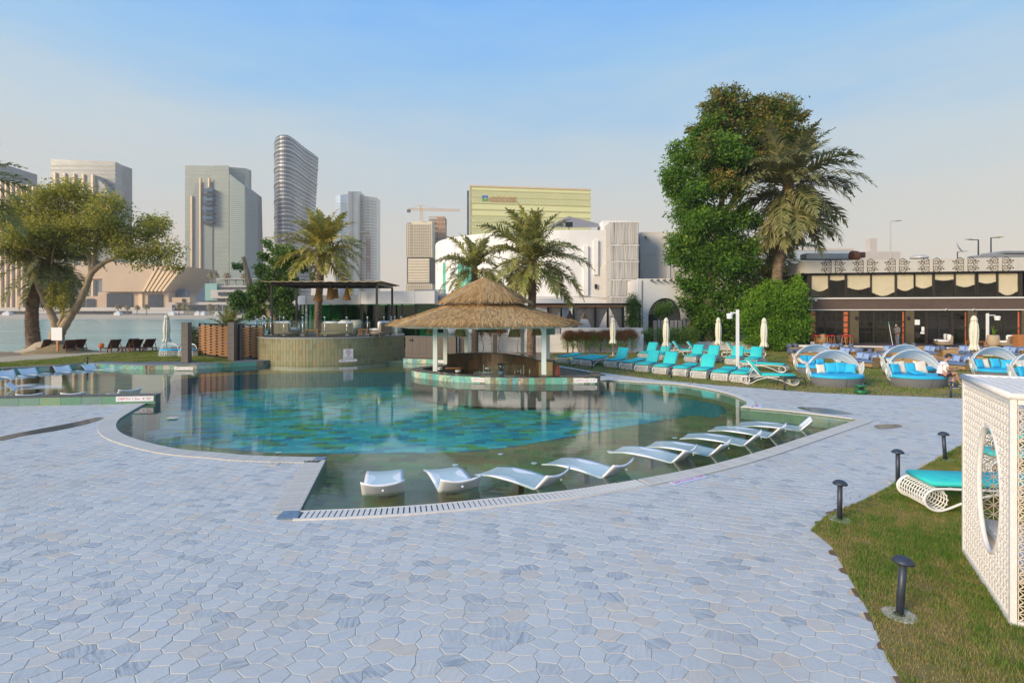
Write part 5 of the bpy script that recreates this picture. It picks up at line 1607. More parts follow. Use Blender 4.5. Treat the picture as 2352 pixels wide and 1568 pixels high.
# posts and ring beam of the hut
HC = Vector((-1.35, 25.6))
s = thing('bar_hut', 'round thatched bar hut roof with two tiers standing on white posts in the pool', 'hut', (HC.x, HC.y, 0))
mint = mat('hut_white', (.66, .72, .68), .5, var=.06, scale=2)
posts = [(1000, 24.0, .31), (1023, 27.3, .31), (1071, 29.0, .0), (1200, 28.4, .0), (1249, 22.7, .31), (1258, 26.2, .0)]
for u, y, z in posts:
 x = (u - 1176) * y / 1200
 b = MB(); b.bbox(x - HC.x - .1, x - HC.x + .1, y - HC.y - .1, y - HC.y + .1, z, 2.48, .01); b.build('post', mint, s)
NP = 8
def pr(r, a):     # octagonal radius with one corner towards the pool
 k = PI / NP
 aa = ((a + PI / 2 + k) % (2 * k)) - k
 return r * math.cos(k) / math.cos(((a + PI / 2) % (2 * k)) - k)
er = 4.75
def hip(r):
 t_ = r / er
 return 4.72 - 1.62 * min(1, r / 2.3) if r < 2.05 else 3.72 - (r - 1.8) * .47 + .02 * (r - 1.8) ** 2
b = MB()
rad = [.05, .9, 1.8, 2.3, 3.2, 4.0, 4.45]
rings = []
for r in rad:
 z = (4.62 - .58 * r) if r <= 1.8 else 3.36 - (r - 1.8) * .33
 rings.append([(pr(r, a) * math.cos(a), pr(r, a) * math.sin(a), z - .08) for a in [2 * PI * j / 48 for j in range(48)]])
b.loft(rings, False, False); b.build('underside', mint, s)
b = MB()
for i in range(8):
 a0, a1 = -PI / 2 + 2 * PI * i / 8, -PI / 2 + 2 * PI * (i + 1) / 8
 p, q = Vector((4.42 * math.cos(a0), 4.42 * math.sin(a0), 2.42)), Vector((4.42 * math.cos(a1), 4.42 * math.sin(a1), 2.42))
 b.bar(p, q, .06, .2)
b.build('fascia', mint, s, kind='stuff')
TH = mat('thatch', (.24, .12, .04), .85, c2=(.78, .60, .36), scale=2.5, tone=((.35, (.50, .30, .11)), (.6, (.68, .46, .20)), (.75, (.48, .40, .29))), sub=.2)
def thatch(r0, z0, r1, z1, n, ln, seed, sag=.0, name='thatch_layer'):
 rs = np.random.RandomState(seed)
 k = PI / NP
 t_ = np.sqrt(rs.uniform((r0 / r1) ** 2, 1, n)); t_ = (t_ * r1 - r0) / (r1 - r0)
 rowq = np.round(t_ * (r1 - r0) / .17) * .17 / (r1 - r0)      # laid in courses
 t_ = (rowq + rs.uniform(-.03, .03, n)).clip(0, 1)
 a = rs.uniform(0, 2 * PI, n)
 fac = math.cos(k) / np.cos(((a + PI / 2) % (2 * k)) - k)
 r = r0 + (r1 - r0) * t_
 z = z0 + (z1 - z0) * t_ - sag * np.sin(PI * t_)
 lf = ln * rs.uniform(.6, 1.25, n)
 da = rs.uniform(-.35, .35, n)
 P0 = np.column_stack([np.cos(a) * r * fac, np.sin(a) * r * fac, z + .05 + .03 * rs.rand(n)])
 sl = (z1 - z0) / (r1 - r0)
 D = np.column_stack([np.cos(a + da), np.sin(a + da), np.full(n, sl) - rs.uniform(-.02, .18, n)])
 D /= np.linalg.norm(D, axis=1)[:, None]
 W = np.column_stack([-np.sin(a + da), np.cos(a + da), rs.uniform(-.5, .5, n)])
 W /= np.linalg.norm(W, axis=1)[:, None]
 w = (.014 + .016 * rs.rand(n))[:, None]
 P1 = P0 + D * lf[:, None]
 P1[:, 2] -= .05 * rs.rand(n)
 V = np.stack([P0 - W * w, P0 + W * w, P1 + W * w * .35, P1 - W * w * .35], 1)
 tone = (rs.beta(2, 2, n) * .9 + .12 * np.sin(a * 5 + 1) + .1 * np.cos(a - 2.5)).clip(0, 1)
 np_quads(name, V, tone, TH, s, 'stuff')
thatch(1.6, 3.44, 4.55, 2.50, 26000, .42, 11, .03)
thatch(.0, 4.66, 2.1, 3.58, 15000, .38, 12, -.10)
rs_n = np.random.RandomState(5)
thatch(4.35, 2.60, 4.6, 2.50, 4200, .34, 13)
# basket lamps inside the bar
g_ = 'basket lamps hanging inside the thatched bar'
for u, v0, v1, w_, Yp, lab in ((1053, 740, 766, 12.5, 25.5, 'leftmost basket lamp in the bar, half behind the front left post'),
                               (1057, 742, 772, 13.5, 23.3, 'large olive basket lamp right of the front left post of the bar'),
                               (1133, 742, 763, 10.5, 27.0, 'small basket lamp in the middle of the bar, in front of the brown pillar'),
                               (1181, 742, 773, 13.5, 23.2, 'large olive basket lamp right of the middle of the bar'),
                               (1233, 742, 769, 11.5, 25.5, 'basket lamp beside the front right post of the bar')):
 if u == 1053: u = 985 + 6
 p = AT(u, v0, Yp); hh = (v1 - v0) * Yp / 1200; r_ = w_ * Yp / 1200
 basket_lamp(lab, p, hh, r_ * .5, r_, LW2, .5, g_)
# things inside the bar
s = thing('glass_washer', 'low steel glass washer with racks of glasses inside the bar', 'appliance', (AT(1110, 0, 24.2).x, 24.2, -.42))
b = MB(); b.bbox(-.45, .45, -.3, .3, 0, .62, .015); b.build('body', STEEL, s)
b = MB(); b.bbox(-.44, .44, -.31, .31, .623, .65, .01); b.build('top', STEEL, s)
gl2 = glass('bar_glass', (.8, .9, .9), .02)
for k in range(12):
 x, y = -.35 + (k % 6) * .13, -.15 + (k // 6) * .22
 b = MB(); b.lathe([(.03, .652), (.045, .74)], 10, (x, y)); b.build('drinking_glass', gl2, s, True)
s = thing('sneeze_guard', 'clear plastic guard panel standing on the bar counter', 'panel', (AT(1157, 0, 22.9).x, 22.75, CZ + .005))
b = MB(); b.bbox(-.86, .86, -.006, .006, .0, .42, .002); b.v = [(x, y, z) for x, y, z in b.v]; b.build('pane', cg, s); b = MB(); b.box(-.88, -.86, -.02, .02, 0, .44); b.box(.86, .88, -.02, .02, 0, .44); b.build('frame', STEEL, s)
s = thing('blender_jug', 'smoky blue blender jug standing upside down on the counter', 'jug', (AT(1152, 0, 23.0).x, 23.05, CZ + .005))
b = MB(); b.lathe([(.13, 0), (.13, .12), (.10, .14)], 14); b.build('base', SLATE, s, True); b = MB(); b.lathe([(.10, .142), (.20, .48)], 14); b.build('jug', glass('smoky', (.45, .55, .65), .03), s, True)
for i, (u, y, n_, lab) in enumerate(((1010, 24.6, 6, 'stack of white plates on the bar counter behind the front left post'), (1052, 23.9, 4, 'small stack of white dishes on the inner bar shelf'), (1120, 25.2, 3, 'stack of clear bowls on the steel washer'))):
 s = thing('plate_stack', lab, 'plates', (AT(u, 0, y).x, y, CZ + .03 - (i > 0) * .02), 0, 'stacks of dishes in the bar')
 for k in range(n_): b = MB(); b.lathe([(.09, k * .022), (.14, k * .022 + .018), (.13, k * .022 + .018)], 16); b.build('plate', WPLAST, s, True)
s = thing('serving_board', 'flat orange serving board on the inner bar shelf', 'board', (AT(1040, 0, 25.2).x, 25.2, CZ + .03)); b = MB(); b.bbox(-.35, .35, -.15, .15, 0, .03, .008); b.build('board', WOODO, s); b = MB(); b.tube([(.35, 0, .015), (.5, 0, .015)], .015, 6); b.build('handle', WOODO, s)
s = thing('bottle_tray', 'small tray of bottles and jars at the right of the bar counter', 'tray', (AT(1200, 0, 22.9).x, 22.9, CZ + .005)); b = MB(); b.bbox(-.4, .4, -.1, .1, 0, .02, .005); b.build('tray', WOODR, s)
for k in range(6):
 b = MB(); b.lathe([(.03, .021), (.03, .11 + .03 * (k % 3)), (.012, .14 + .03 * (k % 3)), (.012, .19 + .04 * (k % 3))], 10, (-.33 + k * .13, 0)); b.build('bottle', [WOODO, BLACKP, GREENT][k % 3], s, True)
s = thing('speaker_box', 'mint green box speaker fixed beside the front right post of the hut', 'speaker', (AT(1262, 0, 23.2).x, 23.2, 2.02)); b = MB(); b.bbox(-.24, .24, -.14, .14, 0, .52, .03); b.build('cabinet', mat('speaker_mint', (.22, .33, .28), .6), s); b = MB(); b.bbox(-.20, .20, -.155, -.142, .04, .48, .005); b.build('grille', mat('speaker_grille', (.16, .25, .21), .8), s)
s = thing('air_conditioner', 'grey split air conditioner hanging under the hut roof by the palm trunk', 'appliance', (AT(1112, 0, 27.5).x, 27.5, 2.0)); b = MB(); b.bbox(-.42, .42, -.12, .12, 0, .28, .03); b.build('case', mat('ac_grey', (.20, .23, .22), .6), s); b = MB(); b.box(-.36, .36, -.128, -.122, .03, .07); b.build('vent', BLACKM, s)
# brown posts with taps behind the bar
pillar('brown shower pillar behind the bar, left of the first palm trunk', AT(1059.5 + 0, 0, 31).x * 1.0, 31, .1, 2.4, .3)
pillar('slim brown shower pillar behind the middle of the bar', AT(1137, 0, 31.5).x, 31.5, .1, 2.35, .26)
for x_, lab in ((882 + 785 * .2 + 0, 'big white globe lamp on the wall behind the bar, left of the palm trunk'), (882 + 1012 * .2, 'white globe lamp half behind the left palm trunk')):
 p = AT(x_, 763, 38.8)
 s = thing('globe_lamp', lab, 'lamp', (p.x, p.y, 1.38), 0, 'white globe lamps behind the bar')
 b = MB(); b.ball((0, 0, .33), .33, n=20, m=14); b.build('globe', WPLAST, s, True); b = MB(); b.lathe([(.1, -.03), (.1, .03)], 10); b.build('base', DGREY, s)
s = thing('pool_hose', 'coiled yellow hose on the grass right of the bar', 'hose', (AT(1292, 0, 37).x, 34, .0))
b = MB(); b.tube([(.9 * (1 - k * .008) * math.cos(k * .35), .4 * (1 - k * .008) * math.sin(k * .35), .03 + (k // 18) * .03) for k in range(72)], .03, 6); b.build('hose', mat('hose_yellow', (.70, .60, .03), .5), s)
# flat signs and white access lids on the paving
depth_sign('DEPTH 0.3m  0.98\'', G(1582, 1101.5, .001) + Vector((0, 0, .001)), math.atan2(G(1628, 1090).y - G(1536, 1112).y, G(1628, 1090).x - G(1536, 1112).x), .86, 'lilac plate with red depth lettering flat on the paving beside the curved grate', .15, True)
depth_sign('DEPTH 1.50m  4.1\'', G(640, 1058.5) + Vector((0, 0, .003)), R(176), 1.03, 'lilac depth plate lying upside down near the grate corner', .14, True)
depth_sign('DEPTH 0.3m', G(1739, 932) + Vector((0, 0, .003)), R(65), .55, 'small lilac depth plate on the paving at the tip of the curved coping', .3, True, size=.10)
lid_m = mat('lid_cream', (.56, .50, .40), .6)
lid = None
for i, (u, v, w_, lab) in enumerate(((625, 1066, .26, 'cream square lid in the paving just below the upside down depth plate'), (397, 959, .26, 'cream square lid in the paving left of the curved coping'), (1622, 1033 + 0, .0, ''), (1633 + 0, 0, 0, ''),)):
 if not lab: continue
 s = thing('access_lid', lab, 'lid', G(u, v) + Vector((0, 0, .002)), 0, 'cream lids set in the paving')
 b = MB(); b.bbox(-w_ / 2, w_ / 2, -w_ / 2 * .8, w_ / 2 * .8, 0, .008, .002); b.build('plate', lid_m, s)
 b = MB(); b.lathe([(.02, .0082), (.02, .011)], 8, cap0=False); b.build('screw', STEEL, s)
# ------------------------------------------------------------------ vegetation
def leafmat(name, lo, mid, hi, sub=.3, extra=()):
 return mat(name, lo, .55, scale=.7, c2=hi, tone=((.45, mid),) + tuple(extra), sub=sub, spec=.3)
L_FIC = leafmat('leaf_green', (.025, .075, .01), (.11, .25, .022), (.34, .48, .06), .45, ((.62, (.15, .26, .03)),))
L_FIC2 = leafmat('leaf_rusty', (.04, .09, .015), (.15, .17, .03), (.42, .27, .07), .4, ((.3, (.07, .18, .02)),))
L_OLV = leafmat('leaf_olive', (.14, .17, .03), (.32, .33, .06), (.72, .50, .06), .5, ((.62, (.45, .42, .08)),))
L_MID = leafmat('leaf_mid', (.035, .09, .02), (.11, .22, .04), (.28, .38, .08), .4)
L_BUSH = leafmat('leaf_bush', (.04, .12, .01), (.15, .32, .02), (.36, .52, .06), .45)
L_PALM = leafmat('leaf_palm', (.08, .12, .02), (.24, .26, .06), (.52, .44, .17), .3)
L_PALMD = leafmat('leaf_palm_dark', (.06, .09, .025), (.17, .19, .065), (.38, .32, .15), .3)
L_PALMY = leafmat('leaf_palm_yellow', (.10, .14, .02), (.32, .30, .05), (.62, .50, .14), .3)
L_RED = leafmat('leaf_hedge_top', (.10, .07, .02), (.26, .13, .05), (.50, .22, .09), .35)

def foliage(parent, name, blobs, n, size, m, seed, shell=.55, tw=28, flat=.8, droop=.0, slim=.5, lumps=4, spread=.16):
 """blobs: (x, y, z, rx, ry, rz) parent-local. leaves sit in twig clumps through the outer part of each blob"""
 rs = np.random.RandomState(seed)
 B = np.array(blobs, float)
 if lumps:     # smaller lobes round each main one make the outline uneven
  S = []
  for q in B:
   for k in range(lumps):
    d = rs.normal(size=3); d /= np.linalg.norm(d); f = rs.uniform(.28, .5)
    S.append(np.concatenate([q[:3] + d * q[3:] * rs.uniform(.75, 1.02), q[3:] * f]))
  B = np.vstack([B * np.array([1, 1, 1, .86, .86, .86]), S])
 wgt = (B[:, 3] * B[:, 4] * B[:, 5]) ** .72
 nt_ = n // tw
 bi = rs.choice(len(B), nt_, p=wgt / wgt.sum())
 d = rs.normal(size=(nt_, 3)); d /= np.linalg.norm(d, axis=1)[:, None]
 r = (shell + (1 - shell) * rs.rand(nt_) ** .6) * (1 + .13 * rs.normal(size=nt_).clip(-1.5, 1.4))
 C = B[bi, :3] + d * r[:, None] * B[bi, 3:]
 ct = (rs.rand(nt_) * .55 + .22 * d[:, 2] + .25 * rs.rand(len(B))[bi]).clip(0, 1)  # lobe tops lighter, undersides darker: light from above put into leaf colour
 rr = B[bi, 3:].mean(1) * spread + .10
 ci = np.repeat(np.arange(nt_), tw); N_ = len(ci)
 off = rs.normal(size=(N_, 3)).clip(-1.8, 1.8) * rr[ci][:, None] * np.array([1, 1, .75])
 P = C[ci] + off
 P[:, 2] -= droop * np.abs(off[:, 2])
 ax = rs.normal(size=(N_, 3)); ax[:, 2] = ax[:, 2] * flat - .45
 ax = ax + .5 * d[ci]
 ax /= np.linalg.norm(ax, axis=1)[:, None]
 up = rs.normal(size=(N_, 3))
 sd_ = np.cross(ax, up); sd_ /= np.linalg.norm(sd_, axis=1)[:, None]
 L_ = size * rs.uniform(.6, 1.3, N_)[:, None]
 V = np.stack([P, P + ax * L_ * .5 + sd_ * L_ * slim * .5, P + ax * L_, P + ax * L_ * .5 - sd_ * L_ * slim * .5], 1)
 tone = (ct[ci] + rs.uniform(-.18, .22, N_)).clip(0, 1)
 return np_quads(name, V, tone, m, parent, 'stuff')

def limb(pts, r0, r1, m, parent, name='branch', n=8, wob=.03, seed=0):
 P = spline(pts, 5)
 r_ = random.Random(seed)
 P = [p + Vector((r_.uniform(-wob, wob), r_.uniform(-wob, wob), 0)) for p in P]
 b = MB(); k = len(P) - 1
 b.tube(P, [lerp(r0, r1, (i / k) ** .8) * (1 + r_.uniform(-.06, .06)) for i in range(k + 1)], n)
 return b.build(name, m, parent, True)

def uvblobs(lst, Y, o, ry=None):
 """(u, v, r px [, rz px]) ovals seen on the photo's tree to volumes round distance Y"""
 out_ = []
 for q in lst:
  u, v, r = q[:3]; rz_ = q[3] if len(q) > 3 else r; dy = q[4] if len(q) > 4 else 0
  p = AT(u, v, Y + dy) - o; rr = r * Y / 1200
  out_.append((p.x, p.y, p.z, rr, (ry or rr * .9), rz_ * Y / 1200))
 return out_

# --- palms
def frond_mesh(name, e0, bend, m, seed, ln=1.0, nl=40, leaf=.21, side=.0):
 """unit frond leaving the crown at elevation e0 and arching down by bend"""
 rs = np.random.RandomState(seed)
 pts = []; p = np.array([0., 0, 0]); K = 22
 for i in range(K + 1):
  t_ = i / K; e_ = e0 - bend * t_ ** 1.4
  pts.append(p.copy()); p = p + np.array([side * t_ * .6, math.cos(e_), math.sin(e_)]) * ln / K
 pts = np.array(pts)
 V = []; T = []
 tang = np.gradient(pts, axis=0); tang /= np.linalg.norm(tang, axis=1)[:, None]
 X = np.array([1., 0, 0])
 for i in range(nl):
  t_ = .14 + .85 * (i + .5) / nl
  f = t_ * K; k = int(f); fr_ = f - k
  P0 = pts[k] * (1 - fr_) + pts[min(k + 1, K)] * fr_; T0 = tang[k]
  up = np.cross(X, T0)
  L_ = leaf * (math.sin(PI * min(1, (.18 + .9 * t_))) ** .55 + .12) * rs.uniform(.85, 1.1)
  for sgn in (-1, 1):
   vup = rs.uniform(-.15, .55)
   D = X * sgn * .75 + T0 * rs.uniform(.5, .85) + up * vup
   D /= np.linalg.norm(D)
   Wd = np.cross(D, up); Wd /= np.linalg.norm(Wd); wv = Wd * .0098
   mid = P0 + D * L_ * .55; end = P0 + D * L_ + np.array([0, 0, -.30 * L_])
   V.append([P0 - wv, P0 + wv, mid + wv, mid - wv]); V.append([mid - wv, mid + wv, end, end])
   tn = rs.uniform(.15, .85); T += [tn, min(1, tn + .15)]
 for i in range(K):
  w0, w1 = .012 * (1 - .8 * i / K) + .002, .012 * (1 - .8 * (i + 1) / K) + .002
  V.append([pts[i] - X * w0, pts[i] + X * w0, pts[i + 1] + X * w1, pts[i + 1] - X * w1]); T.append(.9)
 V = np.array(V)
 o = np_quads(name, V, T, m)
 me = o.data; bpy.data.objects.remove(o)
 return me
FR = {}
def fronds_for(m):
 if m.name in FR: return FR[m.name]
 L = []
 for k, (e0, bd) in enumerate(((85, 40), (72, 55), (58, 70), (42, 85), (25, 85), (8, 80), (-12, 62), (-35, 42), (-60, 22))):
  L.append([frond_mesh('frond', R(e0), R(bd), m, k * 3 + j, side=(-.12, .14)[j], leaf=.20) for j in (0, 1)])
 FR[m.name] = L
 return L
def palm(label, base, crown, rad, m, nf, tr0, tr1, seed, grp='date palms', hang=.35, upb=1., trunkm=None, lean=None, dead=.0, name='date_palm'):
 r_ = random.Random(seed)
 s = thing(name, label, 'palm tree', base, 0, grp)
 o = Vector(base); c = Vector(crown) - o
 mid = c * .5 + Vector((c.x * -.12, 0, 0)) if lean is None else Vector(lean)
 P = spline([(0, 0, -.1), tuple(mid), tuple(c + Vector((0, 0, -.15)))], 14)
 b = MB(); k = len(P) - 1
 b.tube(P, [lerp(tr0 * (1.25 if i < 2 else 1), tr1, i / k) for i in range(k + 1)], 14); b.build('trunk', trunkm or TRUNKP, s, True)
 # old leaf bases as scales round the trunk
 b = MB(); h = 0; tot_ = sum((P[i + 1] - P[i]).length for i in range(k)); st = .085 if tot_ < 9 else .14
 for i, q in enumerate(resample(P, st)):
  t_ = min(1, i * st / tot_); rr = lerp(tr0, tr1, t_) * .97
  n_ = 9
  for j in range(n_):
   a = 2 * PI * (j + .5 * (i % 2)) / n_ + r_.uniform(-.1, .1)
   d = Vector((math.cos(a), math.sin(a), 0)); w_ = rr * .36; tt = Vector((-d.y, d.x, 0))
   b0 = q + d * rr * .92; hh = st * 1.3; ot = rr * (.16 + .12 * r_.random())
   b.ct = r_.random()
   b.add([b0 - tt * w_ + Vector((0, 0, -hh * .5)), b0 + tt * w_ + Vector((0, 0, -hh * .5)), b0 + tt * w_ * .55 + d * ot + Vector((0, 0, hh * .5)), b0 - tt * w_ * .55 + d * ot + Vector((0, 0, hh * .5)), b0 + Vector((0, 0, hh * .6))],
                  [(0, 1, 2, 3), (3, 2, 4), (1, 4, 2), (0, 3, 4)])
 b.build('leaf_base', SCALEM, s, kind='stuff')
 b = MB(); b.ball(tuple(c), tr1 * 1.25, tr1 * 1.25, tr1 * 1.7, 12, 8); b.build('crown_heart', mat('palm_heart', (.22, .13, .05), .8, var=.3, scale=14, bump=.8), s, True)
 FM = fronds_for(m)
 for i in range(nf):
  t_ = (i + .5) / nf
  lv = int(min(8, (t_ ** (1.0 / upb)) * (6.2 + hang * 4)))
  lv = max(1 if hang > .9 else 0, min(8, lv + r_.choice((-1, 0, 0, 1)) + (1 if hang > .9 and t_ < .3 else 0)))
  f = bpy.data.objects.new('frond', FM[lv][i % 2]); col.objects.link(f); f.parent = s
  f.location = c + Vector((0, 0, tr1 * .6 * (1 - t_)))
  f.rotation_euler = (0, r_.uniform(-.35, .35), i * 2.39996 + r_.uniform(-.25, .25))
  q = rad * r_.uniform(.86, 1.12) * (1.0 if lv > 1 else .95)
  f.scale = (q, q, q)
 return s
SCALEM = mat('palm_scale', (.11, .075, .05), .9, scale=9, tone=((.5, (.20, .14, .09)),), c2=(.32, .25, .18))
palm('date palm with green upright fronds rising behind the terrace pergola', (AT(727, 0, 40).x, 40, .3), AT(740, 583, 40), 3.9, L_PALMY, 48, .27, .24, 1, hang=.25)
palm('smaller date palm left of the tall one, its trunk behind the bar', (AT(1091, 0, 38.6).x, 38.6, .05), AT(1090, 622, 38.6), 3.3, L_PALM, 36, .24, .22, 2, hang=.3)
palm('full crowned date palm right of the thatched hut', (AT(1220, 0, 35.6).x, 35.6, 0), AT(1224, 606, 35.6), 4.4, L_PALM, 54, .30, .24, 3, hang=.45)
palm('tallest date palm with drooping brown fronds right of the big green tree', (AT(1776, 0, 42.3).x, 42.3, 0), AT(1810, 436, 41.6), 5.9, L_PALMD, 70, .42, .34, 4, hang=1.0, lean=(.25, 0, 5.2), name='date_palm')
palm('pale low date palm behind the tallest palm trunk', (AT(1775, 0, 47).x, 47, 0), AT(1768, 597, 47), 4.2, L_PALM, 44, .3, .26, 5, hang=.9)
palm('dark date palm on the sand behind the spreading tree', (AT(78, 0, 38.4).x, 38.4, .5), AT(108, 602, 38.4), 4.1, L_PALMD, 50, .42, .28, 6, hang=.8, lean=(-.1, 0, 3.0))
palm('date palm reaching in from beyond the left edge', (AT(-150, 0, 24).x, 24, .1), AT(-128, 445, 24), 3.6, L_PALM, 40, .3, .25, 8, hang=.5)
# young palm behind the slat screen
s = palm('short bushy palm behind the wooden slat screens', (AT(521, 0, 36).x, 36, -.2), (AT(521, 0, 36).x, 36, 1.6), 2.1, L_PALM, 26, .2, .18, 9, hang=.05)

# far palms: single crowns on the other shore
pf_ = None
farp = [(465, 678, 'tan'), (372, 688, 0)]
def far_palm(label, u, vtop, Yf, z0, grp, src=None):
 global pf_
 hh = AT(u, vtop, Yf).z - z0
 p = (AT(u, 0, Yf).x, Yf, z0)
 if src is None:
  s = thing('far_palm', label, 'palm tree', p, 0, grp)
  b = MB(); b.tube([(0, 0, 0), (0, 0, 6)], .3, 5); b.build('trunk', TRUNKP, s)
  rs = np.random.RandomState(3); V = []
  for k in range(110):
   a = rs.uniform(0, 2 * PI); e_ = rs.uniform(-.7, 1.3); L_ = rs.uniform(2, 3.1)
   d = np.array([math.cos(a) * math.cos(e_), math.sin(a) * math.cos(e_), math.sin(e_)]); sd_ = np.array([-math.sin(a), math.cos(a), 0]) * .3
   c0 = np.array([0, 0, 6.]); m_ = c0 + d * L_ * .6; e2 = c0 + d * L_ + np.array([0, 0, -1.2])
   V.append([c0 - sd_ * .4, c0 + sd_ * .4, m_ + sd_, m_ - sd_]); V.append([m_ - sd_, m_ + sd_, e2, e2])
  np_quads('crown', V, rs.rand(len(V)), mat('far_palm_leaf', (.22, .17, .06), .8, c2=(.45, .34, .14), tone=True), s, 'stuff')
  src = s
 else: s = dup(src, p, rnd.random() * 6, label)
 k = hh / 8.2; s.scale = (k, k, k)
 return s
ord_ = ['leftmost', 'second', 'third', 'fourth', 'fifth', 'sixth', 'seventh', 'eighth', 'rightmost']
a0 = None
for i, (u, v) in enumerate(((272, 697), (293, 699), (315, 699), (337, 697), (411, 694), (423, 696), (433, 698), (482, 696), (500, 697))):
 s = far_palm('small palm on the far beach, %s of nine along the promenade' % ord_[i], u, v, 352, 1.4, 'palms along the far promenade', a0); a0 = a0 or s
for i, (u, v) in enumerate(((485, 622), (495, 623), (522, 624), (559, 626))):
 s = far_palm('palm on the mall roof terrace, %s' % ['leftmost of four', 'second of four', 'third of four', 'rightmost of four'][i], u, v, 392, AT(0, 656, 392).z, 'palms on the mall roof', a0)

# --- spreading tree on the left
Yt = 37.5
s = thing('spreading_tree', 'spreading olive leaved tree with pale forked trunk on the left lawn', 'tree', (AT(131, 0, Yt).x, Yt, .25)); o = s.location
def TP(u, v, dy=0): return tuple(AT(u, v, Yt + dy) - o)
limb([TP(131, 812), TP(130, 780), TP(133, 752)], .58, .36, TRUNKL, s, 'trunk', 14, .02)
limb([TP(128, 775), TP(124, 735), TP(102, 690), TP(78, 632), TP(52, 600), TP(36, 560)], .29, .10, TRUNKL, s, 'limb', 10)
limb([TP(138, 765), TP(160, 728), TP(184, 690), TP(202, 648), TP(212, 622)], .32, .17, TRUNKL, s, 'limb', 10)
limb([TP(210, 625), TP(205, 595), TP(190, 560), TP(180, 520)], .19, .05, TRUNKL, s, 'limb', 8)
limb([TP(213, 622), TP(217, 590), TP(226, 550), TP(240, 500)], .17, .05, TRUNKL, s, 'limb', 8)
limb([TP(208, 630), TP(236, 605), TP(275, 590), TP(330, 575), TP(370, 570)], .20, .05, TRUNKL, s, 'limb', 8)
limb([TP(104, 690), TP(120, 660), TP(118, 610), TP(125, 560)], .14, .04, TRUNKL, s, 'limb', 8)
limb([TP(134, 750), TP(145, 715), TP(140, 680)], .14, .05, TRUNKL, s, 'limb', 8)
rb = random.Random(5)
for k in range(46):
 u, v = rb.uniform(20, 380), rb.uniform(450, 610)
 u2, v2 = u + rb.uniform(-34, 34), v + rb.uniform(-40, 26)
 dy = rb.uniform(-2, 2)
 limb([TP(u, v, dy), TP((u + u2) / 2 + rb.uniform(-8, 8), (v + v2) / 2, dy), TP(u2, v2, dy)], .045, .012, TRUNKG, s, 'twig', 5, .02, k)
bl = [(40, 500, 44, 40), (95, 470, 44, 40), (150, 455, 44, 34), (205, 460, 48, 36), (255, 490, 42, 38), (120, 520, 60, 44), (190, 530, 60, 42), (255, 545, 48, 36), (20, 560, 40, 34, -1), (70, 575, 38, 22), (300, 560, 44, 34), (340, 530, 34, 30, 1), (368, 520, 24, 28), (385, 570, 30, 26), (330, 590, 36, 24), (400, 605, 18, 16), (150, 580, 50, 20, 1.5), (225, 500, 30, 24, -2), (60, 530, 40, 30, -2)]
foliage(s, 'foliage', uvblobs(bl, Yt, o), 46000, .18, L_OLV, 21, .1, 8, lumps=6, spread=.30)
foliage(s, 'low_sprouts', uvblobs([(145, 700, 12, 24, -.4), (150, 660, 12, 18, -.4), (120, 690, 8, 12, -.4), (118, 660, 8, 18, -.4)], Yt, o), 1800, .15, L_OLV, 22, .1, 12)
s = thing('root_mound', 'sandy mound round the foot of the spreading tree', 'mound', (AT(131, 0, 36.6).x, 36.9, LZ))
b = MB(); b.lathe([(2.6, -.06), (2.0, .05), (1.3, .22), (.8, .42), (.45, .55)], 24, sy=.8); b.v = [(x + .1 * math.sin(y * 7), y, z + .03 * math.sin(x * 9)) for x, y, z in b.v]; b.build('sand_mound', mat('mound_soil', (.20, .15, .06), .95, scale=3, c2=(.30, .22, .12), bump=.6), s, True)
s = thing('root_mound', 'pale sand mound round the foot of the dark palm', 'mound', (AT(78, 0, 37.2).x, 38.2, .05))
b = MB(); b.lathe([(2.8, -.06), (2.0, .12), (1.2, .36), (.7, .75), (.4, .85)], 24, sy=.8); b.build('sand_mound', sand_m, s, True)
s = thing('notice_board', 'white paper notice on a wooden post before the forked trunk', 'sign', (AT(131, 0, 35.2).x, 35.2, LZ + .3))
zz = AT(0, 763, 35.2).z - LZ - .3
b = MB(); b.bbox(-.36, .36, -.03, 0, zz - .55, zz + .32, .005); b.build('notice', SIGNW, s); b = MB(); b.bbox(-.07, .07, .002, .1, -.1, zz, .01); b.build('post', WOODO, s)

# --- tree behind the screens
Yt = 41.0
s = thing('leafy_tree', 'leafy green tree with a bare sawn limb behind the slat screens', 'tree', (AT(640, 0, Yt).x, Yt, .0)); o = s.location
limb([TP(640, 790), TP(634, 745), TP(618, 716), TP(598, 700), TP(580, 672), TP(570, 640)], .40, .24, TRUNKL, s, 'trunk', 12)
limb([TP(571, 645), TP(566, 620), TP(558, 590)], .22, .14, TRUNKL, s, 'limb', 10)
limb([TP(600, 702), TP(625, 660), TP(650, 610), TP(665, 560)], .16, .05, TRUNKL, s, 'limb', 8)
limb([TP(660, 575), TP(640, 560), TP(620, 545), TP(600, 548)], .05, .02, TRUNKL, s, 'limb', 6)
bl = [(560, 690, 26, 24), (585, 712, 22, 20), (600, 670, 24, 22), (625, 645, 22, 22), (640, 690, 26, 30), (665, 660, 24, 30), (650, 610, 22, 26), (668, 585, 20, 24), (640, 575, 14, 12), (600, 620, 13, 14), (545, 700, 14, 14), (665, 720, 22, 26), (615, 560, 10, 7), (605, 590, 10, 12), (545, 610, 9, 7), (640, 740, 22, 14), (690, 600, 16, 20)]
foliage(s, 'foliage', uvblobs(bl, Yt, o), 17000, .21, L_MID, 31, .25, 14, slim=.75)
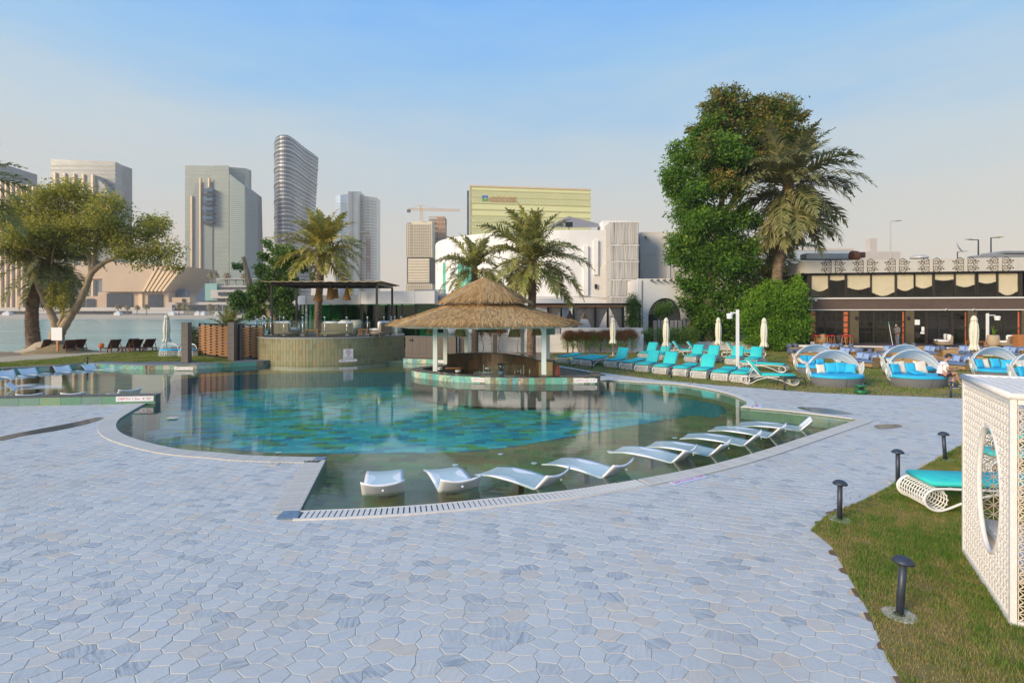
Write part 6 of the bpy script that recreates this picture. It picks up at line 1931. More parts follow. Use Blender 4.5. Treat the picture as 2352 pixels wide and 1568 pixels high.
# rounded shrub beyond
s = thing('round_shrub', 'small round grey green shrub between the shower pillar and slat screen', 'shrub', (AT(450, 0, 36).x, 36, .1)); o = s.location
b = MB(); b.tube([(0, 0, 0), (0, 0, .6)], .05, 6); b.build('stem', TRUNKG, s)
foliage(s, 'foliage', [(0, 0, 1.15, .65, .6, .7)], 3500, .10, L_PALMD, 41, .3)

# --- big ficus with rusty top
Yt = 43.0
s = thing('tall_tree', 'tall dense green tree with rusty brown top right of the white buildings', 'tree', (AT(1628, 0, Yt).x, Yt, 0)); o = s.location
limb([TP(1628, 806), TP(1626, 740), TP(1632, 660), TP(1645, 560), TP(1660, 440), TP(1665, 330)], .62, .14, TRUNKG, s, 'trunk', 14, .03)
limb([TP(1640, 600), TP(1600, 520), TP(1570, 430)], .3, .08, TRUNKG, s, 'limb', 8)
limb([TP(1650, 520), TP(1700, 430), TP(1760, 340), TP(1800, 280)], .28, .06, TRUNKG, s, 'limb', 8)
limb([TP(1655, 450), TP(1680, 360), TP(1672, 260), TP(1670, 215)], .22, .04, TRUNKG, s, 'limb', 8)
bl = [(1560, 385, 42, 48), (1590, 350, 44, 44), (1620, 320, 38, 40), (1600, 440, 62, 60), (1570, 480, 40, 50), (1650, 400, 50, 60), (1620, 520, 70, 60), (1590, 570, 48, 44), (1680, 520, 48, 54), (1640, 600, 70, 50), (1700, 590, 38, 46), (1590, 640, 34, 30), (1640, 670, 56, 44), (1690, 660, 36, 36), (1620, 730, 44, 34), (1680, 730, 44, 36), (1575, 690, 20, 16), (1555, 590, 22, 22), (1545, 420, 20, 34), (1600, 760, 30, 22), (1655, 775, 40, 22), (1660, 330, 34, 34, -2), (1700, 360, 30, 30, -2), (1640, 270, 20, 20, -1), (1825, 345, 22, 18, -1)]
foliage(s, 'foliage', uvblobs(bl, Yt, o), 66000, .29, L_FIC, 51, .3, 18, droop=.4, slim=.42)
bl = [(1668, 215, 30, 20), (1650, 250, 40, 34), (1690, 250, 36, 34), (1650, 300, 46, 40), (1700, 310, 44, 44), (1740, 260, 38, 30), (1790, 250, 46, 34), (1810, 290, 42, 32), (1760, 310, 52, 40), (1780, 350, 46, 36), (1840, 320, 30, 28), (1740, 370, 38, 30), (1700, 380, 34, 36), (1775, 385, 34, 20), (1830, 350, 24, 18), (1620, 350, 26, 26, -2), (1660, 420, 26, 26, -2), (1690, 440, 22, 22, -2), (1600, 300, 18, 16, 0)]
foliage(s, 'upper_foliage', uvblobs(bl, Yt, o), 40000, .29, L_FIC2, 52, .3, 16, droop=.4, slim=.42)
# bright bush at the right of it
Yt = 40.6
s = thing('large_bush', 'large bright green bush beside the restaurant', 'bush', (AT(1780, 0, Yt).x, Yt, 0)); o = s.location
for k in range(6): limb([(-.6 + k * .25, 0, -.1), (-1.2 + k * .5, .1, 1.0), (-2 + k * .8, .2, 2.6)], .09, .03, TRUNKG, s, 'stem', 6, .02, k)
bl = [(1735, 700, 30, 40), (1765, 690, 32, 44), (1800, 690, 34, 44), (1825, 700, 28, 50), (1830, 665, 18, 24), (1720, 740, 26, 34), (1760, 745, 40, 36), (1805, 745, 40, 36), (1835, 755, 26, 30), (1765, 655, 14, 14), (1740, 780, 30, 16), (1790, 785, 40, 18), (1845, 735, 15, 22)]
foliage(s, 'foliage', uvblobs(bl, Yt, o), 46000, .16, L_BUSH, 61, .5, 22)
# shrubs at the arch
for i, (u, Ys, hb, bl, lab, n_) in enumerate((
  (1453, 41.8, 0, [(1453, 690, 10, 20), (1455, 715, 16, 22), (1453, 740, 18, 18), (1462, 700, 8, 14)], 'tall conical green shrub under the end of the black pergola', 5200),
  (1525, 42.2, 0, [(1522, 707, 16, 16), (1535, 712, 12, 12), (1510, 712, 10, 12), (1520, 722, 14, 9)], 'small round tree in front of the white arch', 3600))):
 s = thing('clipped_shrub', lab, 'shrub', (AT(u, 0, Ys).x, Ys, .3)); o = s.location
 b = MB(); b.tube([(0, 0, -.3), (0, 0, 1.6 if i == 0 else 2.6)], .05, 6); b.build('stem', TRUNKG, s)
 foliage(s, 'foliage', uvblobs(bl, Ys, o), n_, .13, L_MID, 70 + i, .25, 14)

# --- clipped hedge shrubs
wd = ['leftmost', 'second', 'third', 'fourth', 'fifth', 'sixth', 'seventh', 'eighth', 'ninth', 'rightmost']
hu = [1302, 1315, 1330, 1346, 1362, 1378, 1396, 1418, 1436, 1453]
protos = []
for i, u in enumerate(hu):
 Yh = 38.9
 x = AT(u, 0, Yh).x
 lab = 'clipped shrub with rusty top before the long white wall, %s of ten' % wd[i]
 if i < 3:
  s = thing('hedge_shrub', lab, 'shrub', (x, Yh, 0), 0, 'clipped shrubs along the white wall')
  r_ = random.Random(i)
  for k in range(3):
   limb([(r_.uniform(-.1, .1), 0, -.05), (r_.uniform(-.15, .15), r_.uniform(-.1, .1), .5), (r_.uniform(-.3, .3), r_.uniform(-.1, .1), 1.15)], .045, .02, TRUNKP, s, 'stem', 6, .02, i * 5 + k)
  foliage(s, 'crown', [(0, 0, 1.40, .36, .32, .26), (-.15, 0, 1.1, .22, .2, .2)], 2300, .075, L_RED, 80 + i, .2, 14)
  foliage(s, 'side_leaves', [(0, 0, .72, .25, .22, .38), (.1, 0, 1.15, .3, .25, .2)], 900, .075, L_BUSH, 90 + i, .2, 10)
  protos.append(s)
 else:
  s = dup(protos[i % 3], (x, Yh, 0), rnd.random() * 6, lab); s.scale = (1, 1, rnd.uniform(.94, 1.06))
for i, (u, v, Yh) in enumerate(((1489, 0, 40.6), (1520, 0, 40.8), (1541, 0, 40.8), (1560, 0, 40.8), (1580, 0, 40.8), (1594, 0, 40.6))):
 lab = 'dark green shrub before the carved screens, %s of six' % wd[[0, 1, 2, 3, 4, 9][i]]
 if i == 0:
  s = thing('green_shrub', lab, 'shrub', (AT(u, 0, Yh).x, Yh, .1), 0, 'green shrubs before the carved screens')
  limb([(0, 0, -.1), (.05, 0, .6), (0, 0, 1.2)], .04, .02, TRUNKP, s, 'stem', 6)
  foliage(s, 'crown', [(0, 0, 1.15, .5, .35, .4), (0, 0, .75, .3, .25, .3)], 2600, .09, L_MID, 95, .2, 14); g1 = s
 else: dup(g1, (AT(u, 0, Yh).x, Yh, .1), rnd.random() * 6, lab)
# thin saplings with sparse tops behind the bar
s0 = None
for i, u in enumerate((1108, 1129, 1147, 1190)):
 lab = 'thin bare stemmed sapling behind the bar, %s' % ['leftmost of four', 'second of four', 'third of four', 'rightmost of four'][i]
 if s0 is None:
  s0 = thing('sapling', lab, 'shrub', (AT(u, 0, 38.8).x, 38.8, 0), 0, 'thin saplings behind the bar')
  limb([(0, 0, 0), (.08, 0, .5), (-.06, 0, 1.0), (-.15, 0, 1.5)], .035, .015, TRUNKP, s0, 'stem', 6)
  foliage(s0, 'crown', [(-.15, 0, 1.65, .35, .3, .28)], 900, .09, L_RED, 99, .2, 12)
 else: dup(s0, (AT(u, 0, 38.8).x, 38.8, 0), i * 1.3, lab)
# ------------------------------------------------------------------ black pergola with curtains right of the bar
s = thing('black_pergola', 'long low black pergola with curtains and timber edge before the white building', 'pergola', (0, 0, 0))
Yf_, Yr_ = 42.0, 45.0
ztop = AT(0, 701, Yf_).z
xs = [AT(u, 0, Yf_).x for u in (1259, 1317, 1367, 1431, 1469)]
for x in xs:
 b = MB(); b.bbox(x - .08, x + .08, Yf_ - .08, Yf_ + .08, 0, ztop, .006); b.build('post', BLACKM, s)
for x in [AT(u, 0, Yr_).x for u in (1289, 1396, 1452)]:
 b = MB(); b.bbox(x - .08, x + .08, Yr_ - .08, Yr_ + .08, 0, ztop, .006); b.build('post', BLACKM, s)
xa, xb = AT(1225, 0, Yf_).x, AT(1471, 0, Yf_).x
b = MB(); b.box(xa, xb, Yf_ - .12, Yf_ + .12, ztop + .002, ztop + .16); b.box(xa, xb + .2, Yr_ - .12, Yr_ + .12, ztop + .002, ztop + .16); b.build('beam', BLACKM, s, kind='stuff')
b = MB(); b.box(xa, xb, Yf_ - .13, Yf_ - .05, ztop - .14, ztop - .004); b.build('timber_edge', WOODO, s)
for k in range(16):
 x = lerp(xa + .2, xb - .1, k / 15); b = MB(); b.box(x - .04, x + .04, Yf_ + .125, Yr_ - .125, ztop + .01, ztop + .13); b.build('rafter', BLACKM, s)
CURT = mat('curtain_linen', (.34, .30, .25), .9, var=.1, scale=4, sub=.25)
def curtain(u, dirn, lab):
 x = AT(u, 0, Yf_).x
 c = thing('curtain', lab, 'curtain', (x, Yf_ + .16, 1.0), 0, 'linen curtains tied to the black pergola')
 h_ = ztop - 1.05
 rings = []
 for i in range(11):
  t_ = i / 10; z = h_ * (1 - t_)
  wd_ = lerp(1.15, .16, min(1, t_ / .75) ** .8)
  ring = [(dirn * (wd_ * j / 16 + .02), .05 * math.sin(j * 2.2) * (1 - .4 * t_), z) for j in range(17)]
  rings.append(ring)
 b = MB(); b.loft(rings, closed=False); b.build('cloth', CURT, c, True)
 b = MB(); b.box(min(0, dirn * .2), max(0, dirn * .2), -.08, .08, h_ * .26, h_ * .30); b.build('tie', CURT, c)
curtain(1319, 1, 'linen curtain tied to the right of the second black post'); curtain(1366, -1, 'linen curtain tied left of the tallest black post')
curtain(1369, 1, 'linen curtain tied right of the tallest black post'); curtain(1430, -1, 'linen curtain tied left of the fourth black post'); curtain(1261, 1, 'linen curtain at the pergola end behind the palm fronds')
for u, lab in ((1309, 'brown cone basket lamp leftmost under the black pergola'), (1345, 'pale cone lamp between curtains under the black pergola'), (1371, 'brown cone basket lamp beside the tall black post'), (1417, 'brown cone basket lamp right of the closed umbrella top')):
 p = AT(u, 713, 43.2); basket_lamp(lab, p, .68, .05, .32, LW3 if u != 1345 else LW, .25, 'cone basket lamps under the black pergola')

# ------------------------------------------------------------------ restaurant on the right
tz = .5
A_ = G2(1857, 42.2); B_ = G2(2346, 39.6)
dv = (B_ - A_); FL = dv.length; rzr = math.atan2(dv.y, dv.x); dvn = dv.normalized()
rs_t = thing('restaurant_building', 'two storey brown restaurant with patterned white parapet and dark glazing', 'building', (A_.x, A_.y, tz), rzr)
s = rs_t
def fs_(u):
 k = (u - 1176) / 1200
 return (k * A_.y - A_.x) / (dvn.x - k * dvn.y)
def fz(u, v):
 Y = A_.y + dvn.y * fs_(u); return H - (v - 718) * Y / 1200 - tz
b = MB(); b.sheet([(0, 0), (1, 0)] and [(-1.2, -5.2), (26, -5.2), (26, .5), (-1.2, .5)], -.02)
ter = thing('restaurant_terrace', 'raised brown terrace floor in front of the restaurant', 'terrace', (A_.x, A_.y, tz), rzr)
b.build('deck', mat('terrace_brown', (.16, .11, .09), .8, var=.15, scale=3), ter)
BRF = mat('brown_fascia', (.10, .066, .05), .6, var=.12, scale=1.2, bump=.2)
OLV = mat('olive_brown_pier', (.095, .075, .04), .7, var=.1, scale=2)
ORG = mat('orange_marble', (.80, .22, .09), .35, var=.2, scale=2.5)
RGL = glass('restaurant_glass', (.92, .90, .86), .02, 1.35)
RGD = mat('room_dark', (.015, .018, .022), .7, c2=(.06, .08, .05), scale=1.2)
FRM = mat('window_bronze', (.045, .036, .028), .5, .3)
z1a, z1b, z2a, z2b, zp = fz(1857, 711.5), fz(1857, 687), fz(1857, 684), fz(1857, 630), fz(1845, 600)
XR = FL + 9
b = MB(); b.box(-.0, XR, 2.4, 9, 0, zp - .3); b.build('core', RGD, s)
b = MB(); b.box(-.02, XR, -.12, .3, z1a + .03, z1b); b.box(-.02, .25, .31, 9, 0, z1b); b.build('brown_band', BRF, s, kind='stuff')
b = MB(); b.box(-.05, XR, -.2, .25, z1b + .003, z1b + .10); b.box(-.05, XR, -.16, .0, z1a - .04, z1a + .026); b.build('white_trim', WHITE, s, kind='stuff')
b = MB(); b.box(.05, XR, .3, 2.3, z1b - .05, z1b + .02); b.box(-.1, XR, .02, 2.3, z2b + .02, z2b + .1); b.build('floor_slab', BRF, s, kind='stuff')
# parapet panels
PAN = mat('parapet_panel', (.52, .50, .45), .6, var=.06, scale=2)
ub = [1845, 1887, 1999 - 55, 2007, 2060, 2071 + 55, 2190, 2258, 2330, 2346]
ub = [1843.5, 1885, 2004, 2126, 2254, 2352, 2480]
npn = 14; x0p = fs_(1843.5)
edges = [x0p + (XR - x0p) * k / 18 for k in range(19)]
for a, c in zip(edges, edges[1:]):
 b = MB(); b.bbox(a + .006, c - .006, -.35, -.25, z2b + .06, zp, .008); b.build('parapet_panel', PAN, s)
b = MB(); b.box(x0p, XR, -.24, .4, z2b + .12, zp - .03); b.box(x0p, x0p + .2, .4, 6, z2b + .1, zp - .03); b.build('parapet_core', STUCCO2, s, kind='stuff')
b = MB(); b.box(x0p, XR, -.30, .1, z2b - .03, z2b + .055); b.build('soffit_edge', BLACKM, s)
# scrollwork ornaments
ORN = mat('bronze_scroll', (.10, .075, .05), .4, .5)
def spiral(cx, cz, r, a0, turns, sgn, n=26):
 return [(cx + sgn * r * (1 - .82 * t_) * math.cos(a0 + turns * 2 * PI * t_), 0, cz + r * (1 - .82 * t_) * math.sin(a0 + turns * 2 * PI * t_)) for t_ in [i / n for i in range(n + 1)]]
def ornament_mesh():
 b = MB()
 for sz in (-1, 1):
  k0 = len(b.v)
  b.tube(spiral(.20, .20, .17, PI * .9, 1.3, 1), .017, 4); b.tube(spiral(.36, .10, .12, PI * .2, 1.2, -1), .015, 4)
  b.tube([(.03, 0, .02), (.04, 0, .20), (.10, 0, .36), (.22, 0, .42), (.34, 0, .36), (.42, 0, .24), (.52, 0, .17), (.60, 0, .20)], .020, 4)
  b.tube([(.42, 0, .06), (.50, 0, .10), (.56, 0, .05)], .016, 4); b.ball((.61, 0, .21), .035, .015, .045, 6, 4); b.ball((.24, 0, .42), .03, .015, .03, 6, 4); b.ball((.46, 0, .28), .03, .015, .03, 6, 4)
  if sz < 0:
   for i in range(k0, len(b.v)): x, y, z = b.v[i]; b.v[i] = (x, y, -z)
 b.tube([(.03, 0, -.36), (.03, 0, .36)], .014, 4)
 return b
om = ornament_mesh().mesh('scroll_ornament', ORN)
zc = (z2b + .06 + zp) / 2
for (uL, uR) in ((1901, 1917), (1973, 1991), (2047, 2063), (2124, 2140), (2202, 2219), (2281, 2297)):
 x = fs_((uL + uR) / 2)
 for sg in (-1, 1):
  o2 = bpy.data.objects.new('scroll_ornament', om); col.objects.link(o2); o2.parent = s; o2['kind'] = 'stuff'
  o2.location = (x + sg * .10, -.37, zc); o2.scale = (sg * 1.25, 1, 1.35)
# upper windows with scalloped blinds
BLIND = mat('roman_blind', (.80, .77, .63), .8, var=.06, scale=2)
uw = [(1863, 1902, .72), (1905, 1940, .26), (1945, 1999, .66), (2001, 2055, 1.02), (2059, 2099, .72), (2101, 2141, .62), (2146, 2191, .3), (2194, 2239, .58), (2246, 2288, .44), (2292, 2338, .98)]
b = MB(); zz0, zz1 = z1b + .12, z2b - .04
for i, (ua, uc, dr_) in enumerate(uw):
 xa_, xc_ = fs_(ua), fs_(uc)
 w_ = thing  # noqa
 fr_o = MB().box(xa_ - .07, xa_ + .0, -.06, .10, zz0, zz1).box(xc_, xc_ + .07, -.06, .10, zz0, zz1).box(xa_, xc_, -.05, .08, zz0, zz0 + .08).box(xa_, xc_, -.05, .08, zz1 - .05, zz1).build('window_frame', FRM, s)
 MB().box(xa_ + .005, xc_ - .005, .0, .012, zz0 + .085, zz1 - .055).build('pane', RGL, fr_o)
 hb = (zz1 - zz0) * min(.93, dr_)
 k = 24; top = [(lerp(xa_, xc_, j / k), .03, zz1 - .06) for j in range(k + 1)]
 bot = [(lerp(xa_, xc_, j / k), .03, zz1 - hb * (.82 + .18 * math.sin(PI * j / k) ** 1.2) - .03 * abs(math.sin(j * .9))) for j in range(k + 1)]
 MB().loft([top, [(x, y + .02, (z + zz1) / 2) for x, y, z in bot], bot], closed=False).build('blind', BLIND, fr_o)
 prev = uc
for ua in (1857, 2343): MB().box(fs_(ua) - .1, fs_(ua) + .1, -.1, .2, zz0 - .01, zz1 + .02).build('pier', FRM, s)
b = MB(); b.box(XR - 9 + .3, XR, -.05, .1, zz0, zz1); b.build('side_glazing', DWIN, s)
# ground floor
def gpier(u0, u1, m=OLV, nm='pier', y=-.1): MB().bbox(fs_(u0), fs_(u1), y, .35, .0, z1a - .045, .005).build(nm, m, s)
for a, c in ((1951, 1971), (2079, 2098), (2222, 2242), (2345, 2365)): gpier(a, c)
def bay(u0, u1, cols, rows_, orange=(), grid=0):
 xa_, xc_ = fs_(u0), fs_(u1); zt = z1a - .06
 f = MB()
 f.box(xa_, xa_ + .07, -.03, .06, .02, zt).box(xc_ - .07, xc_, -.03, .06, .02, zt).box(xa_ + .07, xc_ - .07, -.03, .06, zt - .07, zt).box(xa_ + .07, xc_ - .07, -.03, .06, .02, .1)
 root = f.build('window_frame', FRM, s)
 for cx_ in cols:
  x = lerp(xa_, xc_, cx_); MB().box(x - .035, x + .035, -.028, .058, .1, zt - .07).build('mullion', FRM, root)
 for r_ in rows_:
  z = .05 + (zt - .1) * r_; MB().box(xa_ + .07, xc_ - .07, -.024, .054, z - .025, z + .025).build('transom', FRM, root)
 ed = [0] + list(cols) + [1]
 for a, c in zip(ed, ed[1:]):
  MB().box(lerp(xa_, xc_, a) + .04, lerp(xa_, xc_, c) - .04, .01, .02, .1, zt - .07).build('pane', RGL, root)
 for a, c in orange:
  MB().box(lerp(xa_, xc_, a) + .005, lerp(xa_, xc_, c), .07, .12, .05, zt - .02).build('orange_panel', ORG, root)
 if grid:
  g_b = MB()
  for k in range(1, grid * (len(ed) - 1)): x = lerp(xa_, xc_, k / (grid * (len(ed) - 1))); g_b.box(x - .015, x + .015, .5, .53, .1, zt - .1)
  for k in range(1, 6): z = zt * k / 6; g_b.box(xa_, xc_, .535, .56, z - .015, z + .015)
  g_b.build('inner_lattice', FRM, root, kind='stuff')
 return root
bay(1859, 1950, (.18, .39, .66, .84), (.5, .88, .66), ((.0, .18), (.84, 1.0)))
bay(1971, 2079, (.33, .66), (.5, .36, .68), ((0.0, .03), (.955, 1)), 3)
bay(2098, 2127, (), (.5,), ((0, .06),), 3)
bay(2187, 2222, (), (.5,), ((.9, 1),), 2)
bay(2242, 2345, (.28, .62), (.5,), ((.95, 1),), 3)
bay(2128, 2186, (.5,), (.9,), ())
# open door
dr_ = MB().box(fs_(2128), fs_(2186), .14, .2, 0, z1a * .76).build('open_door', mat('door_dark', (.008, .009, .016), .5), s)
MB().box(fs_(2128) - .02, fs_(2128) + .06, -.06, .1, 0, z1a * .78).box(fs_(2186) - .06, fs_(2186) + .02, -.06, .1, 0, z1a * .78).box(fs_(2128) + .06, fs_(2186) - .06, -.06, .1, z1a * .76, z1a * .78).build('door_frame', FRM, s)
for u in (1965, 2089 - 5, 2233): MB().bbox(fs_(u) - .06, fs_(u) + .06, -.22, -.102, 1.95, 2.2, .01).build('wall_lamp', BLACKM, s)
MB().bbox(fs_(2106) - .18, fs_(2106) + .18, -.035, -.032, 1.55, 1.95, 0).build('notice', SIGNW, s); MB().bbox(fs_(2119) - .1, fs_(2119) + .1, -.036, -.031, 1.05, 1.4, 0).build('notice', SIGNW, s); MB().bbox(fs_(2118) - .14, fs_(2118) + .14, -.036, -.031, .85, 1.0, 0).build('notice', SIGNW, s)
MB().bbox(fs_(1872) - .09, fs_(1872) + .09, -.16, -.121, z1a + .7, z1a + .85, 0).build('sensor_box', WHITE, s)
for u in (2170, 2233): MB().tube([(fs_(u), -.2, z1a + .05), (fs_(u) - .2, -.4, z1a - .02)], .05, 8).build('camera', WHITE, s)
MB().box(-.95, .0, .8, 1.0, 0, z1a).build('side_glazing', DWIN, s); MB().box(-1.0, 0, .7, 1.1, z1a + .03, z1b).build('side_band', BRPANEL, s)
for x in (-.95, -.5, -.05): MB().box(x - .03, x + .03, .72, .79, 0, z1a).build('mullion', mat('alu', (.4, .4, .38), .4, .5), s)
# roof things
def roof_obj(u, v, Y): p = AT(u, v, Y); return p
PALEM = mat('pale_metal', (.50, .48, .44), .5, .2, var=.06)
zr_ = tz + zp - .05
s = thing('roof_duct', 'long pale ventilation duct on the restaurant roof behind the palm', 'duct', (AT(1885, 0, 46).x, 46, zr_ - .3))
p = AT(1845, 580, 46); q = AT(1960, 583, 46); MB().bbox(p.x - s.location.x, q.x - s.location.x, -.5, .5, AT(0, 597, 46).z - s.location.z, AT(0, 583, 46).z - s.location.z, .05).build('duct', PALEM, s)
for u in (1874, 1888, 1932): MB().box(AT(u, 0, 46).x - s.location.x - .05, AT(u, 0, 46).x - s.location.x + .05, -.4, -.3, -.5, .7).build('leg', mat('rust', (.22, .08, .04), .8), s)
s = thing('roof_fan', 'rusty round ventilation fan on the restaurant roof', 'fan', (AT(1962, 0, 44).x, 44, zr_))
b = MB(); b.lathe([(.42, -.25), (.46, 0), (.42, .25)], 18); b.xf(Matrix.Translation((0, 0, .65)) @ Matrix.Rotation(PI / 2, 4, 'Y')); b.build('drum', mat('rust', (0, 0, 0)), s)
MB().bbox(.25, .75, -.3, .3, .5, .95, .03).build('motor', mat('rust_dark', (.10, .05, .035), .8), s)
for x in (-.4, .7): MB().box(x - .03, x + .03, -.3, .3, -.2, .3).build('leg', mat('rust', (0, 0, 0)), s)
s = thing('roof_vent', 'white mushroom vent on the restaurant roof', 'vent', (AT(2111, 0, 43).x, 43, zr_ - .1)); MB().lathe([(.3, 0), (.3, .45)], 14).build('neck', PALEM, s); MB().lathe([(.65, .452), (.6, .6), (.3, .72)], 18).build('hood', PALEM, s)
s = thing('satellite_dish', 'white satellite dish on a pole above the parapet', 'dish', (AT(2199, 0, 42.6).x, 42.6, zr_ - .1))
MB().tube([(0, 0, 0), (0, 0, .95)], .04, 6).build('pole', DGREY, s)
b = MB(); b.lathe([(.02, 0), (.25, .03), (.5, .14)], 20, cap0=False, cap1=False); b.xf(Matrix.Translation((.05, 0, 1.25)) @ Matrix.Rotation(R(55), 4, 'Y') @ Matrix.Rotation(R(40), 4, 'X')); b.build('reflector', WPLAST, s, True)
MB().tube([(.05, 0, .95), (.65, -.2, .98)], .02, 5).build('arm', DGREY, s)
s = thing('roof_unit', 'grey sheet metal roof unit at the far right of the parapet', 'unit', (AT(2310, 0, 43).x, 43, zr_ - .1)); MB().bbox(-2.3, 3, -1, 1, 0, .72, .05).build('casing', mat('unit_grey', (.27, .28, .29), .5, .2), s); MB().bbox(-1.2, 1.2, -1.1, 1.0, .722, .95, .05).build('lid', mat('unit_grey', (0, 0, 0)), s)
for u, v, Y, lab, two in ((2045, 508, 70, 'tall street lamp with single head rising behind the restaurant roof', 0), (2247, 551, 62, 'grey street lamp bending left behind the roof, near the dish', 1), (2276, 546, 66, 'street lamp with a yellowish head at the right of the roof', 2)):
 p = AT(u, v, Y); s = thing('street_lamp', lab, 'lamp', (p.x, p.y, 0), 0, 'street lamps beyond the restaurant')
 MB().tube([(0, 0, 0), (0, 0, p.z)], [.14, .07], 8).build('pole', PALEM if two == 0 else DGREY, s)
 sg = -1 if two == 1 else 1
 MB().bar((0, 0, p.z), (sg * 1.1, 0, p.z + .02), .12, .08).build('arm', DGREY if two else PALEM, s); MB().bbox(min(sg * .7, sg * 1.5), max(sg * .7, sg * 1.5), -.15, .15, p.z + .03, p.z + .13, .03).build('lamp_head', PALEM if two != 2 else mat('lamp_yellow', (.5, .36, .12), .5), s)
s = thing('distant_block', 'small pale building block with a thin tower far beyond the restaurant', 'building', (AT(2020, 0, 300).x, 300, 0)); MB().box(-12, 12, 0, 10, 0, 38).build('wall', PALEC, s); MB().box(-4, 0, 2, 6, 38.01, 46).build('tower', PALEC, s)
s = thing('distant_block', 'cream panelled building seen between the green tree and the tall palm', 'building', (AT(1750, 0, 140).x, 140, 0)); MB().box(-9, 5, 0, 10, 0, AT(0, 545, 140).z).build('wall', mat('cream_far', (.60, .52, .36), .7, var=.05), s)
for k in range(7): MB().box(-8.6 + k * 2, -8.3 + k * 2, -.1, 0, 0, AT(0, 548, 140).z).build('pilaster', PALEC, s)
s = thing('distant_block', 'low blue grey block glimpsed beside the restaurant roof corner', 'building', (AT(1900, 0, 120).x, 120, 0)); MB().box(-12, 6, 0, 10, 0, AT(0, 575, 120).z).build('wall', mat('bluegrey_far', (.36, .42, .46), .7), s)
MB().box(-12.1, 6.1, -.1, 10.1, AT(0, 575, 120).z + .01, AT(0, 575, 120).z + .5).build('parapet', PALEC, s)
# back ground block so that no open land shows between trees
s = thing('service_building', 'low white service building behind the trees, left of the restaurant', 'building', (AT(1600, 0, 56).x, 56, 0)); MB().box(0, 17, 0, 8, 0, 6.0).build('wall', STUCCO2, s); MB().box(-.1, 17.1, -.1, 8.1, 6.01, 6.2).build('parapet', STUCCO, s)

# ------------------------------------------------------------------ turquoise sun loungers
def lounger_parts(s, angle, towel=False):
 """foot roll at y=0, head towards +y; width along x"""
 Wd = .66; sl_ = 1.28; zc = .37
 b = MB(); b.bbox(-Wd / 2 + .02, Wd / 2 - .02, -.02, sl_, zc, zc + .085, .025); b.build('seat_cushion', TURQ, s, True)
 b = MB(); b.bbox(-Wd / 2 + .02, Wd / 2 - .02, 0, .76, -.01, .075, .025)
 b.xf(Matrix.Translation((0, sl_ + .005, zc + .01)) @ Matrix.Rotation(angle, 4, 'X')); b.build('back_cushion', TURQ, s, True)
 for sx in (-1, 1):
  x = sx * Wd / 2
  pts = [(x, 1.98, zc - .06), (x, 1.3, zc - .03), (x, .5, zc - .02), (x, .12, zc - .02), (x, -.04, zc - .05), (x, -.13, zc - .16), (x, -.10, .09), (x, .03, .02), (x, .18, .05), (x, .42, .16), (x, .75, .27), (x, 1.05, zc - .06)]
  MB().tube([tuple(p) for p in spline(pts, 3)], .019, 6).build('side_rail', WWICK, s, True)
  pts = [(x, 1.05, zc - .07), (x, 1.4, .2), (x, 1.65, .05), (x, 1.85, .02), (x, 2.02, .10), (x, 2.06, .22), (x, 1.98, zc - .06)]
  MB().tube([tuple(p) for p in spline(pts, 3)], .019, 6).build('rear_loop', WWICK, s, True)
 for y0, nm in ((.04, 'woven_roll'), (1.86, 'woven_roll')):
  b = MB(); rr = .155
  for k in range(11):
   x = -Wd / 2 + .02 + (Wd - .04) * k / 10
   b.tube([(x, y0 + rr * math.cos(a), .185 + rr * math.sin(a)) for a in [2 * PI * j / 14 for j in range(14)]], .0085, 4, closed=True)
  for j in range(14):
   a = 2 * PI * j / 14; b.bar((-Wd / 2, y0 + rr * math.cos(a), .185 + rr * math.sin(a)), (Wd / 2, y0 + rr * math.cos(a), .185 + rr * math.sin(a)), .015)
  b.build(nm, WWICK, s, kind='stuff')
 b = MB()
 for k in range(5):
  y = .3 + k * .22; b.bar((-Wd / 2, y, zc - .03), (Wd / 2, y, zc - .03), .02)
 b.build('seat_slats', WWICK, s, kind='stuff')
 f = MB(); f.bar((-Wd / 2 + .02, 0, -.03), (-Wd / 2 + .02, .78, -.03), .025); f.bar((Wd / 2 - .02, 0, -.03), (Wd / 2 - .02, .78, -.03), .025); f.bar((-Wd / 2 + .02, .78, -.03), (Wd / 2 - .02, .78, -.03), .025)
 for k in range(5): x = -Wd / 2 + .09 + k * .12; f.box(x, x + .06, .02, .76, -.026, -.018)
 f.xf(Matrix.Translation((0, sl_ + .005, zc)) @ Matrix.Rotation(angle, 4, 'X')); f.build('back_frame', WWICK, s, kind='stuff')
 if angle > .2:
  for sx in (-1, 1): MB().bar((sx * .24, 1.75, zc - .08), (sx * .24, 1.28 + .45 * math.cos(angle), zc + .45 * math.sin(angle) - .03), .018).build('strut', WWICK, s)
up_p = thing('sun_lounger', 'x', 'sun lounger', (0, 0, 0), 0, 'turquoise sun loungers on the lawn'); lounger_parts(up_p, R(52))
fl_p = thing('sun_lounger', 'x', 'sun lounger', (0, 0, 0), 0, 'turquoise sun loungers on the lawn'); lounger_parts(fl_p, R(4))
used = {}
def place_lounger(u, v, heading, up, label):
 src = up_p if up else fl_p
 p = G(u, v)
 if src.name not in used:
  used[src.name] = 1; o2 = src; o2.location = p; o2.rotation_euler = (0, 0, heading); o2['label'] = label
 else: o2 = dup(src, p, heading, label)
 return o2
FR_ = [(200, 468, 0), (330, 484, 0), (410, 494, 0), (610, 504, 1), (740, 522, 0), (870, 542, 1), (1020, 562, 1), (1185, 578, 0), (1345, 598, 1), (1520, 618, 0), (1680, 632, 0)]
